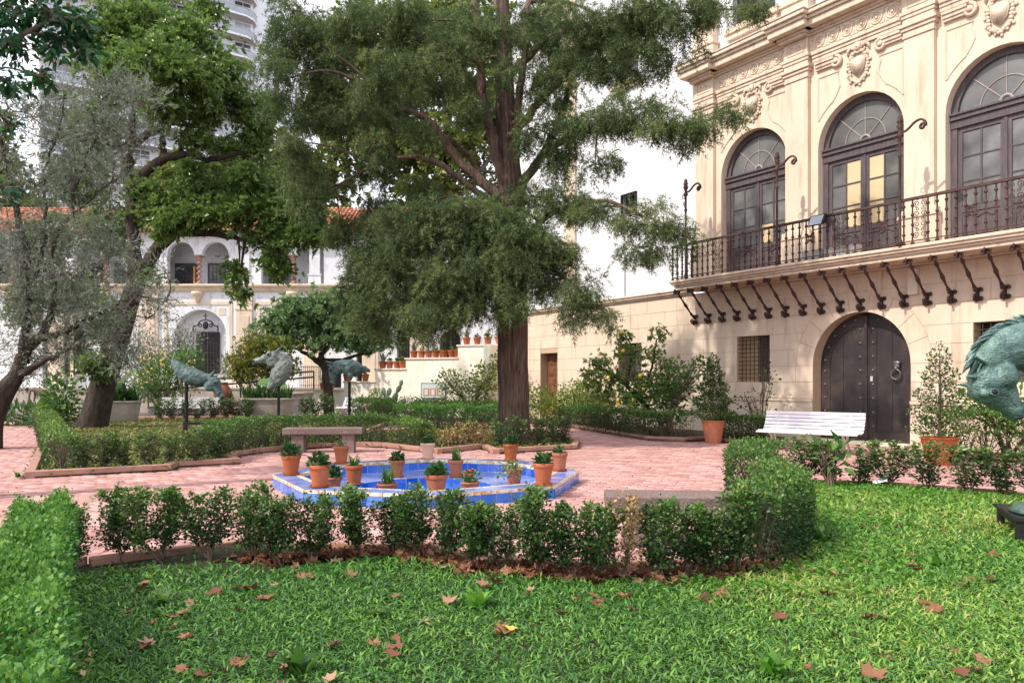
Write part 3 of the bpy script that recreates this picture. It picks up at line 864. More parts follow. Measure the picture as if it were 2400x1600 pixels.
# ashlar blocks in courses, proud of the joint ground
rows = [1.06, 1.48, 1.90, 2.32, 2.74, 3.20, 3.65, 4.08]
R2 = 1.75
def put_block(poly, y0=-0.012, name='ashlar_block', mt='cream'):
    mm = MB(); mm.slab(poly, y0, 0.002); return mm.build(name, mt, PAL)
g = 0.005
for ri in range(len(rows) - 1):
    z0, z1 = rows[ri] + g, rows[ri + 1] - g
    iv = [[S0, S1]]
    def cut(a, c):
        global iv
        out = []
        for p, q in iv:
            if c <= p or a >= q: out.append([p, q]); continue
            if a > p: out.append([p, a])
            if c < q: out.append([c, q])
        iv = out
    for o in ops_g:
        if o.get('arch'): continue
        if o['z0'] < z1 - 0.05 and o['z1'] > z0 + 0.05: cut(o['x0'], o['x1'])
    mid = 0.5 * (z0 + z1)
    aw = math.sqrt(max(0, R2 ** 2 - (z0 - DS) ** 2))
    if z1 <= DS + 0.01: cut(DC - DR, DC + DR)
    elif z0 < DS + R2 - 0.02: cut(DC - aw, DC + aw)
    step = 1.58
    for p, q in iv:
        xs = [p] + [x for x in np.arange(S0 + (ri % 2) * step / 2, S1, step) if p + 0.35 < x < q - 0.35] + [q]
        for a, c in zip(xs, xs[1:]):
            poly = [(a + g, z0), (c - g, z0), (c - g, z1), (a + g, z1)]
            if z0 > DS - 0.01 and z0 < DS + R2 - 0.02:
                zz = np.linspace(z0, z1, 6)
                if abs(c - q) < 1e-6 and abs(q - (DC - aw)) < 1e-6:
                    poly = [(a + g, z0)] + [(DC - math.sqrt(max(0, R2 ** 2 - (z - DS) ** 2)) - g, z) for z in zz] + [(a + g, z1)]
                elif abs(a - p) < 1e-6 and abs(p - (DC + aw)) < 1e-6:
                    poly = [(c - g, z0), (c - g, z1)] + [(DC + math.sqrt(max(0, R2 ** 2 - (z - DS) ** 2)) + g, z) for z in zz[::-1]]
            put_block(poly)
nv = 9
for i in range(nv):
    a0 = math.pi * i / nv + 0.004; a1 = math.pi * (i + 1) / nv - 0.004
    poly = arc(DC, DS, DR + 0.001, a1, a0, 5) + arc(DC, DS, R2 - g, a0, a1, 5)
    put_block(poly, -0.013, 'voussoir')
# plinth below the courses
for a, c in ((S0, -13.5), (-12.4, DC - DR), (DC + DR, S1)):
    m = MB(); m.box(a, c, -0.035, 0.02, -0.05, 0.98); m.box(a, c, -0.06, 0.02, 0.98, 1.05); m.build('plinth', 'cream', PAL)
# string course left of the balcony
m = MB()
m.box(S0, -5.62, -0.07, 0.02, 4.085, 4.15); m.box(S0, -5.62, -0.13, 0.02, 4.15, 4.22); m.box(S0, -5.62, -0.17, 0.02, 4.22, 4.27)
bevel(m.build('string_course', 'cream_trim', PAL), 0.015)

# upper walls
BAYS = [-3.45, -0.30, 2.85, 6.0]
ops_u = [dict(x0=c - 1.115, x1=c + 1.115, z0=4.42, z1=7.30, arch=True) for c in BAYS[:3]]
m = MB(); holed_wall(m, -5.45, S1, 4.30, 10.8, ops_u, 0.0, 0.32); m.box(-5.45, -5.44, 0.0, 0.1, 4.3, 10.8); m.build('upper_wall', 'cream', PAL)
ops_w = [dict(x0=-8.85, x1=-8.2, z0=7.0, z1=7.65)]
m = MB(); holed_wall(m, S0, -5.44, 4.26, 11.0, ops_w, 0.06, 0.2)
holed_wall(m, S0, -5.44, 11.0, 16.5, [dict(x0=-9.2, x1=-8.1, z0=11.45, z1=13.6)], 0.06, 0.25)
m.build('side_wall', 'white_wall', PAL)
m = MB(); holed_wall(m, -5.44, S1, 10.8, 16.5, [dict(x0=-4.2, x1=-2.75, z0=11.45, z1=13.8), dict(x0=-1.05, x1=0.4, z0=11.45, z1=13.8), dict(x0=2.1, x1=3.55, z0=11.45, z1=13.8)], 0.06, 0.25)
m.build('attic_wall', 'white_wall', PAL)
m = MB(); m.box(-12.0, -11.35, -0.02, 0.05, 4.27, 16.5); m.build('corner_strip', 'cream', PAL)
m = MB(); m.box(S0, S1, 0.3, 8.5, 16.4, 16.6); m.build('roof', 'tower_soffit', PAL)

def grille_window(x0, x1, z0, z1, nx, nz, back='tan_board', yb=0.30):
    w = MB(); w.box(x0, x1, yb, yb + 0.02, z0, z1); wo = w.build('window', back, PAL)
    w = MB(); w.box((x0 + x1) / 2 - 0.02, x1, yb - 0.02, yb - 0.001, z0, z1); w.build('shutter', 'window_wood' if back != 'dark_recess' else 'glass_far', wo)
    for i in range(1, nx):
        x = x0 + (x1 - x0) * i / nx
        t = MB(); t.tube([(x, 0.05, z0), (x, 0.05, z1)], 0.011, 6); t.build('grille_bar', 'iron_rust', wo)
    for i in range(1, nz):
        z = z0 + (z1 - z0) * i / nz
        t = MB(); t.tube([(x0, 0.062, z), (x1, 0.062, z)], 0.011, 6); t.build('grille_bar', 'iron_rust', wo)
    return wo
grille_window(-3.99, -2.88, 1.48, 2.74, 8, 11)
grille_window(-8.98, -7.87, 1.48, 2.74, 8, 11, 'dark_recess')
grille_window(2.32, 3.45, 1.48, 2.74, 7, 8, 'dark_recess')
grille_window(-9.2, -8.1, 11.45, 13.6, 7, 9, 'dark_recess', 0.28)
for x0 in (-4.2, -1.05, 2.1):
    grille_window(x0, x0 + 1.45, 11.45, 13.8, 8, 6, 'dark_recess', 0.28)
    w = MB(); w.box(x0 - 0.2, x0 + 1.65, -0.12, 0.06, 11.27, 11.44); w.box(x0 - 0.12, x0 + 1.57, -0.06, 0.06, 11.12, 11.27); bevel(w.build('window_sill', 'cream_trim', PAL), 0.02)
w = MB(); w.box(-9.4, -7.9, -0.10, 0.06, 11.27, 11.44); w.box(-9.3, -8.0, -0.05, 0.06, 11.14, 11.27); bevel(w.build('window_sill', 'cream_trim', PAL), 0.02)
# little iron-barred vent window and the drain pipe line below it
w = MB(); w.box(-8.85, -8.2, 0.2, 0.22, 7.0, 7.65); wo = w.build('window', 'dark_recess', PAL)
for k in range(5):
    z = 7.03 + 0.14 * k
    t = MB(); t.tube(spiral(-8.68, z + 0.02, 0.07, 0.02, 0, 1.2, 12, 0.03), 0.012, 5); t.tube(spiral(-8.38, z + 0.02, 0.07, 0.02, math.pi, -1.2, 12, 0.03), 0.012, 5); t.build('grille_scroll', 'iron_black', wo); wo.children[-1]['kind'] = 'stuff'
t = MB(); t.box(-8.9, -8.84, 0.0, 0.06, 6.95, 7.7); t.box(-8.21, -8.15, 0.0, 0.06, 6.95, 7.7); t.box(-8.9, -8.15, 0.0, 0.059, 7.65, 7.7); t.build('frame', 'iron_black', wo)
t = MB(); t.tube([(-8.72, 0.02, 4.28), (-8.72, 0.02, 6.95)], 0.018, 6); t.build('drain_pipe', 'grey_paint', PAL)
# small panelled door at the far end
w = MB(); w.box(-13.5, -12.4, 0.33, 0.37, 0, 2.56); dd = w.build('door', 'brown_wood', PAL)
for i in range(2):
    for j in range(6):
        x = -13.42 + i * 0.5; z = 0.12 + j * 0.40
        w = MB(); w.box(x, x + 0.42, 0.305, 0.329, z, z + 0.32); w.box(x + 0.08, x + 0.34, 0.285, 0.304, z + 0.07, z + 0.25); bevel(w.build('panel', 'brown_wood', dd), 0.012)

# ---------------- the great studded double door
def half_door(s):
    """s=-1 left leaf, +1 right leaf"""
    r = DR - 0.01
    pts = [(DC + s * 0.05, 0.06), (DC + s * r, 0.06)] + [(DC + s * r * math.cos(a), DS + r * math.sin(a)) for a in np.linspace(0, math.pi / 2 - 0.04, 16)]
    if s < 0: pts = pts[::-1]
    w = MB(); w.slab(pts, 0.33, 0.40)
    leaf = w.build('door', 'door_black', PAL)
    # raised border following the arch
    def rim(r0, r1, y0):
        o = [(DC + s * r1, 0.30)] + [(DC + s * r1 * math.cos(a), DS + r1 * math.sin(a)) for a in np.linspace(0, math.pi / 2 - 0.06, 16)]
        i = [(DC + s * r0, 0.30)] + [(DC + s * r0 * math.cos(a), DS + r0 * math.sin(a)) for a in np.linspace(0, math.pi / 2 - 0.06, 16)]
        q = o + i[::-1]
        if s < 0: q = q[::-1]
        ww = MB(); ww.slab(q, y0, 0.335); return ww
    rim(r - 0.26, r, 0.315).build('border', 'door_black', leaf)
    w = MB(); a, c = sorted((DC + s * 0.055, DC + s * 0.25)); w.box(a, c, 0.314, 0.333, 0.30, DS + r - 0.05 - (0.0 if s < 0 else 0.0)); w.build('border', 'door_black', leaf)
    w = MB(); a, c = sorted((DC + s * 0.055, DC + s * r)); w.box(a, c, 0.311, 0.333, 0.06, 0.30); w.build('kick_board', 'door_black', leaf)
    w = MB(); a, c = sorted((DC + s * 0.63, DC + s * 0.638)); w.box(a, c, 0.325, 0.333, 0.3, DS + r * 0.70); w.build('board_joint', 'iron_black', leaf)
    st = MB()
    st.lathe([(0.036, 0), (0.036, 0.008), (0.026, 0.012), (0.022, 0.024), (0.010, 0.032), (0.001, 0.034)], 10, mtx=XZ)
    sm = st.mesh('stud', 'door_stud', True)
    for k in range(8):
        inst(sm, 'stud', leaf, (DC + s * 0.165, 0.312, 0.42 + k * 0.335))
    for k in range(5):
        inst(sm, 'stud', leaf, (DC + s * (r - 0.12), 0.312, 0.42 + k * 0.335))
    for a in (0.12, 0.42, 0.72, 1.02, 1.3):
        rr = r - 0.12
        inst(sm, 'stud', leaf, (DC + s * rr * math.cos(a), 0.312, DS + rr * math.sin(a)))
    return leaf
half_door(-1)
rl = half_door(1)
w = MB(); w.box(DC - DR, DC + DR, 0.41, 0.43, 0, 3.3); w.build('dark_door_backing', 'dark_recess', PAL)  # dark sheet added behind the leaves to stop light leaking through the gap
w = MB(); w.box(DC - 0.06, DC + 0.06, 0.30, 0.35, 0.06, DS + DR - 0.03); w.build('door_post', 'door_black', PAL)
w = MB(); w.lathe([(0.03, 0.05), (0.05, 0.12), (0.032, 0.2), (0.032, 2.75), (0.055, 2.85), (0.04, 2.95), (0.06, 3.02), (0.05, 3.12)], 12, (DC, 0.29, 0)); w.build('door_column', 'door_black', PAL, True)
w = MB(); w.ball((DC + 0.76, 0.30, 1.86), (0.09, 0.06, 0.11)); w.ball((DC + 0.76, 0.28, 1.93), (0.11, 0.04, 0.05)); w.ball((DC + 0.76, 0.27, 1.80), (0.05, 0.05, 0.05))
w.torus(0.115, 0.017, 20, 6, Matrix.Translation((DC + 0.76, 0.255, 1.66)) @ XZ); w.ball((DC + 0.76, 0.26, 1.54), 0.028); w.build('knocker', 'door_stud', rl, True)
w = MB(); w.box(DC + 0.10, DC + 0.16, 0.30, 0.313, 1.5, 1.62); w.build('lock_plate', 'grey_paint', rl)
w = MB(); w.box(DC - DR, DC + DR, -0.25, 0.4, -0.05, 0.055); w.build('threshold', 'cap_stone', PAL)

# ---------------- pilasters, entablature and cornice
PIL = [-5.10, -1.97, 1.21, 4.42]
for pc in PIL:
    w = MB()
    w.box(pc - 0.34, pc + 0.34, -0.12, 0.002, 4.45, 9.22)
    bevel(w.build('pilaster', 'cream', PAL), 0.012)
    w = MB(); w.box(pc - 0.44, pc + 0.44, -0.17, 0.002, 4.40, 5.15); w.box(pc - 0.47, pc + 0.47, -0.2, 0.002, 5.15, 5.22); w.box(pc - 0.42, pc + 0.42, -0.165, 0.002, 5.22, 5.34); bevel(w.build('pilaster_base', 'cream', PAL), 0.015)
    w = MB(); w.box(pc - 0.36, pc + 0.36, -0.15, 0.001, 9.22, 9.27); w.box(pc - 0.35, pc + 0.35, -0.135, 0.001, 9.27, 9.38); w.box(pc - 0.39, pc + 0.39, -0.17, 0.001, 9.38, 9.46); w.box(pc - 0.43, pc + 0.43, -0.21, 0.001, 9.46, 9.54); bevel(w.build('capital', 'cream_trim', PAL), 0.012)
    w = MB(); w.box(pc - 0.36, pc + 0.36, -0.15, 0.001, 9.545, 9.66); w.box(pc - 0.38, pc + 0.38, -0.175, 0.001, 9.66, 9.74); w.box(pc - 0.41, pc + 0.41, -0.2, 0.001, 9.74, 9.82); w.box(pc - 0.36, pc + 0.36, -0.16, 0.001, 9.82, 10.22); bevel(w.build('entablature_block', 'cream_trim', PAL), 0.01)
    w = MB()
    w.tube(spiral(pc - 0.11, 10.02, 0.085, 0.02, 0, 1.4, 16, -0.165), 0.016, 5); w.tube(spiral(pc + 0.11, 10.02, 0.085, 0.02, math.pi, -1.4, 16, -0.165), 0.016, 5)
    w.box(pc - 0.24, pc + 0.24, -0.175, -0.155, 9.88, 9.895); w.box(pc - 0.24, pc + 0.24, -0.175, -0.155, 10.145, 10.16); w.box(pc - 0.24, pc - 0.225, -0.174, -0.155, 9.895, 10.145); w.box(pc + 0.225, pc + 0.24, -0.174, -0.155, 9.895, 10.145)
    w.build('scroll_ornament', 'cream_trim', PAL)
    w = MB()
    for (o, z0, z1) in ((0.22, 10.225, 10.29), (0.27, 10.29, 10.36), (0.47, 10.36, 10.52), (0.53, 10.52, 10.60), (0.60, 10.60, 10.70), (0.63, 10.70, 10.74)):
        w.box(pc - 0.36 - (o - 0.16) * 0.62, pc + 0.36 + (o - 0.16) * 0.62, -o - 0.10, 0.06, z0, z1)
    bevel(w.build('cornice_break', 'cream_trim', PAL), 0.018)
    w = MB(); w.box(pc - 0.40, pc + 0.40, -0.20, 0.05, 10.745, 11.2); w.box(pc - 0.45, pc + 0.45, -0.25, 0.05, 11.2, 11.27); w.box(pc - 0.37, pc + 0.37, -0.17, 0.05, 11.27, 11.75); w.box(pc - 0.42, pc + 0.42, -0.22, 0.05, 11.75, 11.83); w.box(pc - 0.33, pc + 0.33, -0.13, 0.05, 11.83, 16.3); bevel(w.build('attic_pilaster', 'cream', PAL), 0.015)
rd = MB()
rd.torus(0.135, 0.022, 20, 6, XZ); rd.torus(0.075, 0.014, 16, 5, XZ); rd.lathe([(0.04, 0), (0.035, 0.02), (0.001, 0.03)], 10, mtx=XZ)
for sx in (-1, 1):
    for sz in (-1, 1):
        rd.tube([(sx * 0.19, 0, sz * 0.06), (sx * 0.19, 0, sz * 0.165), (sx * 0.08, 0, sz * 0.165)], 0.012, 5)
rd_me = rd.mesh('roundel', 'cream_trim', True)
ends = [-5.45] + PIL + [S1]
for i in range(len(PIL)):
    a = PIL[i] + 0.43; c = (PIL[i + 1] - 0.43) if i + 1 < len(PIL) else S1
    w = MB(); w.box(a, c, -0.06, 0.001, 9.545, 9.64); w.box(a, c, -0.085, 0.001, 9.64, 9.72); w.box(a, c, -0.12, 0.001, 9.72, 9.80); bevel(w.build('architrave', 'cream_trim', PAL), 0.01)
    w = MB(); w.box(a - 0.08, c + 0.08, -0.07, 0.001, 9.801, 10.225); w.build('frieze', 'cream', PAL)
    w = MB()
    for (o, z0, z1) in ((0.13, 10.23, 10.29), (0.18, 10.29, 10.36), (0.40, 10.36, 10.52), (0.46, 10.52, 10.60), (0.53, 10.60, 10.70), (0.56, 10.70, 10.735)):
        w.box(PIL[i] + 0.36, (PIL[i + 1] - 0.36) if i + 1 < len(PIL) else S1, -o, 0.06, z0, z1)
    bevel(w.build('cornice', 'cream_trim', PAL), 0.018)
    nn = 6
    for k in range(nn):
        inst(rd_me, 'roundel', PAL, (a + 0.02 + (c - a - 0.04) * (k + 0.5) / nn, -0.075, 10.01))

# ---------------- ornament of each bay: wreathed shield, scroll mouldings, spandrel panels
sh = MB()
for i in range(30):
    a = 2 * math.pi * i / 30
    rr = 0.33 + 0.02 * math.sin(7 * a)
    sh.ball((rr * 0.72 * math.cos(a), -0.04, rr * 1.12 * math.sin(a) - 0.03), (0.052, 0.05, 0.045), 7, 4)
    if i % 2: sh.ball((rr * 0.9 * math.cos(a), -0.03, rr * 1.3 * math.sin(a) - 0.03), (0.035, 0.035, 0.04), 6, 4)
sp = [(-0.17, 0.16), (-0.19, 0.04), (-0.15, -0.12), (0.0, -0.27), (0.15, -0.12), (0.19, 0.04), (0.17, 0.16), (0.08, 0.20), (0, 0.16), (-0.08, 0.20)]
sh.slab(sp, -0.09, 0.0)
sh.slab([(p[0] * 0.78, p[1] * 0.78 - 0.005) for p in sp], -0.11, -0.08)
sh.box(-0.14, 0.14, -0.118, -0.10, -0.03, -0.018); sh.box(-0.005, 0.005, -0.118, -0.10, -0.2, 0.12)
sh.ball((0, -0.09, 0.44), (0.085, 0.085, 0.10)); sh.ball((0.0, -0.07, 0.50), (0.095, 0.08, 0.06)); sh.ball((0, -0.18, 0.43), (0.02, 0.03, 0.02), 6, 4)
for s in (-1, 1):
    sh.tube([(s * 0.08, -0.05, 0.38), (s * 0.18, -0.05, 0.48), (s * 0.26, -0.04, 0.42), (s * 0.28, -0.03, 0.30)], [0.05, 0.055, 0.045, 0.02], 6)
    sh.ball((s * 0.13, -0.07, 0.30), 0.05, 6, 4); sh.ball((s * 0.2, -0.06, 0.22), 0.045, 6, 4)
sh.v = [(p[0], p[1] * 0.6, p[2]) for p in sh.v]
sh_me = sh.mesh('shield', 'cream_trim', True)
for c in BAYS[:3]:
    inst(sh_me, 'shield', PAL, (c, -0.01, 9.08))
    for s in (-1, 1):
        w = MB()
        x0, x1 = c + s * 1.14, c + s * 0.62
        for (y, z0, z1) in ((-0.07, 9.30, 9.36), (-0.10, 9.36, 9.44), (-0.13, 9.44, 9.50)):
            w.box(min(x0, x1), max(x0, x1), y, 0.001, z0, z1)
        w.build('scroll_moulding', 'cream_trim', PAL)
        w = MB(); w.tube(spiral(c + s * 0.58, 9.36, 0.145, 0.035, math.pi / 2, s * 1.35, 22, -0.055), 0.042, 7); w.lathe([(0.055, 0), (0.05, 0.10), (0.02, 0.12), (0.001, 0.12)], 10, mtx=Matrix.Translation((c + s * 0.58, 0, 9.36)) @ XZ); w.build('volute', 'cream_trim', PAL, True)
        # thin raised panel line around the spandrel
        pts = [(c + s * 1.10, 9.12), (c + s * 1.10, 8.05)]
        for a in np.linspace(0.60, 1.02, 8):
            pts.append((c + s * 1.32 * math.cos(a), 7.30 + 1.32 * math.sin(a)))
        pts += [(c + s * 0.56, 8.62), (c + s * 0.50, 8.75), (c + s * 0.52, 8.9), (c + s * 0.56, 9.0), (c + s * 0.52, 9.12), (c + s * 1.10, 9.12)]
        w = MB(); w.tube([(p[0], -0.002, p[1]) for p in pts], 0.022, 6); w.build('panel_moulding', 'cream_trim', PAL)
    # round the arch
    ro, ri_ = 1.25, 1.116
    w = MB()

# ---------------- french windows
def french_window(c, idx):
    y = 0.24
    r = 1.10
    pane_me = {}
    f = MB()
    # outer frame: posts and arch band
    f.box(c - r, c - r + 0.13, y - 0.03, y + 0.09, 4.42, 7.18); f.box(c + r - 0.13, c + r, y - 0.03, y + 0.09, 4.42, 7.18)
    o = arc(c, 7.30, r + 0.012, 0, math.pi, 24); i = arc(c, 7.30, r - 0.14, math.pi, 0, 24)
    f.slab(o + i, y - 0.03, y + 0.09)
    wo = f.build('window', 'window_wood', PAL)
    t = MB(); t.box(c - r, c + r, y - 0.07, y + 0.09, 7.18, 7.33); t.box(c - r, c + r, y - 0.11, y - 0.07, 7.28, 7.33); t.box(c - r - 0.01, c + r + 0.01, y - 0.10, y - 0.07, 7.17, 7.21)
    t.box(c - r, c + r, y - 0.055, y + 0.085, 7.00, 7.17); bevel(t.build('transom', 'window_wood', wo), 0.008)
    # fan light: glass and glazing bars
    t = MB(); rg_ = r - 0.13
    t.slab([(c - rg_, 7.335)] + arc(c, 7.335, rg_, math.pi, 0, 24)[1:-1][::1] + [(c + rg_, 7.335)], y + 0.03, y + 0.045)
    t.build('fan_pane', 'glass_fan', wo)
    t = MB()
    for a in (R(45), R(90), R(135)):
        t.tube([(c + 0.12 * math.cos(a), y + 0.02, 7.33 + 0.12 * math.sin(a)), (c + rg_ * math.cos(a), y + 0.02, 7.33 + rg_ * math.sin(a))], 0.012, 6)
    t.tube([(p[0], y + 0.02, p[1]) for p in arc(c, 7.33, 0.52, 0, math.pi, 16)], 0.012, 6)
    t.tube([(p[0], y + 0.02, p[1]) for p in arc(c, 7.33, 0.12, 0, math.pi, 10)], 0.03, 6)
    t.build('fan_bars', 'fan_bar', wo)
    # two leaves
    for s in (-1, 1):
        x0, x1 = sorted((c + s * 0.02, c + s * 0.965))
        lf = MB()
        st = 0.09
        lf.box(x0, x0 + st, y, y + 0.06, 4.45, 7.0); lf.box(x1 - st, x1, y, y + 0.06, 4.45, 7.0)
        lf.box(x0 + st, x1 - st, y, y + 0.06, 6.90, 7.0); lf.box(x0 + st, x1 - st, y, y + 0.06, 5.16, 5.28); lf.box(x0 + st, x1 - st, y, y + 0.06, 4.45, 4.58)
        leaf = lf.build('casement', 'window_wood', wo)
        gx0, gx1, gz0, gz1 = x0 + st, x1 - st, 5.28, 6.90
        mxx = (gx0 + gx1) / 2
        bar = MB(); bar.box(mxx - 0.016, mxx + 0.016, y + 0.005, y + 0.045, gz0, gz1)
        for k in (1, 2):
            z = gz0 + (gz1 - gz0) * k / 3
            bar.box(gx0, gx1, y + 0.006, y + 0.044, z - 0.014, z + 0.014)
        bar.build('glazing_bars', 'window_wood', wo)
        for ci in range(2):
            for rj in range(3):
                a = gx0 if ci == 0 else mxx + 0.016; cc = mxx - 0.016 if ci == 0 else gx1
                z0 = gz0 + (gz1 - gz0) * rj / 3 + 0.014; z1 = gz0 + (gz1 - gz0) * (rj + 1) / 3 - 0.014
                inner = (ci == 1 and s < 0) or (ci == 0 and s > 0)
                mt = 'glass_dusty'
                if idx == 1 and inner: mt = 'paper_pane'
                if idx == 0 and s > 0 and ci == 0 and rj == 0: mt = 'paper_pane'
                q = MB(); q.box(a, cc, y + 0.025, y + 0.033, z0, z1); q.build('pane', mt, wo)
        q = MB(); q.box(gx0, gx1, y + 0.02, y + 0.04, 4.58, 5.16)
        mold = []
        for k in range(25):
            u = k / 24
            mold.append((gx0 + 0.07 + (gx1 - gx0 - 0.14) * u, y + 0.012, 5.06 + 0.035 * math.sin(u * math.pi * 4)))
        q.tube(mold, 0.016, 5)
        q.tube([(gx0 + 0.07, y + 0.012, 5.06), (gx0 + 0.07, y + 0.012, 4.66), (gx1 - 0.07, y + 0.012, 4.66), (gx1 - 0.07, y + 0.012, 5.06)], 0.016, 5)
        q.build('lower_panel', 'window_wood', wo)
    t = MB(); t.box(c - 0.035, c + 0.035, y - 0.025, y, 4.45, 7.0); t.build('meeting_stile', 'window_wood', wo)
    t = MB(); t.box(c - r, c + r, y + 0.1, y + 0.12, 4.42, 8.5); t.build('dark_window_backing', 'dark_recess', wo)  # flat dark sheet, its colour stands for the unlit interior
for i, c in enumerate(BAYS[:3]):
    french_window(c, i)

# ---------------- balcony
BX0, BY = -5.60, -1.05
w = MB()
for (o, z0, z1) in ((0.00, 4.33, 4.40), (0.04, 4.27, 4.33), (0.10, 4.21, 4.27)):
    w.box(BX0 + o, S1, BY + o, 0.0, z0, z1)
w.box(BX0 + 0.13, S1, BY + 0.14, 0.0, 4.13, 4.21)
w.box(BX0 + 0.5, S1, -0.20, 0.0, 4.09, 4.13)
bal = w.build('balcony', 'cream_trim', PAL); bevel(bal, 0.014)
t = MB(); t.box(BX0 + 0.05, S1, BY + 0.04, BY + 0.12, 5.355, 5.41); t.box(BX0 + 0.05, BX0 + 0.11, BY + 0.111, -0.0, 5.366, 5.404); t.build('hand_rail', 'iron_rust', bal)
t = MB(); t.box(BX0 + 0.055, S1, BY + 0.065, BY + 0.095, 4.475, 4.495); t.box(BX0 + 0.065, BX0 + 0.095, BY + 0.096, 0.0, 4.476, 4.494); t.build('bottom_rail', 'iron_rust', bal)
bp = MB()
bp.lathe([(0.0203, 4.40), (0.0435, 4.43), (0.0435, 4.45), (0.0188, 4.47), (0.0188, 4.60), (0.0377, 4.62), (0.0377, 4.64), (0.0188, 4.66), (0.0174, 4.80), (0.0348, 4.82), (0.0348, 4.84), (0.0188, 4.86),
          (0.0174, 5.00), (0.0362, 5.02), (0.0362, 5.05), (0.0188, 5.07), (0.0174, 5.2), (0.0377, 5.23), (0.0377, 5.25), (0.0174, 5.27), (0.0174, 5.37)], 7)
bp_me = bp.mesh('baluster', 'iron_rust')
motif = MB()
for s in (-1, 1):
    for sz in (-1, 1):
        motif.tube(spiral(s * 0.062, sz * 0.075, 0.055, 0.014, math.pi if s > 0 else 0, s * sz * 1.25, 16), 0.014, 5)
motif.torus(0.03, 0.009, 10, 5, XZ)
motif_me = motif.mesh('scroll_motif', 'iron_rust')
dense = MB()
for i in range(4):
    for s in (-1, 1):
        dense.tube(spiral(s * 0.075, -0.33 + i * 0.22, 0.07, 0.015, -math.pi / 2, s * 1.5, 18), 0.009, 5)
        dense.tube(spiral(s * 0.05, -0.22 + i * 0.22, 0.04, 0.012, math.pi / 2, -s * 1.2, 12), 0.008, 5)
dense_me = dense.mesh('scroll_panel', 'iron_rust')
x = BX0 + 0.08; k = 0
scrolls = {2: 1}
while x < S1:
    inst(bp_me, 'baluster', bal, (x, BY + 0.08, 0))
    if k % 9 == 4:
        inst(motif_me, 'scroll_motif', bal, (x + 0.095, BY + 0.08, 4.93)); x += 0.0
    if k % 9 == 8:
        inst(dense_me, 'scroll_panel', bal, (x + 0.16, BY + 0.08, 4.93)); x += 0.14
    if k % 9 == 4 and False: x += 0.05
    x += 0.19; k += 1
for yy in np.arange(BY + 0.27, -0.05, 0.19):
    inst(bp_me, 'baluster', bal, (BX0 + 0.08, float(yy), 0))
inst(dense_me, 'scroll_panel', bal, (BX0 + 0.08, BY + 0.17, 4.93), (0, 0, R(90)))
# lamp standards rising from the rail
lp = MB()
lp.lathe([(0.0450, 4.40), (0.0525, 4.5), (0.0300, 4.55), (0.0270, 6.30), (0.0510, 6.33), (0.0270, 6.38), (0.0300, 6.72), (0.0630, 6.76), (0.0630, 6.80), (0.0300, 6.84), (0.0480, 6.92), (0.0750, 6.98), (0.0450, 7.04), (0.0750, 7.07), (0.0450, 7.12), (0.0525, 7.17), (0.0150, 7.22)], 9)
lp.tube(smooth_path([(0.02, 0, 6.85), (0.12, 0, 6.84), (0.22, 0, 6.90), (0.33, 0, 6.98), (0.46, 0, 7.0), (0.55, 0, 6.92), (0.56, 0, 6.84)], 4) , 0.026, 6)
lp.tube(spiral(0.49, 6.84, 0.075, 0.02, 0, 1.1, 14), 0.028, 6)
lp.tube(spiral(-0.07, 6.72, 0.075, 0.02, math.pi / 2, 1.1, 14), 0.011, 5); lp.tube(spiral(-0.05, 6.52, 0.055, 0.02, math.pi / 2, 1.1, 14), 0.010, 5)
lp.tube([(-0.02, 0, 6.40), (-0.06, 0, 6.46), (-0.02, 0, 6.58)], 0.008, 5)
lp_me = lp.mesh('lamp_standard', 'iron_rust', True)
for s in (-4.93, -1.84, 1.32, 4.5):
    inst(lp_me, 'lamp_standard', bal, (s, BY + 0.0, 0))
# wrought brackets under the slab
br = MB()
top, bot = Vector((0, -0.80, 4.10)), Vector((0, -0.07, 3.33))
pts, rad = [], []
for i in range(25):
    u = i / 24
    pts.append(top.lerp(bot, u))
    rr = 0.024
    for c_, w_, h_ in ((0.18, 0.035, 0.022), (0.5, 0.10, 0.018), (0.82, 0.035, 0.022), (0.5, 0.03, 0.008)):
        rr += h_ * math.exp(-((u - c_) / w_) ** 2)
    rad.append(rr)
br.tube(pts, rad, 8)
for yy, zz, sgn in ((-0.86, 4.10, 1), (-0.74, 4.11, -1)):
    br.tube([(0, yy + p[0], zz + p[2]) for p in spiral(0, 0, 0.065, 0.02, math.pi / 2, sgn * 1.2, 14)], 0.022, 6)
for yy, zz, sgn in ((-0.09, 3.40, 1), (-0.09, 3.24, -1), (-0.19, 3.27, 1)):
    br.tube([(0, yy + p[0], zz + p[2]) for p in spiral(0, 0, 0.065, 0.02, -math.pi / 2, sgn * 1.2, 14)], 0.024, 6)
br.box(-0.018, 0.018, -0.03, 0.0, 3.18, 3.46)
for s_ in (-1, 1):
    br.tube(spiral(s_ * 0.055, 3.24, 0.05, 0.015, math.pi if s_ > 0 else 0, s_ * 1.2, 14, -0.05), 0.018, 6)
    br.tube(spiral(s_ * 0.055, 3.42, 0.045, 0.015, math.pi if s_ > 0 else 0, -s_ * 1.2, 14, -0.04), 0.016, 6)
    br.tube(spiral(s_ * 0.055, 4.07, 0.05, 0.015, math.pi if s_ > 0 else 0, s_ * 1.2, 14, -0.84), 0.018, 6)
br_me = br.mesh('bracket', 'iron_rust', True)
for i in range(24):
    s = -5.52 + 0.53 * i
    if s < S1: inst(br_me, 'bracket', bal, (s, 0, 0))
# wall vent box below the balcony
w = MB(); w.box(0.95, 1.17, -0.10, 0.0, 3.45, 4.02)
for k in range(5): w.box(0.99, 1.13, -0.112, -0.10, 3.52 + k * 0.085, 3.56 + k * 0.085)
w.build('vent_box', 'cap_stone', PAL)

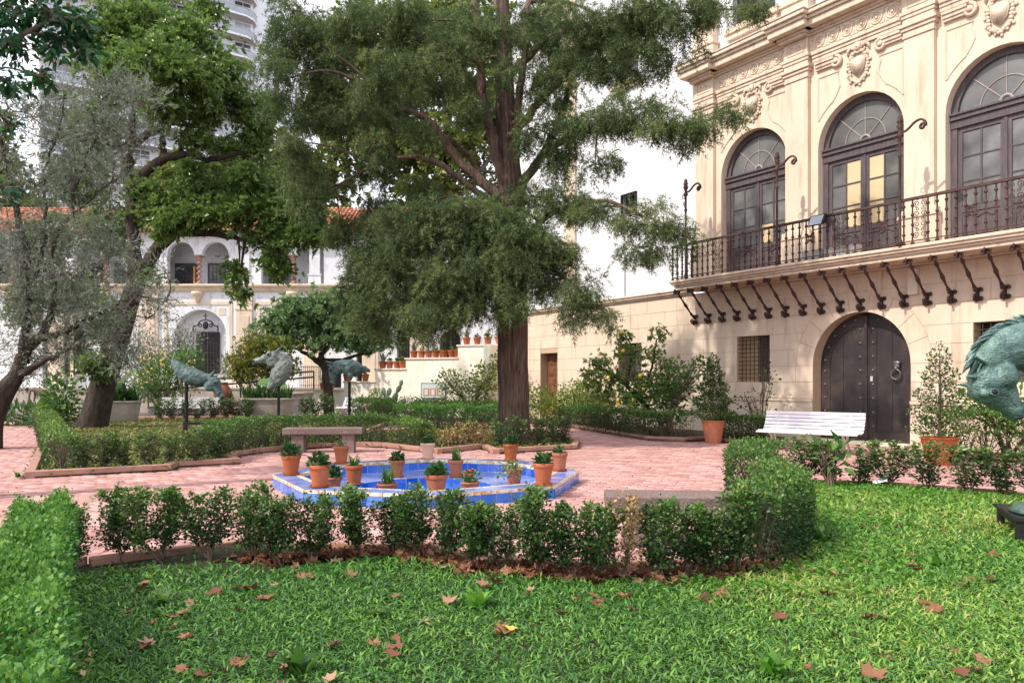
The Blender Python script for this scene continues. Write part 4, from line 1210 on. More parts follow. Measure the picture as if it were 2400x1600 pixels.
# things standing on / clamped to the balcony (palace coordinates turned into world coordinates)
PM = PAL.matrix_basis if False else Matrix.Translation(PAL.location) @ Matrix.Rotation(PAL.rotation_euler.z, 4, 'Z')
def on_palace(x, y, z): return PM @ Vector((x, y, z))
fl = thing('floodlight', 'small grey floodlight clamped to the balcony hand rail', 'floodlight', on_palace(-0.62, BY - 0.06, 5.30), PAL.rotation_euler.z)
w = MB(); w.add([(-0.2, -0.16, -0.16), (0.2, -0.16, -0.16), (0.2, -0.02, 0.12), (-0.2, -0.02, 0.12), (-0.15, 0.08, -0.08), (0.15, 0.08, -0.08), (0.15, 0.1, 0.14), (-0.15, 0.1, 0.14)],
              [(0, 1, 2, 3), (7, 6, 5, 4), (0, 4, 5, 1), (1, 5, 6, 2), (2, 6, 7, 3), (3, 7, 4, 0)]); w.build('housing', 'iron_black', fl)
w = MB(); w.add([(-0.17, -0.158, -0.13), (0.17, -0.158, -0.13), (0.17, -0.04, 0.095), (-0.17, -0.04, 0.095)], [(0, 1, 2, 3)]); q = w.build('lens', 'lamp_glass', fl); q.location = (0, -0.004, 0.0)
w = MB(); w.tube([(-0.21, 0.02, 0), (-0.21, 0.06, -0.2), (0.21, 0.06, -0.2), (0.21, 0.02, 0)], 0.012, 5); w.build('yoke', 'iron_black', fl)
for i, (s, wd, lab) in enumerate(((-1.05, 0.5, 'weathered grey trough on the balcony floor, the left of two'), (-0.30, 0.75, 'weathered grey trough on the balcony floor, the right of two'))):
    tr = thing('balcony_trough', lab, 'trough', on_palace(s, -0.62, 4.402), PAL.rotation_euler.z, 'troughs on the balcony')
    w = MB()
    w.box(-wd / 2, wd / 2, -0.15, 0.15, 0.0, 0.02)
    for (a, c, d, e) in ((-wd / 2, wd / 2, -0.17, -0.14), (-wd / 2, wd / 2, 0.14, 0.17), (-wd / 2 - 0.02, -wd / 2 + 0.01, -0.168, 0.168), (wd / 2 - 0.01, wd / 2 + 0.02, -0.168, 0.168)):
        w.box(a, c, d, e, 0.0, 0.27)
    w.build('box', 'grey_box', tr)
    w = MB(); w.box(-wd / 2 + 0.01, wd / 2 - 0.01, -0.139, 0.139, 0.2, 0.24); w.build('soil_fill', 'soil', tr)
# ================================================================== the white arcaded house at the back (front at Y = 40)
BK = thing('arcade_house', 'white colonial house with tiled roof, twin-arch loggia and twisted columns', 'building', (0, 40, 0))
def bxp(px): return (px - CX) / 45.0
def bzp(py): return EYE + (HY - py) / 45.0
LED0, LED1 = 6.15, 6.54
X0B, X1B = -30.0, 0.6
pairs = [(392, 452, 473, 537), (612, 680, 696, 762), (172, 232, 253, 317), (-48, 12, 33, 97)]
ops = []
for a, c, d, e in pairs:
    ops += [dict(x0=bxp(a), x1=bxp(d) + 1.40, z0=LED1, z1=8.06, twin=(bxp(a) + 1.40, bxp(d)))]
m = MB(); holed_wall(m, X0B, X1B, LED1, 9.15, ops, 0.0, 0.35); m.build('loggia_wall', 'old_white', BK)
lops = [dict(x0=bxp(410), x1=bxp(530), z0=0.4, z1=3.9, arch=True), dict(x0=bxp(100), x1=bxp(220), z0=0.4, z1=3.9, arch=True),
        dict(x0=bxp(835), x1=bxp(885), z0=0.0, z1=3.7), dict(x0=bxp(930), x1=bxp(975), z0=0.0, z1=4.2), dict(x0=bxp(740), x1=bxp(800), z0=0.2, z1=2.7), dict(x0=bxp(1030), x1=bxp(1080), z0=0.0, z1=3.6, arch=True)]
m = MB(); holed_wall(m, X0B, X1B, 0.0, LED0, lops, 0.0, 0.6); m.build('lower_wall', 'old_white', BK)
m = MB()
m.box(X0B, X1B, 1.9, 2.0, LED1, 9.4); m.box(X0B, X1B, 0.0, 2.0, LED1 - 0.2, LED1 - 0.002); m.box(X0B, X1B, 0.35, 2.0, 9.2, 9.4)
m.build('loggia_back_wall', 'old_white', BK)
# divider between the pairs inside the loggia
for a, c, d, e in pairs:
    m = MB(); m.box(bxp(e) + 0.4, bxp(e) + 0.6, 0.36, 1.9, LED1, 9.2); m.build('loggia_partition', 'old_white', BK)
m = MB()
for (o, z0, z1) in ((0.08, 6.15, 6.22), (0.14, 6.22, 6.34), (0.22, 6.34, 6.42), (0.30, 6.42, 6.535)):
    m.box(X0B, X1B, -o, 0.02, z0, z1)
bevel(m.build('ledge', 'tan_trim', BK), 0.015)
m = MB()
for (o, z0, z1) in ((0.08, 8.95, 9.02), (0.16, 9.02, 9.10), (0.26, 9.10, 9.17)):
    m.box(X0B, X1B, -o, 0.02, z0, z1)
bevel(m.build('eaves_cornice', 'old_white', BK), 0.015)
# twisted columns
def twisted():
    v, f = [], []
    n, seg = 44, 10
    for i in range(n + 1):
        z = 0.16 + 1.10 * i / n
        a = i / n * 2 * math.pi * 4.2
        ox, oy = 0.05 * math.cos(a), 0.05 * math.sin(a)
        for k in range(seg):
            b_ = 2 * math.pi * k / seg
            v.append((ox + 0.095 * math.cos(b_), oy + 0.095 * math.sin(b_), z))
    for i in range(n):
        for k in range(seg):
            f.append((i * seg + k, i * seg + (k + 1) % seg, (i + 1) * seg + (k + 1) % seg, (i + 1) * seg + k))
    mm = MB(); mm.add(v, f)
    mm.box(-0.17, 0.17, -0.17, 0.17, 0.0, 0.07); mm.lathe([(0.15, 0.07), (0.16, 0.10), (0.12, 0.14), (0.12, 0.17)], 12)
    mm.lathe([(0.10, 1.24), (0.13, 1.27), (0.11, 1.30), (0.16, 1.42), (0.19, 1.46)], 12); mm.box(-0.2, 0.2, -0.2, 0.2, 1.46, 1.54)
    return mm.mesh('twisted_column', 'kerb', True)
tw_me = twisted()
corb = MB()
corb.lathe([(0.03, -0.62), (0.09, -0.58), (0.12, -0.45), (0.20, -0.36), (0.24, -0.22), (0.30, -0.18), (0.32, -0.02)], 12)
corb_me = corb.mesh('corbel', 'tan_trim', True)
for a, c, d, e in pairs:
    xm = (bxp(a) + 1.40 + bxp(d)) / 2
    inst(tw_me, 'twisted_column', BK, (xm, 0.17, LED1))
    inst(corb_me, 'corbel', BK, (xm, -0.05, LED0 + 0.02))
    # timber windows inside the loggia
    for (p0, p1) in ((a + 18, c + 12), (d + 14, e - 8)):
        if p0 > 690: continue
        w = MB(); x0, x1 = bxp(p0) * 41.85 / 40, bxp(p1) * 41.85 / 40
        w.box(x0, x1, 1.84, 1.90, LED1, 7.92); wo = w.build('window', 'window_wood', BK)
        for i in range(4):
            for j in range(3):
                xa = x0 + 0.1 + (x1 - x0 - 0.2) * i / 4 + 0.02; xb = x0 + 0.1 + (x1 - x0 - 0.2) * (i + 1) / 4 - 0.02
                za = LED1 + 0.1 + 1.2 * j / 3 + 0.015; zb = LED1 + 0.1 + 1.2 * (j + 1) / 3 - 0.015
                q = MB(); q.box(xa, xb, 1.825, 1.845, za, zb); q.build('pane', 'glass_far', wo)
w = MB(); w.box(bxp(444), bxp(447), 0.5, 0.6, LED1, 7.9 - 0.35); w.build('prop_post', 'orange_wood', BK)
# lower pilasters, frames and plaques
for px in (573, 353, 868 - 130, 980, 868, 133):
    w = MB(); x = bxp(px)
    w.box(x - 0.42, x + 0.42, -0.10, 0.001, 0.0, 6.14); w.box(x - 0.27, x + 0.27, -0.13, -0.10, 1.0, 4.9); w.box(x - 0.46, x + 0.46, -0.14, 0.001, 5.2, 5.32); w.box(x - 0.46, x + 0.46, -0.14, 0.001, 5.7, 5.78)
    bevel(w.build('pilaster', 'tan_trim', BK), 0.02)
    w = MB(); w.box(x - 0.33, x + 0.33, -0.06, 0.001, LED1 + 0.002, LED1 + 0.45); w.box(x - 0.37, x + 0.37, -0.09, 0.001, LED1 + 0.45, LED1 + 0.52); w.box(x - 0.28, x + 0.28, -0.06, 0.001, LED1 + 0.52, 8.94); bevel(w.build('upper_pilaster', 'old_white', BK), 0.02)
for (pa, pb) in ((385, 545), (603, 720), (165, 325)):
    w = MB(); xa, xb = bxp(pa), bxp(pb); z1 = bzp(707)
    w.box(xa, xb, -0.035, 0.001, z1 - 0.16, z1); w.box(xa, xa + 0.16, -0.034, 0.001, 0.5, z1 - 0.16); w.box(xb - 0.16, xb, -0.034, 0.001, 0.5, z1 - 0.16); w.build('frame_moulding', 'tan_trim', BK)
for px in (521, 624, 300, 400 - 80):
    w = MB(); x = bxp(px); w.box(x - 0.18, x + 0.18, -0.02, 0.001, bzp(738), bzp(722)); w.build('plaque', 'tan_trim', BK)
# grilled window with a cross in the big niche
def niche_window(xc):
    w = MB(); w.box(xc - 1.5, xc + 1.5, 0.55, 0.6, 0.4, 5.4); w.build('niche_back', 'old_white', BK)
    w = MB(); w.box(xc - 0.62, xc + 0.62, 0.45, 0.5, 1.9, 4.1); wo = w.build('window', 'dark_recess', BK)
    w = MB(); w.box(xc - 0.02, xc + 0.02, 0.42, 0.45, 1.9, 4.1); w.build('frame', 'window_wood', wo)
    for i in range(9):
        x = xc - 0.62 + 1.24 * i / 8
        t = MB(); t.tube([(x, 0.15, 1.85), (x, 0.15, 4.1)], 0.016, 5); t.build('grille_bar', 'iron_black', wo)
    for i in range(7):
        z = 1.9 + 2.15 * i / 6
        t = MB(); t.tube([(xc - 0.64, 0.16, z), (xc + 0.64, 0.16, z)], 0.016, 5); t.build('grille_bar', 'iron_black', wo)
    t = MB()
    for s in (-1, 1):
        t.tube(smooth_path([(xc + s * 0.66, 0.15, 4.12), (xc + s * 0.62, 0.15, 4.35), (xc + s * 0.42, 0.15, 4.42), (xc + s * 0.30, 0.15, 4.62), (xc, 0.15, 4.72)], 5), 0.035, 6)
        t.tube(spiral(xc + s * 0.30, 4.40, 0.13, 0.03, 0 if s > 0 else math.pi, s * 1.3, 16, 0.15), 0.028, 5)
        t.lathe([(0.05, 0), (0.02, 0.12), (0.04, 0.18), (0.005, 0.34)], 8, (xc + s * 0.64, 0.15, 4.12))
    t.ball((xc, 0.15, 4.42), (0.16, 0.06, 0.22)); t.box(xc - 0.02, xc + 0.02, 0.13, 0.17, 4.7, 5.05); t.box(xc - 0.11, xc + 0.11, 0.131, 0.169, 4.88, 4.92)
    t.build('iron_crest', 'iron_black', wo)
niche_window(bxp(479))
niche_window(bxp(160))
for (pa, pb, z0, z1, mt) in ((835, 885, 0, 3.7, 'dark_recess'), (930, 975, 0, 4.2, 'glass_far'), (740, 800, 0.2, 2.7, 'dark_recess'), (1030, 1080, 0, 4.3, 'dark_recess')):
    w = MB(); w.box(bxp(pa), bxp(pb), 0.58, 0.64, z0, z1); do = w.build('door', mt, BK)
    for x in (bxp(pa), bxp(pb) - 0.12, (bxp(pa) + bxp(pb)) / 2 - 0.04):
        w = MB(); w.box(x, x + (0.12 if x != (bxp(pa) + bxp(pb)) / 2 - 0.04 else 0.08), 0.50, 0.579, z0, z1 - 0.1); w.build('door_frame', 'window_wood', do)
w = MB(); w.box(bxp(70), bxp(98), 0.0, 0.05, bzp(622), bzp(568)); wo = w.build('window', 'glass_far', BK); wo.location.y = -0.06
for k in (0, 0.5, 1.0):
    q = MB(); x = bxp(70) + k * (bxp(98) - bxp(70)); q.box(x - 0.04, x + 0.04, -0.09, -0.06, bzp(622), bzp(568)); q.build('frame', 'white_paint', wo)
# drain pipes
for px in (813, 1003):
    t = MB(); t.tube([(bxp(px), -0.08, 0.3), (bxp(px), -0.08, 9.0)], 0.05, 8); t.build('drain_pipe', 'grey_paint', BK)
# tiled roof: rafters' plane and barrel tiles; those seen clearly between the branches are single tiles
RZ0, RZ1, RY0, RY1 = 9.15, 11.3, -0.55, 3.6
w = MB(); w.add([(X0B - 0.3, RY0 + 0.05, RZ0 - 0.03), (X1B + 0.3, RY0 + 0.05, RZ0 - 0.03), (X1B + 0.3, RY1, RZ1 - 0.06), (X0B - 0.3, RY1, RZ1 - 0.06)], [(0, 1, 2, 3)])
w.add([(X0B - 0.3, RY1, RZ1 - 0.06), (X1B + 0.3, RY1, RZ1 - 0.06), (X1B + 0.3, 8.2, RZ0), (X0B - 0.3, 8.2, RZ0)], [(0, 1, 2, 3)])
roof = w.build('roof', 'kerb', BK)
tv, tf = [], []
L = 0.46; seg = 6
for i, (y, r_, z) in enumerate(((0, 0.095, 0.02), (L, 0.075, 0.0))):
    for k in range(seg + 1):
        a = math.pi * k / seg
        tv.append((r_ * math.cos(a), y, r_ * 0.9 * math.sin(a) + z))
for k in range(seg):
    tf.append((k, k + 1, seg + 2 + k, seg + 1 + k))
tv.append((0, 0, 0.02)); tv.append((0, 0, 0.02))
tv, tf = np.array(tv), np.array(tf)
slope = unit(np.array([[0, RY1 - RY0, RZ1 - RZ0]]))[0]
nrm = np.array([0, -slope[2], slope[1]])
tile_me = np_mesh('roof_tile', tv, tf, 'roof_tile', np.zeros(len(tv)), True)
Ps = []; Ls = []
nrow = 12; LEN = math.hypot(RY1 - RY0, RZ1 - RZ0)
pitch = 0.225
xs = np.arange(X0B, X1B, pitch)
rot = (math.atan2(RZ1 - RZ0, RY1 - RY0), 0, 0)
for x in xs:
    for j in range(nrow):
        p = np.array([x, RY0, RZ0]) + slope * (j * LEN / nrow) + np.array([RNG.normal(0, 0.006), RNG.normal(0, 0.012), 0])
        pxx = CX + x / 40.0 * FPX
        if 786 < pxx < 880: inst(tile_me, 'roof_tile', roof, tuple(p), (rot[0] + RNG.normal(0, 0.01), RNG.normal(0, 0.02), RNG.normal(0, 0.015)))
        else: Ps.append(p)
Ps = np.array(Ps)
scatter('tile_courses', (tv, tf), Ps, np.tile(slope, (len(Ps), 1)) + RNG.normal(0, 0.01, (len(Ps), 3)), np.tile(nrm, (len(Ps), 1)), np.ones(len(Ps)), 'roof_tile', roof, kind='stuff')
# body of the house
w = MB(); w.box(X1B - 0.02, X1B, 0.0, 8.0, 0.0, 9.15); w.box(X0B, X1B, 7.9, 8.0, 0, 9.15); w.box(X0B, X0B + 0.02, 0.0, 8.0, 0.0, 9.15); w.build('end_wall', 'old_white', BK)

# ================================================================== apartment tower far behind
TW = thing('apartment_tower', 'tall white apartment tower with stacked curved balconies behind the trees', 'building', (-47.5, 104.0, 0), math.atan2(0.6, 0.8))
TWID = 13.6
w = MB(); w.box(-14, TWID - 0.6, 1.8, 16, 0, 74); w.build('core_wall', 'tower_white', TW)
w = MB(); w.box(TWID - 0.6, TWID + 4.5, 3.0, 16, 0, 74); w.build('side_wall', 'tower_white', TW)
for k in range(23):
    z = 3.0 + 3.0 * k
    def outline(o):
        return [(-14, 1.9), (-14, -0.2 - o), (TWID - 2.2, -0.2 - o), (TWID - 0.9 + o, 0.5), (TWID + o, 1.8 ), (TWID + o * 0.9, 3.0)]
    w = MB(); w.prism(outline(0.0), z, z + 0.28); sl = w.build('balcony', 'tower_white', TW)
    w = MB(); w.prism([(p[0] * 0.998, p[1] + 0.05) for p in outline(0.0)], z - 0.03, z - 0.004); w.build('soffit', 'tower_soffit', sl)
    if 28 < z < 72:
        o = outline(0.0)[1:6]
        w = MB(); w.tube([(p[0], p[1] + 0.05, z + 1.28) for p in o], 0.05, 5); w.build('rail', 'tower_rail', sl)
        w = MB()
        for a, c in zip(o, o[1:]):
            w.add([(a[0], a[1] + 0.06, z + 0.36), (c[0], c[1] + 0.06, z + 0.36), (c[0], c[1] + 0.06, z + 1.18), (a[0], a[1] + 0.06, z + 1.18)], [(0, 1, 2, 3)])
        w.build('parapet_glass', 'tower_rail', sl)
        for i, x in enumerate(np.linspace(-12.5, TWID - 3.2, 6)):
            w = MB(); w.box(float(x), float(x) + 2.2, 1.72, 1.79, z + 0.3, z + 2.75); wo = w.build('window', 'glass_far' if (i + k) % 3 else 'tower_rail', TW)
            w = MB(); w.box(float(x) + 1.06, float(x) + 1.12, 1.68, 1.719, z + 0.3, z + 2.75); w.box(float(x), float(x) + 2.2, 1.681, 1.718, z + 2.1, z + 2.2); w.build('frame', 'tower_white', wo)
# pale neighbouring block further left
NB = thing('far_block', 'pale apartment block in the haze behind the magnolia', 'building', (-66, 128, 0), R(8))
w = MB(); w.box(-8, 8, 0, 12, 0, 62); w.build('wall', 'tower_white', NB)
for k in range(18):
    for i in range(4):
        w = MB(); w.box(-6.8 + i * 3.6, -4.9 + i * 3.6, -0.03, 0.02, 3 + k * 3.2, 4.6 + k * 3.2); w.build('window', 'glass_far', NB)

# ================================================================== garden stair wall with stepped coping
A_, B_ = Vector((-9.05, 35.0, 0)), Vector((-0.40, 31.6, 0))
dv = (B_ - A_).normalized()
SW = thing('stair_wall', 'cream garden stair wall with stepped coping, rising behind the cypress', 'wall', A_, math.atan2(dv.y, dv.x))
def sw_x(px):
    k = (px - CX) / FPX
    return (A_.y * k - A_.x) / (dv.x - k * dv.y)
def sw_z(px, py):
    return EYE + (HY - py) / FPX * (A_ + dv * sw_x(px)).y
segs = [(735, 806, sw_z(770, 913)), (806, 880, sw_z(845, 893)), (880, 951, sw_z(915, 863)), (951, 1073, sw_z(1010, 838)), (1073, 1182, sw_z(1120, 807))]
for i, (a, c, z) in enumerate(segs):
    w = MB(); w.box(sw_x(a), sw_x(c), 0.0, 0.32, -0.05, z - 0.07); w.build('wall_panel', 'stair_cream', SW)
    w = MB(); w.box(sw_x(a) - 0.05, sw_x(c) + 0.03, -0.05, 0.40, z - 0.069, z); bevel(w.build('coping', 'cap_stone', SW), 0.012)
w = MB(); w.box(sw_x(735), sw_x(1182), 0.33, 2.4, -0.05, 0.9)
for i in range(1, 5): w.box(sw_x(segs[i][0]), sw_x(1182), 0.33, 2.4, 0.9 + (i - 1) * 0.5, 0.9 + i * 0.42)
w.build('stair_mass', 'stair_cream', SW)
w = MB(); w.box(sw_x(1165), sw_x(1182), -1.4, 0.0, -0.05, segs[4][2] - 0.08); w.build('return_wall', 'stair_cream', SW)
SWM = Matrix.Translation(A_) @ Matrix.Rotation(math.atan2(dv.y, dv.x), 4, 'Z')
# glazed tile picture panel fixed to that wall
tp = thing('tile_picture', 'framed glazed tile picture with orange squares on the stair wall', 'tile picture', SWM @ Vector((sw_x(988), -0.001, 0)), math.atan2(dv.y, dv.x))
pw = sw_x(1046) - sw_x(988); z0, z1 = sw_z(1016, 934), sw_z(1016, 897)
w = MB(); w.box(0, pw, -0.05, 0.0, z0, z1); w.build('frame', 'azulejo_frame', tp)
w = MB(); w.box(0.04, pw - 0.04, -0.06, -0.05, z0 + 0.04, z1 - 0.04); w.build('field', 'azulejo_pale', tp)
for i in range(3):
    x = 0.10 + i * (pw - 0.2) / 3
    w = MB(); w.box(x + 0.02, x + (pw - 0.2) / 3 - 0.02, -0.07, -0.06, z0 + 0.12, z1 - 0.22); w.build('tile', 'azulejo_red', tp)
    w = MB(); w.box(x + 0.09, x + (pw - 0.2) / 3 - 0.09, -0.078, -0.07, z0 + 0.16, z1 - 0.27); w.build('tile', 'azulejo_pale', tp)
tbx = thing('tile_box', 'small tile-clad brick box beside the path below the tile picture', 'tile box', G(974, 957) + (0,), R(-25))
w = MB(); w.box(-0.42, 0.42, -0.3, 0.3, 0, 0.55); w.build('body', 'azulejo_pale', tbx)
w = MB(); w.box(-0.45, 0.45, -0.33, 0.33, 0.55, 0.6); w.build('top', 'azulejo_frame', tbx)
for i in range(2):
    w = MB(); w.box(-0.36 + i * 0.38, -0.04 + i * 0.38, -0.315, -0.3, 0.06, 0.5); w.build('tile', 'azulejo_red', tbx)

# ================================================================== ramp with black hand rails, rubble wall
ra, rb = Vector((-16.6, 35.0, 0)), Vector((-9.4, 36.4, 0))
rd_ = (rb - ra); RL = rd_.length; rd_.normalize()
RMP = thing('ramp', 'stone ramp rising to the terrace behind the planters', 'ramp', ra, math.atan2(rd_.y, rd_.x))
zr0, zr1 = 0.28, 0.92
w = MB(); w.add([(0, 0, -0.05), (RL, 0, -0.05), (RL, 1.5, -0.05), (0, 1.5, -0.05), (0, 0, zr0), (RL, 0, zr1), (RL, 1.5, zr1), (0, 1.5, zr0)], [(0, 3, 2, 1), (4, 5, 6, 7), (0, 1, 5, 4), (1, 2, 6, 5), (2, 3, 7, 6), (3, 0, 4, 7)])
w.build('rubble_wall', 'rubble', RMP)
w = MB(); w.add([(0, -0.04, zr0), (RL, -0.04, zr1), (RL, 0.2, zr1), (0, 0.2, zr0), (0, -0.04, zr0 + 0.06), (RL, -0.04, zr1 + 0.06), (RL, 0.2, zr1 + 0.06), (0, 0.2, zr0 + 0.06)], [(0, 3, 2, 1), (4, 5, 6, 7), (0, 1, 5, 4), (1, 2, 6, 5), (2, 3, 7, 6), (3, 0, 4, 7)])
w.build('brick_coping', 'kerb', RMP)
HRL = thing('ramp_railing', 'black tubular hand rail on the ramp behind the planters', 'railing', ra, math.atan2(rd_.y, rd_.x))
for dz in (0.78, 1.05):
    w = MB(); w.tube([(0, 0.08, zr0 + dz), (RL, 0.08, zr1 + dz)], 0.045, 6); w.build('rail', 'iron_black', HRL)
for i in range(6):
    x = RL * i / 5
    z = zr0 + (zr1 - zr0) * i / 5
    w = MB(); w.tube([(x, 0.08, z + 0.05), (x, 0.08, z + 1.05)], 0.03, 6); w.build('post', 'iron_black', HRL)
TER = thing('terrace_wall', 'stained grey terrace wall at the foot of the white house', 'wall', (-9.4, 37.6, 0))
w = MB(); w.box(-20.0, 3.0, 0, 0.3, -0.05, 1.1); w.box(-20.0, 3.0, -0.04, 0.34, 1.1, 1.18); w.build('wall_body', 'concrete', TER)
w = MB(); w.box(-20, 9.5, 0.3, 2.4, -0.05, 0.95); w.build('terrace_floor', 'cap_stone', TER)
IF = thing('iron_fence', 'black iron fence in front of the dark doorway', 'fence', AT(703, 880, 36.8).xyz * 1.0)
IF.location.z = 1.18
for i in range(16):
    w = MB(); w.tube([(i * 0.09, 0, 0), (i * 0.09, 0, 1.05)], 0.014, 5); w.build('bar', 'iron_black', IF)
for z in (0.1, 1.0):
    w = MB(); w.box(0, 1.35, -0.015, 0.015, z, z + 0.03); w.build('rail', 'iron_black', IF)
# ================================================================== terracotta pots with their plants
def pot_profile(r, h, t=0.014):
    return [(r * 0.66, 0.0), (r * 0.92, h * 0.80), (r * 0.93, h * 0.815), (r * 1.0, h * 0.82), (r * 1.02, h * 0.84), (r * 1.02, h * 0.985), (r * 1.0, h), (r * 0.90, h), (r * 0.88, h * 0.98), (r * 0.86, h * 0.86), (r * 0.3, h * 0.855), (0.002, h * 0.855)]
POT_ME = {}
def pot_mesh(mt):
    if mt not in POT_ME:
        m = MB(); m.lathe(pot_profile(1.0, 2.0), 28); me = m.mesh('pot', mt, True); me.set_sharp_from_angle(angle=R(40)); POT_ME[mt] = me
        m = MB(); m.lathe([(0.80, 0), (0.92, 0.07), (0.95, 0.17), (0.90, 0.17), (0.84, 0.09), (0.002, 0.08)], 24); me = m.mesh('saucer', mt, True); me.set_sharp_from_angle(angle=R(40)); POT_ME[mt + '_s'] = me
        m = MB(); m.lathe([(0.87, 1.735), (0.5, 1.76), (0.002, 1.77)], 20); POT_ME['soil'] = m.mesh('soil_fill', 'soil', True)
    return POT_ME[mt]
def plain_pot(mt):
    if mt + '_p' not in POT_ME:
        m = MB(); m.lathe([(0.66, 0.0), (0.98, 1.86), (1.04, 1.88), (1.05, 1.97), (1.0, 2.0), (0.92, 2.0), (0.88, 1.9), (0.3, 1.72), (0.002, 1.72)], 32); me = m.mesh('pot', mt, True); me.set_sharp_from_angle(angle=R(40)); POT_ME[mt + '_p'] = me
    return POT_ME[mt + '_p']
def plant_rosette(parent, n, r, h, leaf, mt, rng, up=0.6, T=T_OVAL):
    """leafy dome: leaves spread through the volume of a half ball on short stems"""
    d = sphere_dirs(n, rng); d[:, 2] = np.abs(d[:, 2])
    rad = rng.random(n) ** 0.45
    P = d * rad[:, None] * np.array([r, r, h]) + np.array([0, 0, 0.01])
    D = d + rng.normal(0, 0.45, (n, 3)); D[:, 2] += up * 0.4
    N = np.stack([rng.normal(0, 0.4, n), rng.normal(0, 0.4, n), np.ones(n)], 1)
    return scatter('foliage', T, P, D, N, leaf * (0.6 + 0.7 * rng.random(n)), mt, parent, rng=rng)
def plant_strap(parent, n, L, w, mt, rng, arch=0.7, seg=5, spread=0.03):
    """arching strap leaves or grass blades from a common base"""
    V, F, rn = [], [], []
    for i in range(n):
        a = rng.random() * 2 * math.pi
        tilt = 0.25 + rng.random() * 0.75
        l = L * (0.6 + 0.55 * rng.random())
        x0, y0 = rng.normal(0, spread, 2)
        b0 = len(V)
        dx, dy = math.cos(a), math.sin(a)
        r_ = rng.random()
        x = z = 0.0
        th = math.pi / 2 - tilt * 0.55
        for k in range(seg + 1):
            u = k / seg
            ww = w * (1 - u ** 2.2) * (0.75 + 0.5 * min(u * 3, 1)) * 0.5 + 0.0008
            cx_, cy_ = x0 + dx * x, y0 + dy * x
            V.append((cx_ - dy * ww, cy_ + dx * ww, z)); V.append((cx_ + dy * ww, cy_ - dx * ww, z))
            rn += [r_, r_]
            x += l / seg * math.cos(th); z += l / seg * math.sin(th)
            th -= arch * tilt * 1.5 / seg * (0.5 + u)
        for k in range(seg):
            F.append((b0 + 2 * k, b0 + 2 * k + 1, b0 + 2 * k + 3, b0 + 2 * k + 2))
    me = np_mesh('foliage', np.array(V), np.array(F), mt, np.array(rn), True)
    return link(bpy.data.objects.new('foliage', me), parent)
def make_pot(loc, r, h, plant, label, group, mt='terracotta', saucer=True, name='terracotta_pot', seed=0, rz=None):
    rng = np.random.default_rng(1000 + seed)
    t = thing(name, label, 'pot', loc, rng.random() * 6 if rz is None else rz, group)
    sz = 0.0
    me = pot_mesh(mt)
    s = (r, r, h / 2)
    if saucer:
        inst(POT_ME[mt + '_s'], 'saucer', t, (0, 0, 0), (0, 0, 0), (r, r, r)); sz = 0.08 * r
    inst(me if name == 'terracotta_pot' else plain_pot(mt), 'pot', t, (0, 0, sz), (0, 0, 0), s)
    inst(POT_ME['soil'], 'soil_fill', t, (0, 0, sz), (0, 0, 0), s)
    z = sz + h * 0.87
    kind, size = plant
    p = None
    if kind == 'bushy': p = plant_rosette(t, 150, r * 0.95 * size, r * 1.25 * size, r * 0.55, 'leaf_pot', rng)
    elif kind == 'small': p = plant_rosette(t, 60, r * 0.7 * size, r * 0.9 * size, r * 0.5, 'leaf_pot', rng)
    elif kind == 'grass': p = plant_strap(t, 46, r * 2.2 * size, r * 0.10, 'leaf_fresh', rng, 0.9)
    elif kind == 'strap': p = plant_strap(t, 22, r * 2.0 * size, r * 0.22, 'leaf_fresh', rng, 0.8)
    elif kind == 'agave': p = plant_strap(t, 24, r * 2.9 * size, r * 0.42, 'leaf_agave', rng, 0.55)
    elif kind == 'sparse': p = plant_rosette(t, 26, r * 0.75 * size, r * 1.3 * size, r * 0.42, 'leaf_fresh', rng)
    elif kind == 'trail':
        n = 190
        a = rng.normal(3.5, 0.9, n); rr = r * (0.2 + 1.9 * rng.random(n))
        P = np.stack([np.cos(a) * rr, np.sin(a) * rr, r * (0.75 - 0.55 * (rr / r - 0.6) ** 2) + rng.normal(0, r * 0.28, n)], 1)
        D = rng.normal(0, 1, (n, 3)); N = np.tile([0, 0, 1.0], (n, 1)) + rng.normal(0, 0.4, (n, 3))
        p = scatter('foliage', T_OVAL, P, D, N, r * 0.36 * (0.6 + 0.7 * rng.random(n)), 'leaf_lime', t, rng=rng)
    elif kind == 'geranium':
        p = plant_rosette(t, 90, r * 0.95 * size, r * 1.15 * size, r * 0.5, 'leaf_fresh', rng)
        fm = MB()
        for _ in range(7):
            a, q = rng.random() * 6.28, rng.random() * 0.7 * r
            fm.ball((q * math.cos(a), q * math.sin(a), z + r * (0.9 + 0.45 * rng.random())), r * 0.16, 6, 4)
        fm.build('blossoms', 'flower_red', t)
    if p is not None: p.location.z = z
    if kind in ('bushy', 'small', 'sparse', 'geranium', 'trail'):
        sm = MB()
        for _ in range(5):
            a = rng.random() * 6.28
            sm.tube([(0.1 * r * math.cos(a), 0.1 * r * math.sin(a), z - 0.02), (0.45 * r * math.cos(a), 0.45 * r * math.sin(a), z + r * 0.8)], [0.05 * r, 0.025 * r], 5)
        sm.build('stems', 'twig', t)
    return t
FG = 'terracotta pots set round the fountain'
RIMZ = RIM + 0.001; LZ = 0.008
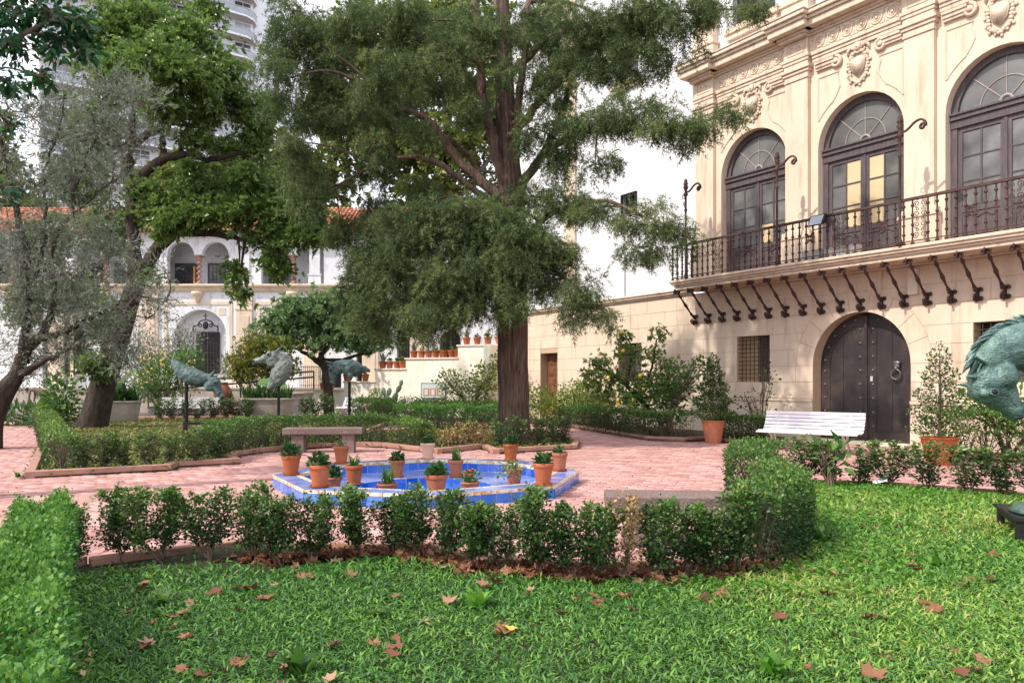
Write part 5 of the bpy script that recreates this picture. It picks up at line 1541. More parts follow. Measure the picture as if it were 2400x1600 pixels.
fp = [  # world x, y, z, radius, height, plant, saucer, material, label
    (-3.14, 10.92, RIMZ, 0.135, 0.27, ('bushy', 1.0), 1, 'terracotta', 'terracotta pot with leafy green plant on the left corner of the fountain rim'),
    (-2.76, 12.42, RIMZ, 0.125, 0.27, ('sparse', 0.8), 1, 'terracotta', 'nearly bare terracotta pot on the fountain rim in front of the stone bench'),
    (-2.42, 9.66, RIMZ, 0.135, 0.27, ('bushy', 1.05), 1, 'terracotta', 'large terracotta pot with dark bushy plant on the near left fountain rim'),
    (-2.46, 10.55, LZ, 0.125, 0.18, ('bushy', 0.9), 0, 'terracotta_dark', 'short dark pot on the fountain ledge tucked behind the large left rim pot'),
    (-2.28, 11.10, LZ, 0.13, 0.27, ('strap', 0.85), 1, 'terracotta', 'terracotta pot with spiky pale green leaves on the left fountain ledge'),
    (-1.80, 12.02, LZ, 0.12, 0.25, ('bushy', 0.85), 1, 'terracotta', 'terracotta pot with a small bushy plant on the far left fountain ledge'),
    (-1.62, 9.98, LZ, 0.135, 0.17, ('grass', 1.15), 0, 'terracotta_dark', 'short dark pot with long grassy blades on the near fountain ledge'),
    (-0.98, 9.93, LZ, 0.145, 0.29, ('bushy', 0.95), 0, 'terracotta', 'large terracotta pot at the front middle of the fountain, dark bushy plant'),
    (-0.88, 12.02, LZ, 0.12, 0.25, ('grass', 1.0), 1, 'terracotta', 'terracotta pot with upright grassy tuft on the far fountain ledge'),
    (-0.56, 10.28, LZ, 0.13, 0.15, ('geranium', 1.1), 0, 'terracotta', 'low wide pot with pale lobed leaves on the fountain ledge'),
    (0.03, 11.05, LZ, 0.125, 0.24, ('trail', 1.0), 0, 'terracotta_dark', 'dark pot with a trailing plant spilling left on the right fountain ledge'),
    (0.40, 9.86, RIMZ, 0.135, 0.27, ('bushy', 0.8), 1, 'terracotta', 'terracotta pot on the near right corner of the fountain rim'),
    (0.70, 11.42, RIMZ, 0.13, 0.26, ('small', 0.9), 1, 'terracotta', 'terracotta pot with sparse low plant on the right corner of the fountain rim'),
    (-1.45, 13.22, RIMZ, 0.125, 0.26, ('bushy', 0.9), 1, 'terracotta_pale', 'paler terracotta pot on the farthest corner of the fountain rim'),
    (-0.02, 12.86, RIMZ, 0.13, 0.27, ('bushy', 0.95), 1, 'terracotta', 'terracotta pot on the far right fountain rim in front of the cypress'),
]
for i, (x, y, z, r, h, pl, sc, mt, lab) in enumerate(fp):
    make_pot((x, y, z), r, h, pl, lab, FG, mt, bool(sc), seed=i)
# pots along the stepped coping
SG = 'pots on the stepped stair wall'
SW_POTS = [(753, 0, 'agave', 1.0), (771, 0, 'small', 0.8), (808, 1, 'agave', 0.8), (852, 1, 'sparse', 0.4), (893, 2, 'agave', 1.0), (909, 2, 'small', 1.0), (926, 2, 'small', 1.0), (939, 2, 'geranium', 1.0), (947, 2, 'small', 0.8),
           (966, 3, 'agave', 0.95), (984, 3, 'sparse', 1.0), (1000, 3, 'sparse', 1.2), (1018, 3, 'small', 0.8), (1037, 3, 'small', 0.7), (1055, 3, 'sparse', 1.0), (1069, 3, 'sparse', 0.8),
           (1090, 4, 'agave', 1.0), (1115, 4, 'small', 0.9), (1140, 4, 'geranium', 1.0), (1166, 4, 'sparse', 0.8)]
ords = {0: 'lowest', 1: 'second', 2: 'third', 3: 'fourth', 4: 'topmost'}
cnt = {}
pos_words = ['first', 'second', 'third', 'fourth', 'fifth', 'sixth', 'seventh']
kindw = {'agave': 'spiky agave', 'small': 'low green plant', 'sparse': 'sparse seedling', 'geranium': 'red-flowered geranium'}
for i, (px, st, pk, sz) in enumerate(SW_POTS):
    j = cnt.get(st, 0); cnt[st] = j + 1
    p = SWM @ Vector((sw_x(px), 0.16, segs[st][2] + 0.001))
    make_pot(p, 0.17, 0.31, (pk, sz), 'pot with %s, %s from left on the %s step of the stair wall' % (kindw[pk], pos_words[j], ords[st]), SG, 'terracotta', False, seed=40 + i)
# far pots near the ramp
make_pot(AT(538, 940, 33.2).xyz, 0.2, 0.36, ('geranium', 1.0), 'terracotta pot with red flowers beside the ramp rubble wall', 'pots by the ramp', seed=70).location.z = 0.42
st_ = thing('stone_block', 'low pinkish block carrying the flower pot beside the ramp', 'block', AT(538, 940, 33.2).xyz); st_.location.z = 0
m = MB(); m.box(-0.35, 0.35, -0.3, 0.3, -0.02, 0.34); m.build('body', 'kerb', st_); m = MB(); m.box(-0.38, 0.38, -0.33, 0.33, 0.34, 0.418); m.build('cap', 'cap_stone', st_)
# clay jar
jar = thing('clay_jar', 'tall rounded clay jar standing by the ramp behind the left horse head', 'jar', AT(522, 930, 34.3).xyz); jar.location.z = 0.0
m = MB(); m.lathe([(0.16, 0), (0.3, 0.25), (0.42, 0.7), (0.40, 1.05), (0.25, 1.3), (0.2, 1.38), (0.26, 1.45), (0.22, 1.45), (0.15, 1.38)], 20); m.build('body', 'terracotta_dark', jar, True)

# ================================================================== two big potted cone shrubs by the palace
def cone_shrub(loc, r, h, ch, cr, label, seed, mt, dense, group):
    rng = np.random.default_rng(seed)
    t = make_pot(loc, r, h, ('none', 1), label, group, mt, False, 'potted_cone_shrub', seed=seed)
    t['category'] = 'potted shrub'
    z0 = h * 0.87
    n = dense
    u = 1 - rng.random(n) ** 0.55
    lump = 1 + 0.22 * np.sin(u * 31 + seed) + 0.1 * rng.normal(size=n)
    rad = cr * (1 - u * 0.97) ** 0.75 * np.minimum(1, u * 6 + 0.55) * lump * rng.random(n) ** 0.33
    a = rng.random(n) * 6.283
    P = np.stack([np.cos(a) * rad, np.sin(a) * rad, z0 + 0.08 + u * ch], 1)
    D = np.stack([np.cos(a), np.sin(a), 0.5 + rng.normal(0, 0.4, n)], 1) + rng.normal(0, 0.5, (n, 3))
    N = rng.normal(0, 0.5, (n, 3)) + np.array([0, 0, 1.0])
    scatter('foliage', T_OVAL, P, D, N, 0.048 * (0.6 + 0.8 * rng.random(n)), 'leaf_box', t, rng=rng)
    m = MB(); m.tube([(0, 0, z0 - 0.02), (0.02, 0.01, z0 + ch * 0.5), (0, 0, z0 + ch * 0.96)], [0.035, 0.02, 0.006], 7); m.tube([(0.09, 0.02, z0 - 0.02), (0.06, 0.0, z0 + ch * 0.6)], [0.02, 0.012], 6)
    m.build('stem', 'twig', t)
    k = 60
    zz = z0 + 0.1 + rng.random(k) * ch * 0.8
    aa = rng.random(k) * 6.283
    A = np.stack([np.zeros(k), np.zeros(k), zz], 1)
    B = A + np.stack([np.cos(aa), np.sin(aa), 0.6 * np.ones(k)], 1) * (cr * 0.8 * (1 - (zz - z0) / ch) + 0.06)[:, None]
    V, F = cyl_arrays(A, B, 0.008, 0.003)
    link(bpy.data.objects.new('twigs', np_mesh('twigs', V, F, 'twig')), t)['kind'] = 'stuff'
    return t
cone_shrub((4.86, 18.55, 0.0), 0.275, 0.56, 1.62, 0.50, 'terracotta pot with a dense clipped cone shrub at the edge of the wall hedge', 81, 'terracotta', 5200, 'potted cone shrubs by the palace')
cone_shrub((7.68, 13.8, 0.0), 0.31, 0.50, 1.72, 0.55, 'orange terracotta pot with a thin pointed shrub right of the great door', 82, 'terracotta', 3000, 'potted cone shrubs by the palace')
# pale pot with a clipped ball, cactus beside it
tb = make_pot((-5.42, 30.6, 0.0), 0.47, 0.62, ('none', 1), 'pale wide terracotta pot with a small clipped ball shrub near the cactus', None, 'terracotta_pale', False, seed=90)
rng = np.random.default_rng(5)
d = sphere_dirs(900, rng); P = d * (0.33 * rng.random(900) ** 0.25)[:, None] * np.array([1, 1, 1.05]) + np.array([0, 0, 0.88])
scatter('foliage', T_OVAL, P, d + rng.normal(0, 0.5, (900, 3)), np.tile([0, 0, 1.0], (900, 1)) + rng.normal(0, 0.5, (900, 3)), np.full(900, 0.06), 'leaf_lime', tb, rng=rng)
cac = thing('prickly_pear', 'prickly pear cactus with flat pads in front of the stair wall', 'cactus', (-5.05, 31.9, 0.25)); cac.scale = (0.62, 0.62, 0.62)
pads = [((0, 0, 0.35), 0.2, 0.36, 0), ((-0.25, 0, 0.85), 0.19, 0.32, 20), ((0.3, 0.05, 0.95), 0.2, 0.34, -22), ((-0.45, 0, 1.35), 0.17, 0.28, 10), ((-0.1, 0.05, 1.3), 0.17, 0.3, -12), ((0.55, 0, 1.5), 0.17, 0.3, -28), ((0.85, 0.0, 0.6), 0.18, 0.3, -35), ((0.72, 0, 1.9), 0.14, 0.22, -10)]
for i, (c, a, h, an) in enumerate(pads):
    m = MB(); m.ball((0, 0, 0), (a, 0.045, h), 12, 8); o = m.build('pad', 'leaf_agave', cac, True); o.location = c; o.rotation_euler = (0, R(-an), R(20 * ((i % 3) - 1)))

# ================================================================== benches
def stone_bench(loc, rz, label):
    t = thing('stone_bench', label, 'stone bench', loc, rz, 'rough stone benches by the fountain')
    m = MB(); m.box(-0.82, 0.82, -0.23, 0.23, 0.385, 0.52); o = m.build('seat', 'granite', t); bevel(o, 0.018, 3)
    for s in (-1, 1):
        m = MB(); m.box(s * 0.52 - 0.13, s * 0.52 + 0.13, -0.18, 0.18, -0.02, 0.384); o = m.build('leg', 'granite', t); bevel(o, 0.012, 2)
    return t
stone_bench((-3.98, 16.25, 0), R(6), 'rough reddish stone bench on two blocks in front of the left hedge')
stone_bench((1.68, 7.05, -0.05), R(-4), 'rough stone bench seat showing behind the foreground hedge on the right')
def slat_bench(loc, rz, label, length=2.1, mt='white_paint'):
    t = thing('garden_bench', label, 'bench', loc, rz, 'slatted garden benches')
    h = length / 2
    # profile of the reclined back and curved seat; front is -y
    prof = [(-0.26, 0.40, 10), (-0.16, 0.425, 4), (-0.05, 0.415, -6), (0.06, 0.41, 0), (0.155, 0.435, 35), (0.205, 0.50, 62), (0.24, 0.575, 68), (0.275, 0.65, 70), (0.305, 0.725, 72), (0.33, 0.80, 78)]
    for (y, z, a) in prof:
        m = MB(); m.box(-h, h, -0.032, 0.032, -0.014, 0.014); o = m.build('slat', mt, t); o.location = (random.uniform(-0.006, 0.006), y, z); o.rotation_euler = (R(a), 0, 0); bevel(o, 0.006, 2)
    for s in (-1, 1):
        x = s * h * 0.72
        m = MB()
        m.tube(smooth_path([(x, -0.26, 0.37), (x, -0.05, 0.385), (x, 0.13, 0.405), (x, 0.23, 0.52), (x, 0.335, 0.80)], 5), 0.022, 7)
        m.tube(smooth_path([(x, -0.27, 0.0), (x, -0.20, 0.12), (x, -0.10, 0.20), (x, -0.14, 0.30), (x, -0.22, 0.37)], 5), 0.024, 7)
        m.tube(smooth_path([(x, 0.30, 0.0), (x, 0.20, 0.10), (x, 0.08, 0.20), (x, 0.08, 0.30), (x, 0.12, 0.39)], 5), 0.024, 7)
        m.tube([(x, -0.10, 0.2), (x, 0.08, 0.2)], 0.02, 6); m.ball((x, -0.01, 0.24), (0.02, 0.06, 0.04), 8, 5)
        m.build('leg', 'bench_leg', t)
    m = MB(); m.tube([(-h * 0.72, 0.0, 0.2), (h * 0.72, 0.0, 0.2)], 0.012, 6); m.build('stretcher', 'bench_leg', t)
    return t
slat_bench((6.36, 16.45, 0), R(-40), 'white slatted garden bench in front of the great black door', 2.12)
slat_bench((-6.55, 31.6, 0), R(-32), 'white slatted bench partly hidden behind the right planter and hedge', 1.5)
slat_bench((-13.3, 31.6, 0), R(4), 'grey weathered slatted bench left of the middle planter behind low shrubs', 2.4, 'grey_paint')
gb = thing('ledge_bench', 'flat stone ledge on block supports behind the left horse head', 'stone bench', (-13.0, 33.4, 0))
m = MB(); m.box(-1.2, 1.2, -0.25, 0.25, 0.62, 0.75); bevel(m.build('seat', 'cap_stone', gb), 0.015)
for s in (-1, 1):
    m = MB(); m.box(s * 0.9 - 0.12, s * 0.9 + 0.12, -0.2, 0.2, -0.02, 0.62); m.build('leg', 'kerb', gb)

# ================================================================== concrete planters
def trough(loc, rz, L, W, H, label, seed, big_leaf):
    rng = np.random.default_rng(seed)
    t = thing('concrete_planter', label, 'planter', loc, rz, 'long concrete planters on the left lawn')
    nseg = 40
    def ring(k, z):
        out = []
        for i in range(nseg):
            a = 2 * math.pi * i / nseg
            c, s = math.cos(a), math.sin(a)
            p = 5.0
            out.append((math.copysign(abs(c) ** (2 / p), c) * (L / 2 - k), math.copysign(abs(s) ** (2 / p), s) * (W / 2 - k), z))
        return out
    rings = [ring(0.20, 0.0), ring(0.15, 0.1), ring(0.05, H - 0.09), ring(0.05, H - 0.085), ring(0.0, H - 0.07), ring(-0.01, H - 0.03), ring(0.0, H), ring(0.07, H), ring(0.08, H - 0.07)]
    v = [p for r_ in rings for p in r_]
    f = []
    for j in range(len(rings) - 1):
        for i in range(nseg):
            f.append((j * nseg + i, j * nseg + (i + 1) % nseg, (j + 1) * nseg + (i + 1) % nseg, (j + 1) * nseg + i))
    f.append(tuple(range((len(rings) - 1) * nseg, len(rings) * nseg)))
    m = MB(); m.add(v, f); o = m.build('trough', 'concrete', t, True); smooth_by_angle(o, 35)
    for k in range(11):
        x = (-0.42 + 0.84 * k / 10) * L
        p = plant_strap(t, 20, 0.72, 0.055, 'leaf_strap', rng, 1.0, 6, 0.06); p.location = (x, rng.normal(0, 0.12), H - 0.08)
        p.name = 'agapanthus_clump'
    if big_leaf:
        for (x, y, z, s, ry) in big_leaf:
            n = 14
            pts = [(0, 0, 0)]
            vv = [(0, 0, 0.0)]
            for i in range(n + 1):
                a = -math.pi * 0.9 + 1.8 * math.pi * i / n
                rr = 0.36 * (1 - 0.45 * abs(a / math.pi) ** 3) * (1.25 if i == n // 2 else 1.0 + 0.10 * (i % 2))
                vv.append((rr * math.sin(a), rr * math.cos(a) + 0.1, -0.25 * rr * rr + 0.03 * (i % 2)))
            ff = np.array([(0, i, i + 1) for i in range(1, n + 1)])
            me = np_mesh('large_leaf', np.array(vv), ff, 'leaf_fresh', np.full(len(vv), 0.75), True)
            o = inst(me, 'large_leaf', t, (x, y, z), (R(40), R(ry), R(rng.integers(-30, 30))), (s, s, s))
            m = MB(); m.tube([(x * 0.8, y, H - 0.1), (x, y, z)], [0.025, 0.015], 6); m.build('leaf_stalk', 'leaf_fresh', t)
    return t
trough((-9.72, 30.6, 0.03), R(3), 2.05, 0.85, 0.80, 'long concrete planter with strap leaves behind the middle horse head', 21, [(-0.2, 0, 1.35, 0.8, 10), (0.55, 0, 1.2, 0.6, -20)])
trough((-14.1, 27.3, 0.03), R(6), 1.75, 0.8, 0.78, 'long concrete planter with a huge heart-shaped leaf beside the magnolia trunk', 22, [(0.35, -0.05, 1.55, 1.15, -25), (-0.1, 0.1, 1.35, 0.8, 25), (0.0, 0.05, 1.2, 0.6, -40)])

# ================================================================== bronze horse heads
def loft(m, secs, seg=18):
    """secs: (x, z, half height, half width, tilt in the x-z plane of the section normal); y is the width"""
    n = len(secs)
    v, f = [], []
    for i, (x, z, hh, hw) in enumerate(secs):
        a, c = secs[max(i - 1, 0)], secs[min(i + 1, n - 1)]
        t = Vector((c[0] - a[0], 0, c[1] - a[1])).normalized()
        nv_ = Vector((-t.z, 0, t.x))
        for k in range(seg):
            an = 2 * math.pi * k / seg
            p = Vector((x, 0, z)) + nv_ * (hh * math.cos(an)) + Vector((0, 1, 0)) * (hw * math.sin(an))
            v.append(p)
    for i in range(n - 1):
        for k in range(seg):
            f.append((i * seg + k, i * seg + (k + 1) % seg, (i + 1) * seg + (k + 1) % seg, (i + 1) * seg + k))
    f.append(tuple(range(seg - 1, -1, -1))); f.append(tuple(range((n - 1) * seg, n * seg)))
    m.add(v, f)
def resample(secs, k=5):
    pts = smooth_path([(s[0], s[1], s[2]) for s in secs], k)
    w = smooth_path([(s[3], 0, 0) for s in secs], k)
    return [(p.x, p.y, p.z, q.x) for p, q in zip(pts, w)]
def remeshed(o, voxel, disp=0.0, dscale=0.15, dsmall=0.0):
    r = o.modifiers.new('remesh', 'REMESH'); r.mode = 'VOXEL'; r.voxel_size = voxel; r.use_smooth_shade = True
    sm = o.modifiers.new('smooth', 'SMOOTH'); sm.iterations = 3; sm.factor = 0.5
    if disp:
        tx = bpy.data.textures.new('lumps', 'CLOUDS'); tx.noise_scale = dscale; tx.noise_depth = 3
        d_ = o.modifiers.new('disp', 'DISPLACE'); d_.texture = tx; d_.strength = disp; d_.mid_level = 0.5
    dg = bpy.context.evaluated_depsgraph_get()
    me = bpy.data.meshes.new_from_object(o.evaluated_get(dg))
    o.modifiers.clear()
    o.data = me
    me.polygons.foreach_set('use_smooth', [True] * len(me.polygons))
    return o
def horse(name, label, loc, rz, neck, head, ears, material, voxel, mane=None, rough=0.02, pole=None, eye=True, flip=1):
    """neck, head: sections (x, z, half height, half width) in metres in the sculpture's own plane"""
    t = thing(name, label, 'sculpture', loc, rz, 'bronze horse heads')
    m = MB()
    loft(m, resample(neck)); loft(m, resample(head))
    hx = [Vector((h[0], 0, h[1])) for h in head]
    dirh = (hx[-1] - hx[0]).normalized()
    up = Vector((-dirh.z, 0, dirh.x)) * flip            # towards the forehead
    L = (hx[-1] - hx[0]).length
    cheek = hx[0].lerp(hx[-1], 0.30) - up * L * 0.17
    for s in (-1, 1):
        m.ball(tuple(cheek + Vector((0, s * head[1][3] * 0.55, 0))), (L * 0.22, head[1][3] * 0.62, L * 0.22), 14, 10)
        brow = hx[0].lerp(hx[-1], 0.30) + up * head[1][2] * 0.70 + Vector((0, s * head[1][3] * 0.74, 0))
        m.ball(tuple(brow), (L * 0.10, L * 0.065, L * 0.065), 10, 6)
        # bony ridge down to the nostril
        r0 = hx[0].lerp(hx[-1], 0.40) + Vector((0, s * head[1][3] * 0.72, 0)); r1 = hx[0].lerp(hx[-1], 0.80) + Vector((0, s * head[-2][3] * 0.8, 0))
        m.tube([r0, r1], [L * 0.035, L * 0.025], 8)
        nz = hx[0].lerp(hx[-1], 0.95) + up * head[-1][2] * 0.55 + Vector((0, s * head[-1][3] * 0.75, 0))
        m.ball(tuple(nz), (L * 0.055, L * 0.035, L * 0.05), 10, 6)
    lip = hx[-1] - up * head[-1][2] * 0.6
    m.ball(tuple(lip), (L * 0.07, head[-1][3] * 0.8, L * 0.055), 10, 6)
    o = m.build('head', material, t)
    remeshed(o, voxel, rough, 0.10)
    for (bx_, bz_, tx_, tz_, w_) in ears:
        for s in (-1, 1):
            lowr = 2.2 * w_ if s > 0 else 0.0
            b0 = Vector((bx_ + lowr * 0.3, s * w_ * 1.3, bz_ - lowr)); b1 = Vector((tx_, s * w_ * 2.0, tz_ - lowr))
            dd = b1 - b0
            e = MB(); e.tube(smooth_path([b0 - dd * 0.25, b0 + dd * 0.2, b0 + dd * 0.55 + Vector((0, s * w_ * 0.2, 0)), b1], 4), list(np.interp(np.linspace(0, 1, 13), [0, .3, .55, .8, 1], [w_ * 0.8, w_ * 1.0, w_ * 0.8, w_ * 0.45, w_ * 0.06])), 9)
            e.build('ear', material, t, True)
    if mane:
        mm = MB()
        for (x, z, dx, dz, w_) in mane:
            yy = random.uniform(-1.2, 1.2) * w_
            mm.tube(smooth_path([(x - dx * 0.4, yy * 0.5, z - dz * 0.4), (x + dx * 0.2, yy, z + dz * 0.15 + w_ * 0.3), (x + dx * 0.6, yy * 1.2, z + dz * 0.6 + w_ * 0.3), (x + dx, yy * 1.5, z + dz)], 3), list(np.interp(np.linspace(0, 1, 10), [0, .3, .7, 1], [w_ * 0.5, w_, w_ * 0.7, w_ * 0.1])), 7)
        mm.build('mane', material, t, True)
    if eye:
        m = MB()
        for s in (-1, 1):
            e = hx[0].lerp(hx[-1], 0.33) + up * head[1][2] * 0.48 + Vector((0, s * head[1][3] * 1.08, 0))
            eb = MB(); eb.ball(tuple(e), (L * 0.05, L * 0.035, L * 0.04), 12, 8); eb.build('eyeball', 'iron_black', t, True)
            ring = Matrix.Translation(e) @ Matrix.Rotation(R(90), 4, 'X') @ Matrix.Scale(0.75, 4, (0, 1, 0))
            m.torus(L * 0.062, L * 0.018, 16, 6, ring)
            cr0 = hx[0].lerp(hx[-1], 0.45) - up * L * 0.02 + Vector((0, s * head[2][3] * 0.93, 0)); cr1 = hx[0].lerp(hx[-1], 0.85) + up * L * 0.0 + Vector((0, s * head[-2][3] * 0.93, 0))
            m.tube(smooth_path([cr0, cr0.lerp(cr1, 0.5) + up * L * 0.02, cr1], 4), [L * 0.012, L * 0.018, L * 0.02, L * 0.02, L * 0.018, L * 0.016, L * 0.014, L * 0.012, L * 0.008], 6)
        m.build('eyelid', material, t, True)['kind'] = 'stuff'
        m = MB()
        for s in (-1, 1):
            e = hx[0].lerp(hx[-1], 0.965) + up * head[-1][2] * 0.52 + Vector((0, s * head[-1][3] * 1.06, 0))
            m.ball(tuple(e), (L * 0.045, L * 0.025, L * 0.032), 10, 6)
        m.build('nostril', 'iron_black', t, True)
    return t
def px_secs(lst, Y, x0, z0):
    out = []
    for (px, py, hh, hw) in lst:
        p = AT(px, py, Y)
        out.append((p.x - x0, p.z - z0, hh * Y / FPX, hw * Y / FPX))
    return out
def px_ears(lst, Y, x0, z0):
    out = []
    for (a, b_, c, d_, w_) in lst:
        p, q = AT(a, b_, Y), AT(c, d_, Y)
        out.append((p.x - x0, p.z - z0, q.x - x0, q.z - z0, w_ * Y / FPX))
    return out
def stand(t, h, label=None, w=0.62, pole_r=0.05):
    m = MB(); m.tube([(0, 0, 0.2), (0, 0, h)], pole_r, 10); m.build('pole', 'iron_black', t)
    m = MB()
    m.box(-0.08, w * 1.35, -0.05, 0.05, 0.20, 0.27)
    m.box(w * 1.25, w * 1.35, -0.049, 0.049, -0.02, 0.20); m.box(-0.08, 0.02, -0.049, 0.049, -0.02, 0.20)
    m.build('stand_frame', 'iron_black', t)
# left: neck stretched out, head hanging down to the right
Y1 = 22.5; o1 = AT(437, 1000, Y1); o1.z = 0.03
n1 = px_secs([(404, 843, 4, 5), (415, 856, 12, 10), (427, 870, 18, 14), (445, 881, 21, 16), (465, 886, 19, 15), (484, 888, 13, 11), (497, 888, 10, 8)], Y1, o1.x, o1.z)
h1 = px_secs([(492, 885, 9, 9), (500, 895, 16, 11), (508, 909, 13, 9), (516, 923, 8, 7), (522, 933, 6.5, 6.5)], Y1, o1.x, o1.z)
t1 = horse('horse_sculpture', 'dark bronze horse head bowed low to the right on a black pole', o1, 0.0, n1, h1, px_ears([(496, 882, 507, 866, 4.0)], Y1, o1.x, o1.z), 'patina_dark', 0.022,
           [(x, z, dx, dz, 0.05) for (x, z, dx, dz) in [(-0.30, 0.02 + AT(0, 862, Y1).z - o1.z, -0.12, 0.08), (-0.2, AT(0, 858, Y1).z - o1.z, -0.1, 0.1), (0.0, AT(0, 866, Y1).z - o1.z, -0.08, 0.1), (0.25, AT(0, 870, Y1).z - o1.z, -0.05, 0.08), (-0.28, AT(0, 882, Y1).z - o1.z, -0.1, -0.14), (-0.12, AT(0, 893, Y1).z - o1.z, -0.08, -0.12)]], 0.05)
stand(t1, AT(0, 893, Y1).z - o1.z)
# middle: upright neck, head level to the left
Y2 = 27.0; o2 = AT(653, 1000, Y2); o2.z = 0.03
n2 = px_secs([(628, 912, 3, 4), (640, 900, 13, 9), (652, 884, 21, 14), (661, 866, 22, 15), (668, 850, 17, 13), (662, 836, 12, 10), (650, 831, 9, 8)], Y2, o2.x, o2.z)
h2 = px_secs([(654, 832, 9, 9), (641, 837, 15, 11), (624, 841, 11.5, 9), (607, 845, 7.5, 7), (594, 849, 6.5, 6.5)], Y2, o2.x, o2.z)
t2 = horse('horse_sculpture', 'pale grey-green bronze horse head held level facing left in front of the planter', o2, 0.0, n2, h2, px_ears([(648, 826, 664, 811, 4.0)], Y2, o2.x, o2.z), 'patina_pale', 0.024,
           [(x, z, dx, dz, 0.06) for (x, z, dx, dz) in [(AT(680, 0, Y2).x - o2.x, AT(0, 868, Y2).z - o2.z, 0.06, -0.12), (AT(676, 0, Y2).x - o2.x, AT(0, 852, Y2).z - o2.z, 0.1, -0.1), (AT(667, 0, Y2).x - o2.x, AT(0, 888, Y2).z - o2.z, 0.02, -0.2), (AT(668, 0, Y2).x - o2.x, AT(0, 836, Y2).z - o2.z, 0.1, 0.02)]], 0.06, flip=-1)
stand(t2, AT(0, 896, Y2).z - o2.z)
# right of those: arched neck, head tucked down to the left
Y3 = 26.0; o3 = AT(819, 1000, Y3); o3.z = 0.03
n3 = px_secs([(868, 869, 3, 3), (852, 866, 9, 8), (836, 864, 17, 12), (820, 862, 22, 14), (804, 855, 13, 11), (792, 853, 9, 8), (784, 856, 8, 7)], Y3, o3.x, o3.z)
h3 = px_secs([(786, 853, 8, 8), (784, 866, 14, 10), (781, 879, 10.5, 8), (780, 891, 6.5, 6.5), (780, 901, 6, 6)], Y3, o3.x, o3.z)
t3 = horse('horse_sculpture', 'green bronze horse head with arched neck bent down, near the stair wall', o3, 0.0, n3, h3, px_ears([(780, 852, 763, 846, 3.6)], Y3, o3.x, o3.z), 'patina_dark', 0.024,
           [(AT(822, 0, Y3).x - o3.x, AT(0, 880, Y3).z - o3.z, 0.02, -0.18, 0.12), (AT(832, 0, Y3).x - o3.x, AT(0, 876, Y3).z - o3.z, 0.02, -0.12, 0.1)], 0.06, flip=-1)
stand(t3, AT(0, 893, Y3).z - o3.z)
# the big one at the right edge on its low black table
Y4 = 7.15; o4 = Vector((5.0, Y4, 0.03))
n4 = px_secs([(2470, 1178, 60, 50), (2500, 1120, 66, 52), (2520, 1040, 74, 52), (2518, 950, 80, 50), (2490, 872, 76, 46), (2440, 822, 66, 42), (2385, 812, 56, 38), (2335, 828, 44, 32), (2303, 858, 34, 26)], Y4, o4.x, o4.z)
h4 = px_secs([(2296, 864, 32, 28), (2318, 893, 56, 37), (2341, 920, 45, 31), (2363, 945, 29, 24), (2379, 963, 25, 22), (2389, 975, 20, 19)], Y4, o4.x, o4.z)
man4 = []
crest = smooth_path([(2600, 845, 0), (2560, 795, 0), (2500, 765, 0), (2430, 752, 0), (2375, 757, 0), (2325, 782, 0), (2290, 815, 0), (2272, 855, 0)], 8)
for row_ in range(3):
    for i in range(0, len(crest) - 1):
        c0, c1 = crest[i], crest[i + 1]
        tx_, ty_ = (c1 - c0).normalized().x, (c1 - c0).normalized().y
        nx_, ny_ = -ty_, tx_                       # towards the inside of the neck
        if ny_ < 0: nx_, ny_ = -nx_, -ny_
        ins = row_ * 13 + random.uniform(-3, 3)
        p = AT(c0.x + nx_ * ins, c0.y + ny_ * ins, Y4)
        L_ = random.uniform(0.10, 0.16)
        man4.append((p.x - o4.x, p.z - o4.z, tx_ * L_ - nx_ * 0.035, -ty_ * L_ + ny_ * 0.035 + (0.01 if row_ == 0 else -0.02), random.uniform(0.014, 0.022)))
t4 = horse('horse_sculpture', 'large green bronze horse head with curved neck at the right edge', o4, 0.0, n4, h4, px_ears([(2292, 884, 2252, 882, 8.5)], Y4, o4.x, o4.z), 'patina', 0.0125, man4, 0.018, flip=-1)
m = MB(); zb = 0.235
m.lathe([(0.34, zb), (0.36, zb + 0.02), (0.30, zb + 0.07), (0.2, zb + 0.10)], 24, (AT(2470, 1180, Y4).x - o4.x, 0, 0)); m.build('plinth', 'patina', t4, True)
tbl = thing('sculpture_table', 'low black steel table carrying the large horse head', 'table', (5.3, 7.15, 0.03), R(-22))
m = MB(); m.box(-0.62, 0.9, -0.45, 0.45, 0.20, 0.232); m.box(-0.6, 0.88, -0.43, 0.43, 0.15, 0.20); m.build('top', 'iron_black', tbl)
for sx in (-0.57, 0.85):
    for sy in (-0.40, 0.40):
        m = MB(); m.box(sx - 0.03, sx + 0.03, sy - 0.03, sy + 0.03, -0.03, 0.15); m.build('leg', 'iron_black', tbl)
m = MB(); m.box(-0.54, 0.82, -0.43, -0.37, 0.0, 0.04); m.box(-0.54, 0.82, 0.37, 0.43, 0.0, 0.04); m.build('stretcher', 'iron_black', tbl)

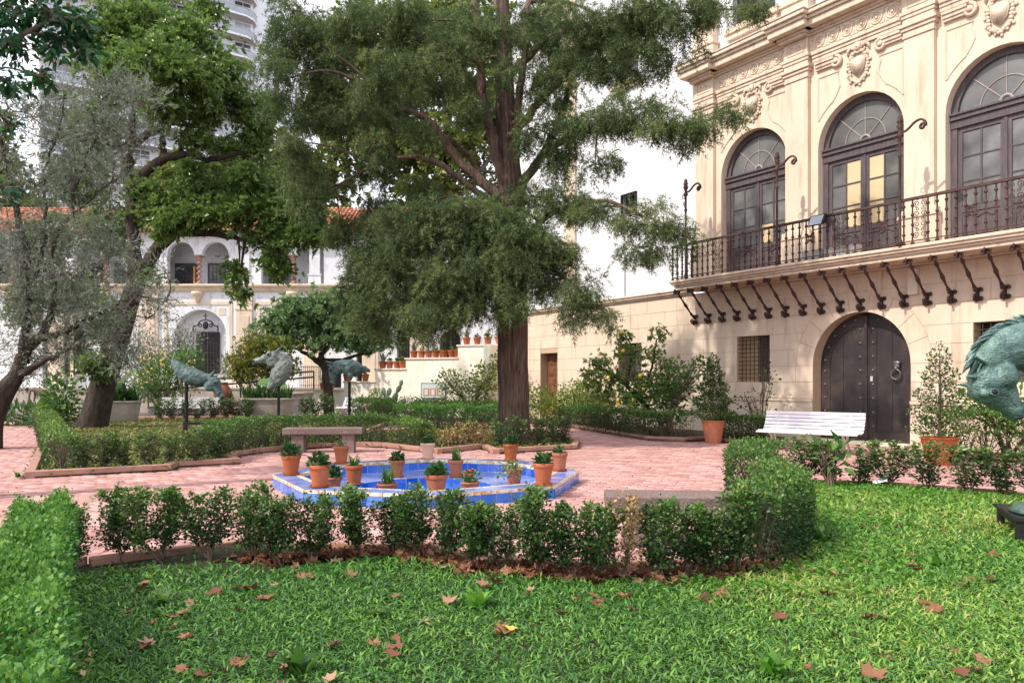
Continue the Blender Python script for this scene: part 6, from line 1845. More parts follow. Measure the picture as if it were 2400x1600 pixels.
# ================================================================== people glimpsed behind the left trees
def skin_body(t, joints, edges, name, mt, parent=None, levels=2):
    me = bpy.data.meshes.new(name)
    me.from_pydata([j[:3] for j in joints], edges, [])
    o = bpy.data.objects.new(name, me); link(o, parent or t)
    sk = o.modifiers.new('skin', 'SKIN')
    for i, j in enumerate(joints):
        me.skin_vertices[0].data[i].radius = (j[3], j[4] if len(j) > 4 else j[3])
    me.skin_vertices[0].data[0].use_root = True
    sb = o.modifiers.new('sub', 'SUBSURF'); sb.levels = levels; sb.render_levels = levels
    dg = bpy.context.evaluated_depsgraph_get()
    m2 = bpy.data.meshes.new_from_object(o.evaluated_get(dg))
    o.modifiers.clear(); o.data = m2
    m2.materials.clear(); m2.materials.append(M[mt])
    m2.polygons.foreach_set('use_smooth', [True] * len(m2.polygons))
    return o
def hand(m, base, d, side, s=1.0):
    """palm and five bent fingers, d = pointing direction"""
    b0 = Vector(base); d = Vector(d).normalized(); w = Vector(side).normalized(); nrm_ = d.cross(w)
    m.ball(tuple(b0 + d * 0.045 * s), (0.042 * s, 0.035 * s, 0.05 * s), 8, 6)
    for i, L_ in enumerate((0.070, 0.080, 0.074, 0.058)):
        p = b0 + d * 0.08 * s + w * (i - 1.5) * 0.02 * s
        m.tube([p, p + d * L_ * 0.5 * s + nrm_ * 0.008, p + d * L_ * 0.85 * s + nrm_ * 0.03 * s], [0.0095 * s, 0.009 * s, 0.007 * s], 6)
    p = b0 + d * 0.03 * s - w * 0.035 * s
    m.tube([p, p + d * 0.03 * s - w * 0.03 * s, p + d * 0.06 * s - w * 0.032 * s], [0.012 * s, 0.011 * s, 0.008 * s], 6)
def head(t, c, fwd, tilt=0.0):
    m = MB(); f = Vector(fwd).normalized(); rt = f.cross(Vector((0, 0, 1))).normalized(); up = rt.cross(f)
    c = Vector(c)
    m.ball(tuple(c), (0.078, 0.095, 0.115), 14, 10); m.ball(tuple(c + f * 0.03 - up * 0.06), (0.055, 0.06, 0.06), 12, 8)
    m.ball(tuple(c + f * 0.105 - up * 0.02), (0.014, 0.022, 0.02), 8, 6)
    m.tube([c - up * 0.09, c - up * 0.19], [0.055, 0.06], 10)
    for s in (-1, 1): m.ball(tuple(c + rt * s * 0.085 - up * 0.01), (0.014, 0.022, 0.032), 8, 6)
    h = m.build('head', 'skin', t, True)
    m = MB(); m.ball(tuple(c - f * 0.018 + up * 0.025), (0.09, 0.102, 0.112), 14, 10); m.build('hair', 'hair_dark', t, True)
    m = MB()
    for s in (-1, 1): m.ball(tuple(c + f * 0.088 + rt * s * 0.033 + up * 0.008), 0.011, 6, 4)
    m.ball(tuple(c + f * 0.088 - up * 0.062), (0.025, 0.008, 0.006), 6, 4)
    m.build('face_features', 'hair_dark', t)
p1 = thing('person', 'stooping person in a brown top and dark trousers behind the olive tree', 'person', (-20.2, 33.0, 0.0), 0.0)
skin_body(p1, [(0.12, 0, 0.92, .15, .13), (-0.05, 0, 1.08, .15, .16), (-0.28, 0, 1.18, .17, .14), (-0.45, 0, 1.16, .10, .10), (-0.40, .17, 1.14, .06), (-0.42, .2, 0.86, .05), (-0.46, .18, 0.62, .038),
               (-0.40, -.17, 1.14, .06), (-0.42, -.2, 0.86, .05), (-0.46, -.18, 0.62, .038)],
          [(0, 1), (1, 2), (2, 3), (2, 4), (4, 5), (5, 6), (2, 7), (7, 8), (8, 9)], 'top', 'shirt_brown')
skin_body(p1, [(0.14, 0, 0.93, .15, .14), (0.14, .10, 0.82, .095), (0.08, .12, 0.48, .07), (0.16, .12, 0.10, .05), (0.08, .12, 0.04, .045), (-0.06, .12, 0.03, .035),
               (0.14, -.10, 0.82, .095), (0.06, -.12, 0.48, .07), (0.14, -.12, 0.10, .05), (0.06, -.12, 0.04, .045), (-0.08, -.12, 0.03, .035)],
          [(0, 1), (1, 2), (2, 3), (3, 4), (4, 5), (0, 6), (6, 7), (7, 8), (8, 9), (9, 10)], 'trousers', 'trousers_dark')
head(p1, (-0.62, 0, 1.10), (-0.8, 0, -0.6))
m = MB()
for s in (-1, 1): hand(m, (-0.46, s * 0.18, 0.60), (-0.2, 0, -1), (0, s, 0))
m.build('hands', 'skin', p1, True)
p2 = thing('person', 'person in a dark navy jacket just right of the magnolia trunk', 'person', (-17.0, 33.2, 0.0), R(15))
skin_body(p2, [(0, 0, 0.95, .15, .12), (0, 0, 1.18, .17, .13), (0, 0, 1.36, .19, .12), (0, 0, 1.47, .07, .07), (-.2, 0, 1.36, .065), (-.26, -0.04, 1.10, .055), (-.2, -0.2, 0.96, .042), (.2, 0, 1.36, .065), (.26, -0.04, 1.10, .055), (.2, -0.2, 0.96, .042)],
          [(0, 1), (1, 2), (2, 3), (2, 4), (4, 5), (5, 6), (2, 7), (7, 8), (8, 9)], 'jacket', 'jacket_navy')
skin_body(p2, [(0, 0, 0.94, .15, .12), (-.10, 0, 0.82, .09), (-.11, -.02, 0.48, .068), (-.11, 0.02, 0.10, .05), (-.11, -.04, 0.04, .045), (-.11, -.18, 0.03, .035), (.10, 0, 0.82, .09), (.11, -.02, 0.48, .068), (.11, 0.02, 0.10, .05), (.11, -.04, 0.04, .045), (.11, -.18, 0.03, .035)],
          [(0, 1), (1, 2), (2, 3), (3, 4), (4, 5), (0, 6), (6, 7), (7, 8), (8, 9), (9, 10)], 'trousers', 'trousers_dark')
head(p2, (0, -0.02, 1.60), (0, -1, -0.1))
m = MB()
for s in (-1, 1): hand(m, (s * 0.2, -0.2, 0.96), (-s * 0.2, -1, -0.2), (s, 0, 0))
m.build('hands', 'skin', p2, True)
# ================================================================== shrubs and hedges
def shrub_meshes(seed, n, w, h, leaf, mt, bare=0.14, top=1.0):
    """a young box shrub: bare stem, forking twigs, leaves set in pairs along them"""
    rng = np.random.default_rng(seed)
    A, B, ra, rb = [], [], [], []
    LP, LD = [], []
    nst = rng.integers(3, 6)
    for s in range(nst):
        a = rng.random() * 6.283
        p = np.array([rng.normal(0, 0.015), rng.normal(0, 0.015), 0.0])
        lean = w * 0.42 * (0.25 + 0.75 * rng.random())
        tip = np.array([math.cos(a) * lean, math.sin(a) * lean, h * (0.78 + 0.22 * rng.random())])
        k = 9
        prev = p
        for i in range(1, k + 1):
            u = i / k
            q = p + (tip - p) * u + np.array([math.cos(a), math.sin(a), 0]) * lean * 0.5 * math.sin(u * 3.1) * 0.5 + rng.normal(0, 0.008, 3)
            A.append(prev); B.append(q); ra.append(0.010 * (1 - u * 0.75) * h / 0.62); rb.append(0.010 * (1 - (u + 1 / k) * 0.72) * h / 0.62)
            if q[2] > bare * 0.8:
                for _ in range(3):
                    b_ = rng.random() * 6.283
                    L = w * (0.16 + 0.32 * rng.random()) * (1.15 - 0.55 * u)
                    d = np.array([math.cos(b_), math.sin(b_), 0.35 + 0.7 * rng.random()])
                    e = q + d / np.linalg.norm(d) * L
                    A.append(q); B.append(e); ra.append(0.004); rb.append(0.0018)
                    m_ = max(3, int(n / (nst * k * 3)))
                    t = rng.random(m_) ** 0.8
                    LP.append(q + (e - q) * t[:, None] + rng.normal(0, 0.020 * w / 0.4, (m_, 3)))
                    dd = rng.normal(0, 1, (m_, 3)) + d * 0.8; dd[:, 2] += 0.3
                    LD.append(dd)
            prev = q
        m_ = int(n / 60)
        t = rng.random(m_)
        e = prev + np.array([rng.normal(0, 0.03), rng.normal(0, 0.03), h * 0.14 * top])
        A.append(prev); B.append(e); ra.append(0.003); rb.append(0.0012)
        LP.append(prev + (e - prev) * t[:, None] + rng.normal(0, 0.012, (m_, 3))); LD.append(rng.normal(0, 1, (m_, 3)) + np.array([0, 0, 0.6]))
    V, F = cyl_arrays(np.array(A), np.array(B), np.array(ra), np.array(rb), 5)
    stem = np_mesh('stems', V, F, 'twig')
    P, D = np.vstack(LP), np.vstack(LD)
    N = rng.normal(0, 0.6, P.shape) + np.array([0, 0, 1.0])
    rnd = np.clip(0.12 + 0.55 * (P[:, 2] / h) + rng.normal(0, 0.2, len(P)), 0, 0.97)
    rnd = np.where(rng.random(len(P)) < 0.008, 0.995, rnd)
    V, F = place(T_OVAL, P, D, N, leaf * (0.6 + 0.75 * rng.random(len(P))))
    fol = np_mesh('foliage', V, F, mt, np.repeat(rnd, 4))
    return stem, fol
def put_shrub(pair, loc, rz, sc, label, group, name='box_shrub'):
    t = thing(name, label, 'shrub', loc, rz, group)
    t.scale = sc
    inst(pair[0], 'stems', t); inst(pair[1], 'foliage', t)
    return t
NEAR = [shrub_meshes(100 + i, 3300, 0.46, 0.60, 0.029, 'leaf_box') for i in range(6)]
DRY = shrub_meshes(120, 900, 0.34, 0.56, 0.027, 'leaf_box_dry')
MID = [shrub_meshes(140 + i, 1000, 0.42, 0.60, 0.036, 'leaf_box', 0.08) for i in range(4)]
FARS = [shrub_meshes(160 + i, 520, 0.55, 0.62, 0.055, 'leaf_box', 0.06) for i in range(3)]
# foreground row, measured along the photograph from left to right
row = [(168, 1337, .95), (281, 1318, .95), (377, 1318, 1.05), (488, 1316, 1.08), (596, 1312, 1.0), (664, 1326, 1.0), (735, 1318, 1.0), (842, 1306, .98), (935, 1304, .95), (985, 1310, 1.0), (1050, 1318, .95),
       (1118, 1341, 1.0), (1175, 1338, 1.0), (1270, 1354, 1.03), (1340, 1356, 1.0), (1394, 1358, 1.0), (1539, 1360, 1.0), (1610, 1356, 1.02), (1668, 1352, 1.0), (1725, 1346, 1.08)]
words = ['leftmost', 'second', 'third', 'fourth', 'fifth', 'sixth', 'seventh', 'eighth', 'ninth', 'tenth', 'eleventh', 'twelfth', 'thirteenth', 'fourteenth', 'fifteenth', 'sixteenth', 'seventeenth', 'eighteenth', 'nineteenth', 'twentieth']
for i, (px, py, s) in enumerate(row):
    x, y = G(px, py, 0.03)
    put_shrub(NEAR[i % 6], (x, y, 0.03), random.random() * 6.28, (s * random.uniform(0.92, 1.12), s, s * random.uniform(0.84, 0.98)),
              'box shrub in the foreground hedge row, ' + (words[i] if i == 0 else words[i] + ' from the left'), 'box shrubs of the foreground row')
x, y = G(1458, 1358, 0.03)
put_shrub(DRY, (x, y, 0.03), 0.4, (1, 1, 1.05), 'withered yellowish box shrub in the foreground hedge row', None)
# small leggy shrubs of the far row across the left lawn
for i, (px, py, s) in enumerate([(372, 984, .95), (402, 984, 1), (432, 983, .9), (462, 983, 1.0), (500, 982, .95), (530, 982, 1.05), (556, 981, 1.0), (577, 981, .9), (716, 976, 1.0), (742, 976, 1.05), (764, 976, 1.1)]):
    x, y = G(px, py, 0.03)
    put_shrub(FARS[i % 3], (x, y, 0.03), random.random() * 6.28, (1.35 * s, 1.35 * s, 1.25 * s), 'small leggy box shrub in the far row across the left lawn, ' + ('leftmost' if i == 0 else words[i] + ' from the left'), 'leggy shrubs of the far row')
def hedge(path, w, h, n, leaf, mt, label, group=None, z0=0.03, lumps=0.10, seed=0, name='box_hedge', fill=0.25, hollow=0.0, stems=True):
    """clipped hedge: leaves on the faces of a lumpy box along the path, thinner inside, stems below"""
    rng = np.random.default_rng(500 + seed)
    pts = [np.array(p, float) for p in path]
    segl = [np.linalg.norm(b_ - a) for a, b_ in zip(pts, pts[1:])]
    tot = sum(segl)
    t = thing(name, label, 'hedge', (pts[0][0], pts[0][1], z0), 0, group)
    P, D = [], []
    for (a, b_, L) in zip(pts, pts[1:], segl):
        k = int(n * L / tot)
        d = (b_ - a) / L; nn = np.array([-d[1], d[0]])
        u = rng.random(k) * (L + w * 0.5) - w * 0.25
        face = rng.random(k)
        s = np.empty(k); z = np.empty(k); dx = np.zeros(k); dz = np.zeros(k)
        tp = face < 0.36; sd = (face >= 0.36) & (face < 1 - fill); ins = face >= 1 - fill
        sgn = np.where(rng.random(k) < 0.5, -1, 1)
        s[:] = (rng.random(k) - 0.5) * w; z[:] = h
        s = np.where(sd, sgn * w / 2, s); z = np.where(sd, h * rng.random(k) ** 0.75, z)
        z = np.where(ins, h * (0.1 + 0.9 * rng.random(k)), z)
        wx, wy = a[0] + d[0] * u + nn[0] * s, a[1] + d[1] * u + nn[1] * s
        lump = np.sin(wx * 7.3 + wy * 4.1 + seed) * 0.5 + np.sin(wx * 3.1 - wy * 5.7) * 0.5 + np.sin(wx * 15 + wy * 13 + 2) * 0.35
        z = np.where(tp, z + lumps * 0.55 * lump + rng.normal(0, 0.025, k) + np.abs(rng.normal(0, 0.02, k)), z)
        s = np.where(sd, s * (1 + lumps * 1.4 * lump * (0.4 + z / h)) , s)
        s = s + rng.normal(0, 0.022, k); z = np.maximum(0.02, z + rng.normal(0, 0.02, k))
        keep = rng.random(k) > hollow * (lump < -0.35) * (z < h * 0.85)
        dirs = np.stack([nn[0] * np.sign(s) * (~tp), nn[1] * np.sign(s) * (~tp), 0.55 + tp * 0.6], 1) + rng.normal(0, 0.65, (k, 3))
        pp = np.stack([a[0] + d[0] * u + nn[0] * s, a[1] + d[1] * u + nn[1] * s, z], 1)
        P.append(pp[keep]); D.append(dirs[keep])
    P, D = np.vstack(P), np.vstack(D)
    P[:, :2] -= pts[0]
    N = rng.normal(0, 0.55, P.shape) + np.array([0, 0, 1.0])
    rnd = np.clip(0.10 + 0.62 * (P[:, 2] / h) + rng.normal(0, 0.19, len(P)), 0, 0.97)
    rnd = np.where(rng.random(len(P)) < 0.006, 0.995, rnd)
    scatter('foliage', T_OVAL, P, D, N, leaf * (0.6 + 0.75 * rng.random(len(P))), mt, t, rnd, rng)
    if stems:
        m_ = int(tot / 0.14)
        A, B = [], []
        for i in range(m_):
            u = rng.random() * tot; j = 0
            while j < len(segl) - 1 and u > segl[j]: u -= segl[j]; j += 1
            q = pts[j] + (pts[j + 1] - pts[j]) * (u / segl[j]) - pts[0]
            for _ in range(4):
                A.append((q[0], q[1], -0.02)); B.append((q[0] + rng.normal(0, w * 0.25), q[1] + rng.normal(0, w * 0.25), h * (0.55 + 0.35 * rng.random())))
        V, F = cyl_arrays(np.array(A), np.array(B), 0.010, 0.004)
        link(bpy.data.objects.new('stems', np_mesh('stems', V, F, 'twig')), t)['kind'] = 'stuff'
    return t
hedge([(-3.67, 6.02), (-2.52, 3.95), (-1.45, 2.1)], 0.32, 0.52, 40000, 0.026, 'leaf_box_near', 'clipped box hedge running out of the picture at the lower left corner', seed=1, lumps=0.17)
dp_ = thing('dry_sprigs', 'withered yellow-brown twigs at the near foot of the left corner hedge', 'dry twigs', (-2.05, 3.40, 0.03))
_n = 240
scatter('foliage', T_OVAL, RNG.normal(0, 1, (_n, 3)) * np.array([0.05, 0.10, 0.06]) + np.array([0, 0, 0.22]), RNG.normal(0, 1, (_n, 3)), RNG.normal(0, 0.6, (_n, 3)) + np.array([0, 0, 1.0]), 0.026 * (0.6 + RNG.random(_n)), 'leaf_box_dry', dp_)
_A = RNG.normal(0, 0.03, (26, 3)) * np.array([1, 1, 0]); _B = RNG.normal(0, 1, (26, 3)) * np.array([0.05, 0.09, 0.04]) + np.array([0, 0, 0.24])
link(bpy.data.objects.new('stems', np_mesh('stems', *cyl_arrays(_A, _B, 0.006, 0.002), 'twig')), dp_)['kind'] = 'stuff'
hedge([(1.95, 6.12), (2.40, 6.75)], 0.40, 0.56, 9000, 0.028, 'leaf_box', 'dense box hedge corner at the right end of the foreground row', seed=2, hollow=0.3)
hedge([(2.50, 6.95), (2.70, 8.1)], 0.36, 0.58, 8500, 0.028, 'leaf_box', 'tall square-cut block of box hedge beside the bright lawn', seed=3, hollow=0.2)
hedge([(2.95, 9.5), (3.25, 10.55), (3.75, 10.85)], 0.50, 0.56, 9500, 0.034, 'leaf_box', 'low box hedge clump between the paving and the lawn, in front of the white bench', seed=4, hollow=0.3)
for i, (x, y) in enumerate([(4.15, 10.9), (4.5, 10.86), (4.85, 10.8), (5.2, 10.6), (5.6, 10.3), (5.95, 10.02), (6.3, 9.76), (6.55, 9.58), (6.8, 9.38), (7.05, 9.2)]):
    put_shrub(MID[i % 4], (x, y, 0.03), random.random() * 6.28, (1.45, 1.45, random.uniform(0.92, 1.05)), 'box shrub in the row edging the right lawn, ' + ('leftmost' if i == 0 else words[i] + ' from the left'), 'box shrubs edging the right lawn')
hedge([(7.3, 9.0), (8.6, 8.1)], 0.5, 0.56, 6000, 0.034, 'leaf_box', 'box hedge behind the large horse head at the right edge', seed=5)
# left bed
hedge([(-7.22, 12.35), (-9.1, 15.3), (-12.5, 20.6), (-18.0, 29.4)], 0.42, 0.54, 17000, 0.042, 'leaf_box', 'long box hedge along the left side of the left lawn', seed=6)
for i, (x, y, sc) in enumerate([(-6.98, 12.42, 1.0), (-6.70, 12.62, 1.05), (-6.42, 12.80, .95), (-6.12, 13.0, 1.1), (-5.92, 13.42, .95), (-5.62, 13.62, 1.1), (-5.34, 13.95, 1.1), (-5.5, 14.3, 1.05)]):
    put_shrub(MID[i % 4], (x, y, 0.03), random.random() * 6.28, (1.25 * sc, 1.25 * sc, 0.90 * sc), 'bushy box shrub behind the front kerb of the left lawn, ' + ('leftmost' if i == 0 else words[i] + ' from the left'), 'box shrubs behind the front kerb')
hedge([(-5.62, 14.6), (-5.75, 15.6), (-5.4, 16.45), (-4.9, 17.0), (-4.3, 17.6), (-3.6, 17.95), (-2.85, 17.65)], 0.5, 0.62, 20000, 0.036, 'leaf_box', 'curved box hedge behind the stone bench', seed=9)
hedge([(-2.55, 17.35), (-2.0, 16.75)], 0.42, 0.55, 4200, 0.036, 'leaf_box', 'box hedge end beside the yellow sprigs behind the fountain', seed=10, hollow=0.6)
hedge([(-5.9, 28.6), (-4.5, 28.0), (-4.45, 25.6)], 0.6, 0.75, 9000, 0.050, 'leaf_box', 'clipped box hedge at the path corner below the arched horse head', seed=12)
hedge([(-3.4, 23.6), (-0.2, 22.6)], 0.6, 0.68, 9000, 0.046, 'leaf_box_near', 'clipped box hedge between the path and the cypress, nearer of two', seed=13)
hedge([(-3.4, 27.2), (-0.1, 25.8)], 0.6, 0.70, 8000, 0.050, 'leaf_box', 'clipped box hedge between the path and the cypress, farther of two', seed=14)
hedge([(1.9, 25.4), (3.55, 19.9), (4.35, 19.45)], 0.7, 0.62, 16000, 0.044, 'leaf_box', 'clipped box hedge along the palace wall left of the potted cone shrub', seed=15)
hedge([(5.2, 18.9), (6.1, 18.4)], 0.6, 0.55, 5500, 0.044, 'leaf_box', 'box hedge between the potted cone shrub and the white bench', seed=16)
hedge([(8.55, 15.3), (10.2, 12.8)], 0.8, 0.82, 10000, 0.040, 'leaf_box', 'box hedge along the palace wall at the right behind the thin cone shrub', seed=17)
for i, (px, py) in enumerate([(1180, 1050), (1215, 1047), (1262, 1044), (1298, 1043), (1320, 1040), (1100, 1044)]):
    x, y = G(px, py, 0.03)
    put_shrub(FARS[i % 3], (x, y, 0.03), i * 1.3, (1.05, 1.05, 1.0), 'loose box shrub at the foot of the cypress, ' + ('leftmost' if i == 5 else words[i + 1] + ' from the left'), 'loose shrubs at the foot of the cypress')
def bush(name, label, loc, blobs, n, leaf, mt, T=T_OVAL, cat='bush', stems=12, seed=0, stem_mt='twig', group=None):
    """free-growing bush: blobs (dx, dy, z, rx, ry, rz) filled with leaves on twigs from the base"""
    rng = np.random.default_rng(700 + seed)
    t = thing(name, label, cat, loc, 0, group)
    vol = np.array([b_[3] * b_[4] * b_[5] for b_ in blobs]) ** 0.7
    A, B, PP, DD = [], [], [], []
    for b_, v in zip(blobs, vol / vol.sum()):
        k = max(20, int(n * v))
        d = sphere_dirs(k, rng)
        r_ = rng.random(k) ** 0.45
        lump = 1 + 0.22 * np.sin(d[:, 0] * 7 + d[:, 1] * 5 + seed) * np.sin(d[:, 2] * 6 + seed * 2)
        PP.append(d * (r_ * lump)[:, None] * np.array(b_[3:6]) + np.array(b_[:3]))
        DD.append(d + rng.normal(0, 0.6, (k, 3)) + np.array([0, 0, 0.25]))
        for _ in range(stems):
            e = np.array(b_[:3]) + sphere_dirs(1, rng)[0] * np.array(b_[3:6]) * 0.75
            c = np.array([b_[0] * 0.35 + rng.normal(0, 0.05), b_[1] * 0.35, max(0.1, b_[2] * 0.55)])
            A += [np.array([rng.normal(0, 0.05), rng.normal(0, 0.05), 0]), c]; B += [c, e]
    P, D = np.vstack(PP), np.vstack(DD)
    P[:, 2] = np.maximum(P[:, 2], 0.03)
    N = rng.normal(0, 0.6, P.shape) + np.array([0, 0, 1.0])
    scatter('foliage', T, P, D, N, leaf * (0.6 + 0.75 * rng.random(len(P))), mt, t, rng=rng)
    V, F = cyl_arrays(np.array(A), np.array(B), 0.014, 0.006)
    link(bpy.data.objects.new('stems', np_mesh('stems', V, F, stem_mt)), t)['kind'] = 'stuff'
    return t
# yellow-green shrubs by the wall
bush('lime_shrub', 'bright yellow-green shrub right of the cypress trunk by the wall', (1.15, 25.4, 0.03), [(0, 0, .55, .8, .6, .55), (0.9, 0.3, .7, .8, .6, .65), (-.3, 0.4, .9, .5, .5, .5)], 2600, 0.085, 'leaf_lime', seed=1)
bush('lime_shrub', 'yellow-green shrub below the small wooden door', (1.9, 26.6, 0.03), [(0.2, 0, .8, .9, .6, .7), (1.1, -0.3, .7, .8, .6, .7), (0.6, 0.0, 1.2, .5, .4, .4)], 2600, 0.085, 'leaf_lime', seed=2)
bush('rose_bush', 'loose green bush with fresh leaves left of the potted cone shrub', (4.15, 20.6, 0.03), [(0.1, 0.3, 1.0, .75, .6, .8), (0.5, 0.1, 1.5, .6, .5, .5), (-0.5, 0.5, .8, .6, .5, .6), (0.9, 0.0, 1.9, .35, .3, .25)], 1900, 0.095, 'leaf_fresh', seed=3)
bush('pale_bush', 'pale green airy bush left of the cypress trunk before the stair wall', (-1.6, 29.6, 0.03), [(0, 0, .9, 1.0, .8, .8), (0.7, 0, 1.6, .8, .7, .6), (-.8, 0.2, 1.5, .6, .5, .5), (1.2, 0.1, 2.2, .45, .4, .45)], 2100, 0.11, 'leaf_lime', seed=4)
bush('garden_plant', 'bright leafy plant behind the large horse head at the right edge', (9.35, 14.5, 0.03), [(0, 0, .95, .7, .6, .55), (0.8, -0.8, 1.0, .6, .6, .5), (-0.5, 0.2, 1.05, .5, .4, .3)], 700, 0.15, 'leaf_fresh', T=T_LEAF, seed=5)
bush('wall_creeper', 'thin straggly plant growing up the wall below the grille window', (6.45, 19.85, 0.03), [(0, 0, .9, .35, .25, .6), (0.15, 0, 1.6, .25, .2, .4), (-.5, 0, 1.0, .3, .2, .25)], 190, 0.075, 'leaf_pot', seed=6, stems=7)
bush('weed_plant', 'broad-leaved weed standing in the hedge before the white bench', (4.36, 10.55, 0.03), [(0, 0, .45, .3, .25, .25)], 34, 0.20, 'leaf_fresh', T=T_LEAF, seed=7)
bush('dry_sprigs', 'patch of yellow and russet sprigs behind the fountain kerb', (-1.1, 17.2, 0.03), [(0.2, 0, .26, .55, .3, .30), (-0.35, 0, .2, .3, .3, .22)], 1300, 0.05, 'leaf_box_dry', seed=8)
bush('lime_shrub', 'small bright lime sprig at the hedge end behind the palest pot', (-2.05, 17.0, 0.03), [(0.1, 0, .3, .25, .25, .3)], 420, 0.06, 'leaf_lime', seed=9)
bush('round_shrub', 'dark clipped shrub at the foot of the stair wall beside the path', (-3.85, 30.4, 0.03), [(0, 0, .42, .9, .6, .45), (-.9, 0.2, .4, .6, .5, .4)], 2200, 0.075, 'leaf_box', seed=10)
bush('round_shrub', 'dark clipped shrub right of the pale pot, near the tile box', (-2.95, 31.0, 0.03), [(0, 0, .38, .7, .5, .42)], 1300, 0.075, 'leaf_box', seed=11)
bush('agave_bed', 'spiky grey-green leaves below the stair wall beside the cactus', (-6.0, 31.3, 0.03), [(0, 0, .35, .5, .4, .35)], 160, 0.45, 'leaf_agave', T=T_SLIM, seed=12)
bush('ground_shrub', 'dark strap-leaved undergrowth at the left edge below the olive', (-16.5, 26.0, 0.03), [(0, 0, .3, 1.6, .8, .35), (-1.8, 0, .4, 1.0, .8, .4), (1.4, -1.0, .2, .8, .6, .25)], 900, 0.32, 'leaf_strap', T=T_SLIM, seed=13)
bush('leafy_undergrowth', 'bright leafy suckers left of the magnolia trunk', (-14.3, 24.2, 0.03), [(.1, 0, 1.0, .6, .5, .8), (-.35, 0.2, .6, .45, .4, .45), (0.3, -.2, .5, .4, .4, .4)], 800, 0.19, 'leaf_fresh', T=T_LEAF, seed=14)
bush('juniper_bush', 'feathery grey-green shrub before the niche with the cross', (-15.4, 34.0, 0.03), [(0.2, 0, 2.6, 1.2, .8, 1.0), (1.0, 0, 3.4, .7, .6, .5), (-.9, 0, 2.0, .9, .7, .9), (-1.2, 0, 3.1, .8, .6, .7), (-2.0, 0, 2.6, .9, .7, .9), (-2.3, 0, 1.6, .8, .6, .8)], 7500, 0.15, 'leaf_olive', T=T_SLIM, seed=15, cat='bush')
bush('juniper_bush', 'upright feathery green shrub behind the kumquat', (-12.2, 35.5, 0.03), [(0, 0, 2.6, .8, .6, .7), (0.3, 0, 3.5, .6, .5, .55), (-.9, 0, 2.2, .6, .5, .5)], 2200, 0.15, 'leaf_cypress', T=T_SLIM, seed=16)
lem = bush('lemon_bush', 'loose bush with yellow lemons behind the left horse head', (-14.6, 32.6, 0.03), [(0, 0, 1.7, 1.3, .8, 1.0), (0.9, 0, 2.4, .7, .6, .6), (-.9, 0, 1.2, .7, .6, .6)], 3600, 0.13, 'leaf_fresh', T=T_LEAF, seed=17)
fm = MB()
for i in range(26):
    fm.ball((random.uniform(-1, 1.3), random.uniform(-.7, -.2), random.uniform(1.1, 2.8)), 0.045, 7, 5)
fm.build('lemons', 'fruit', lem, True)

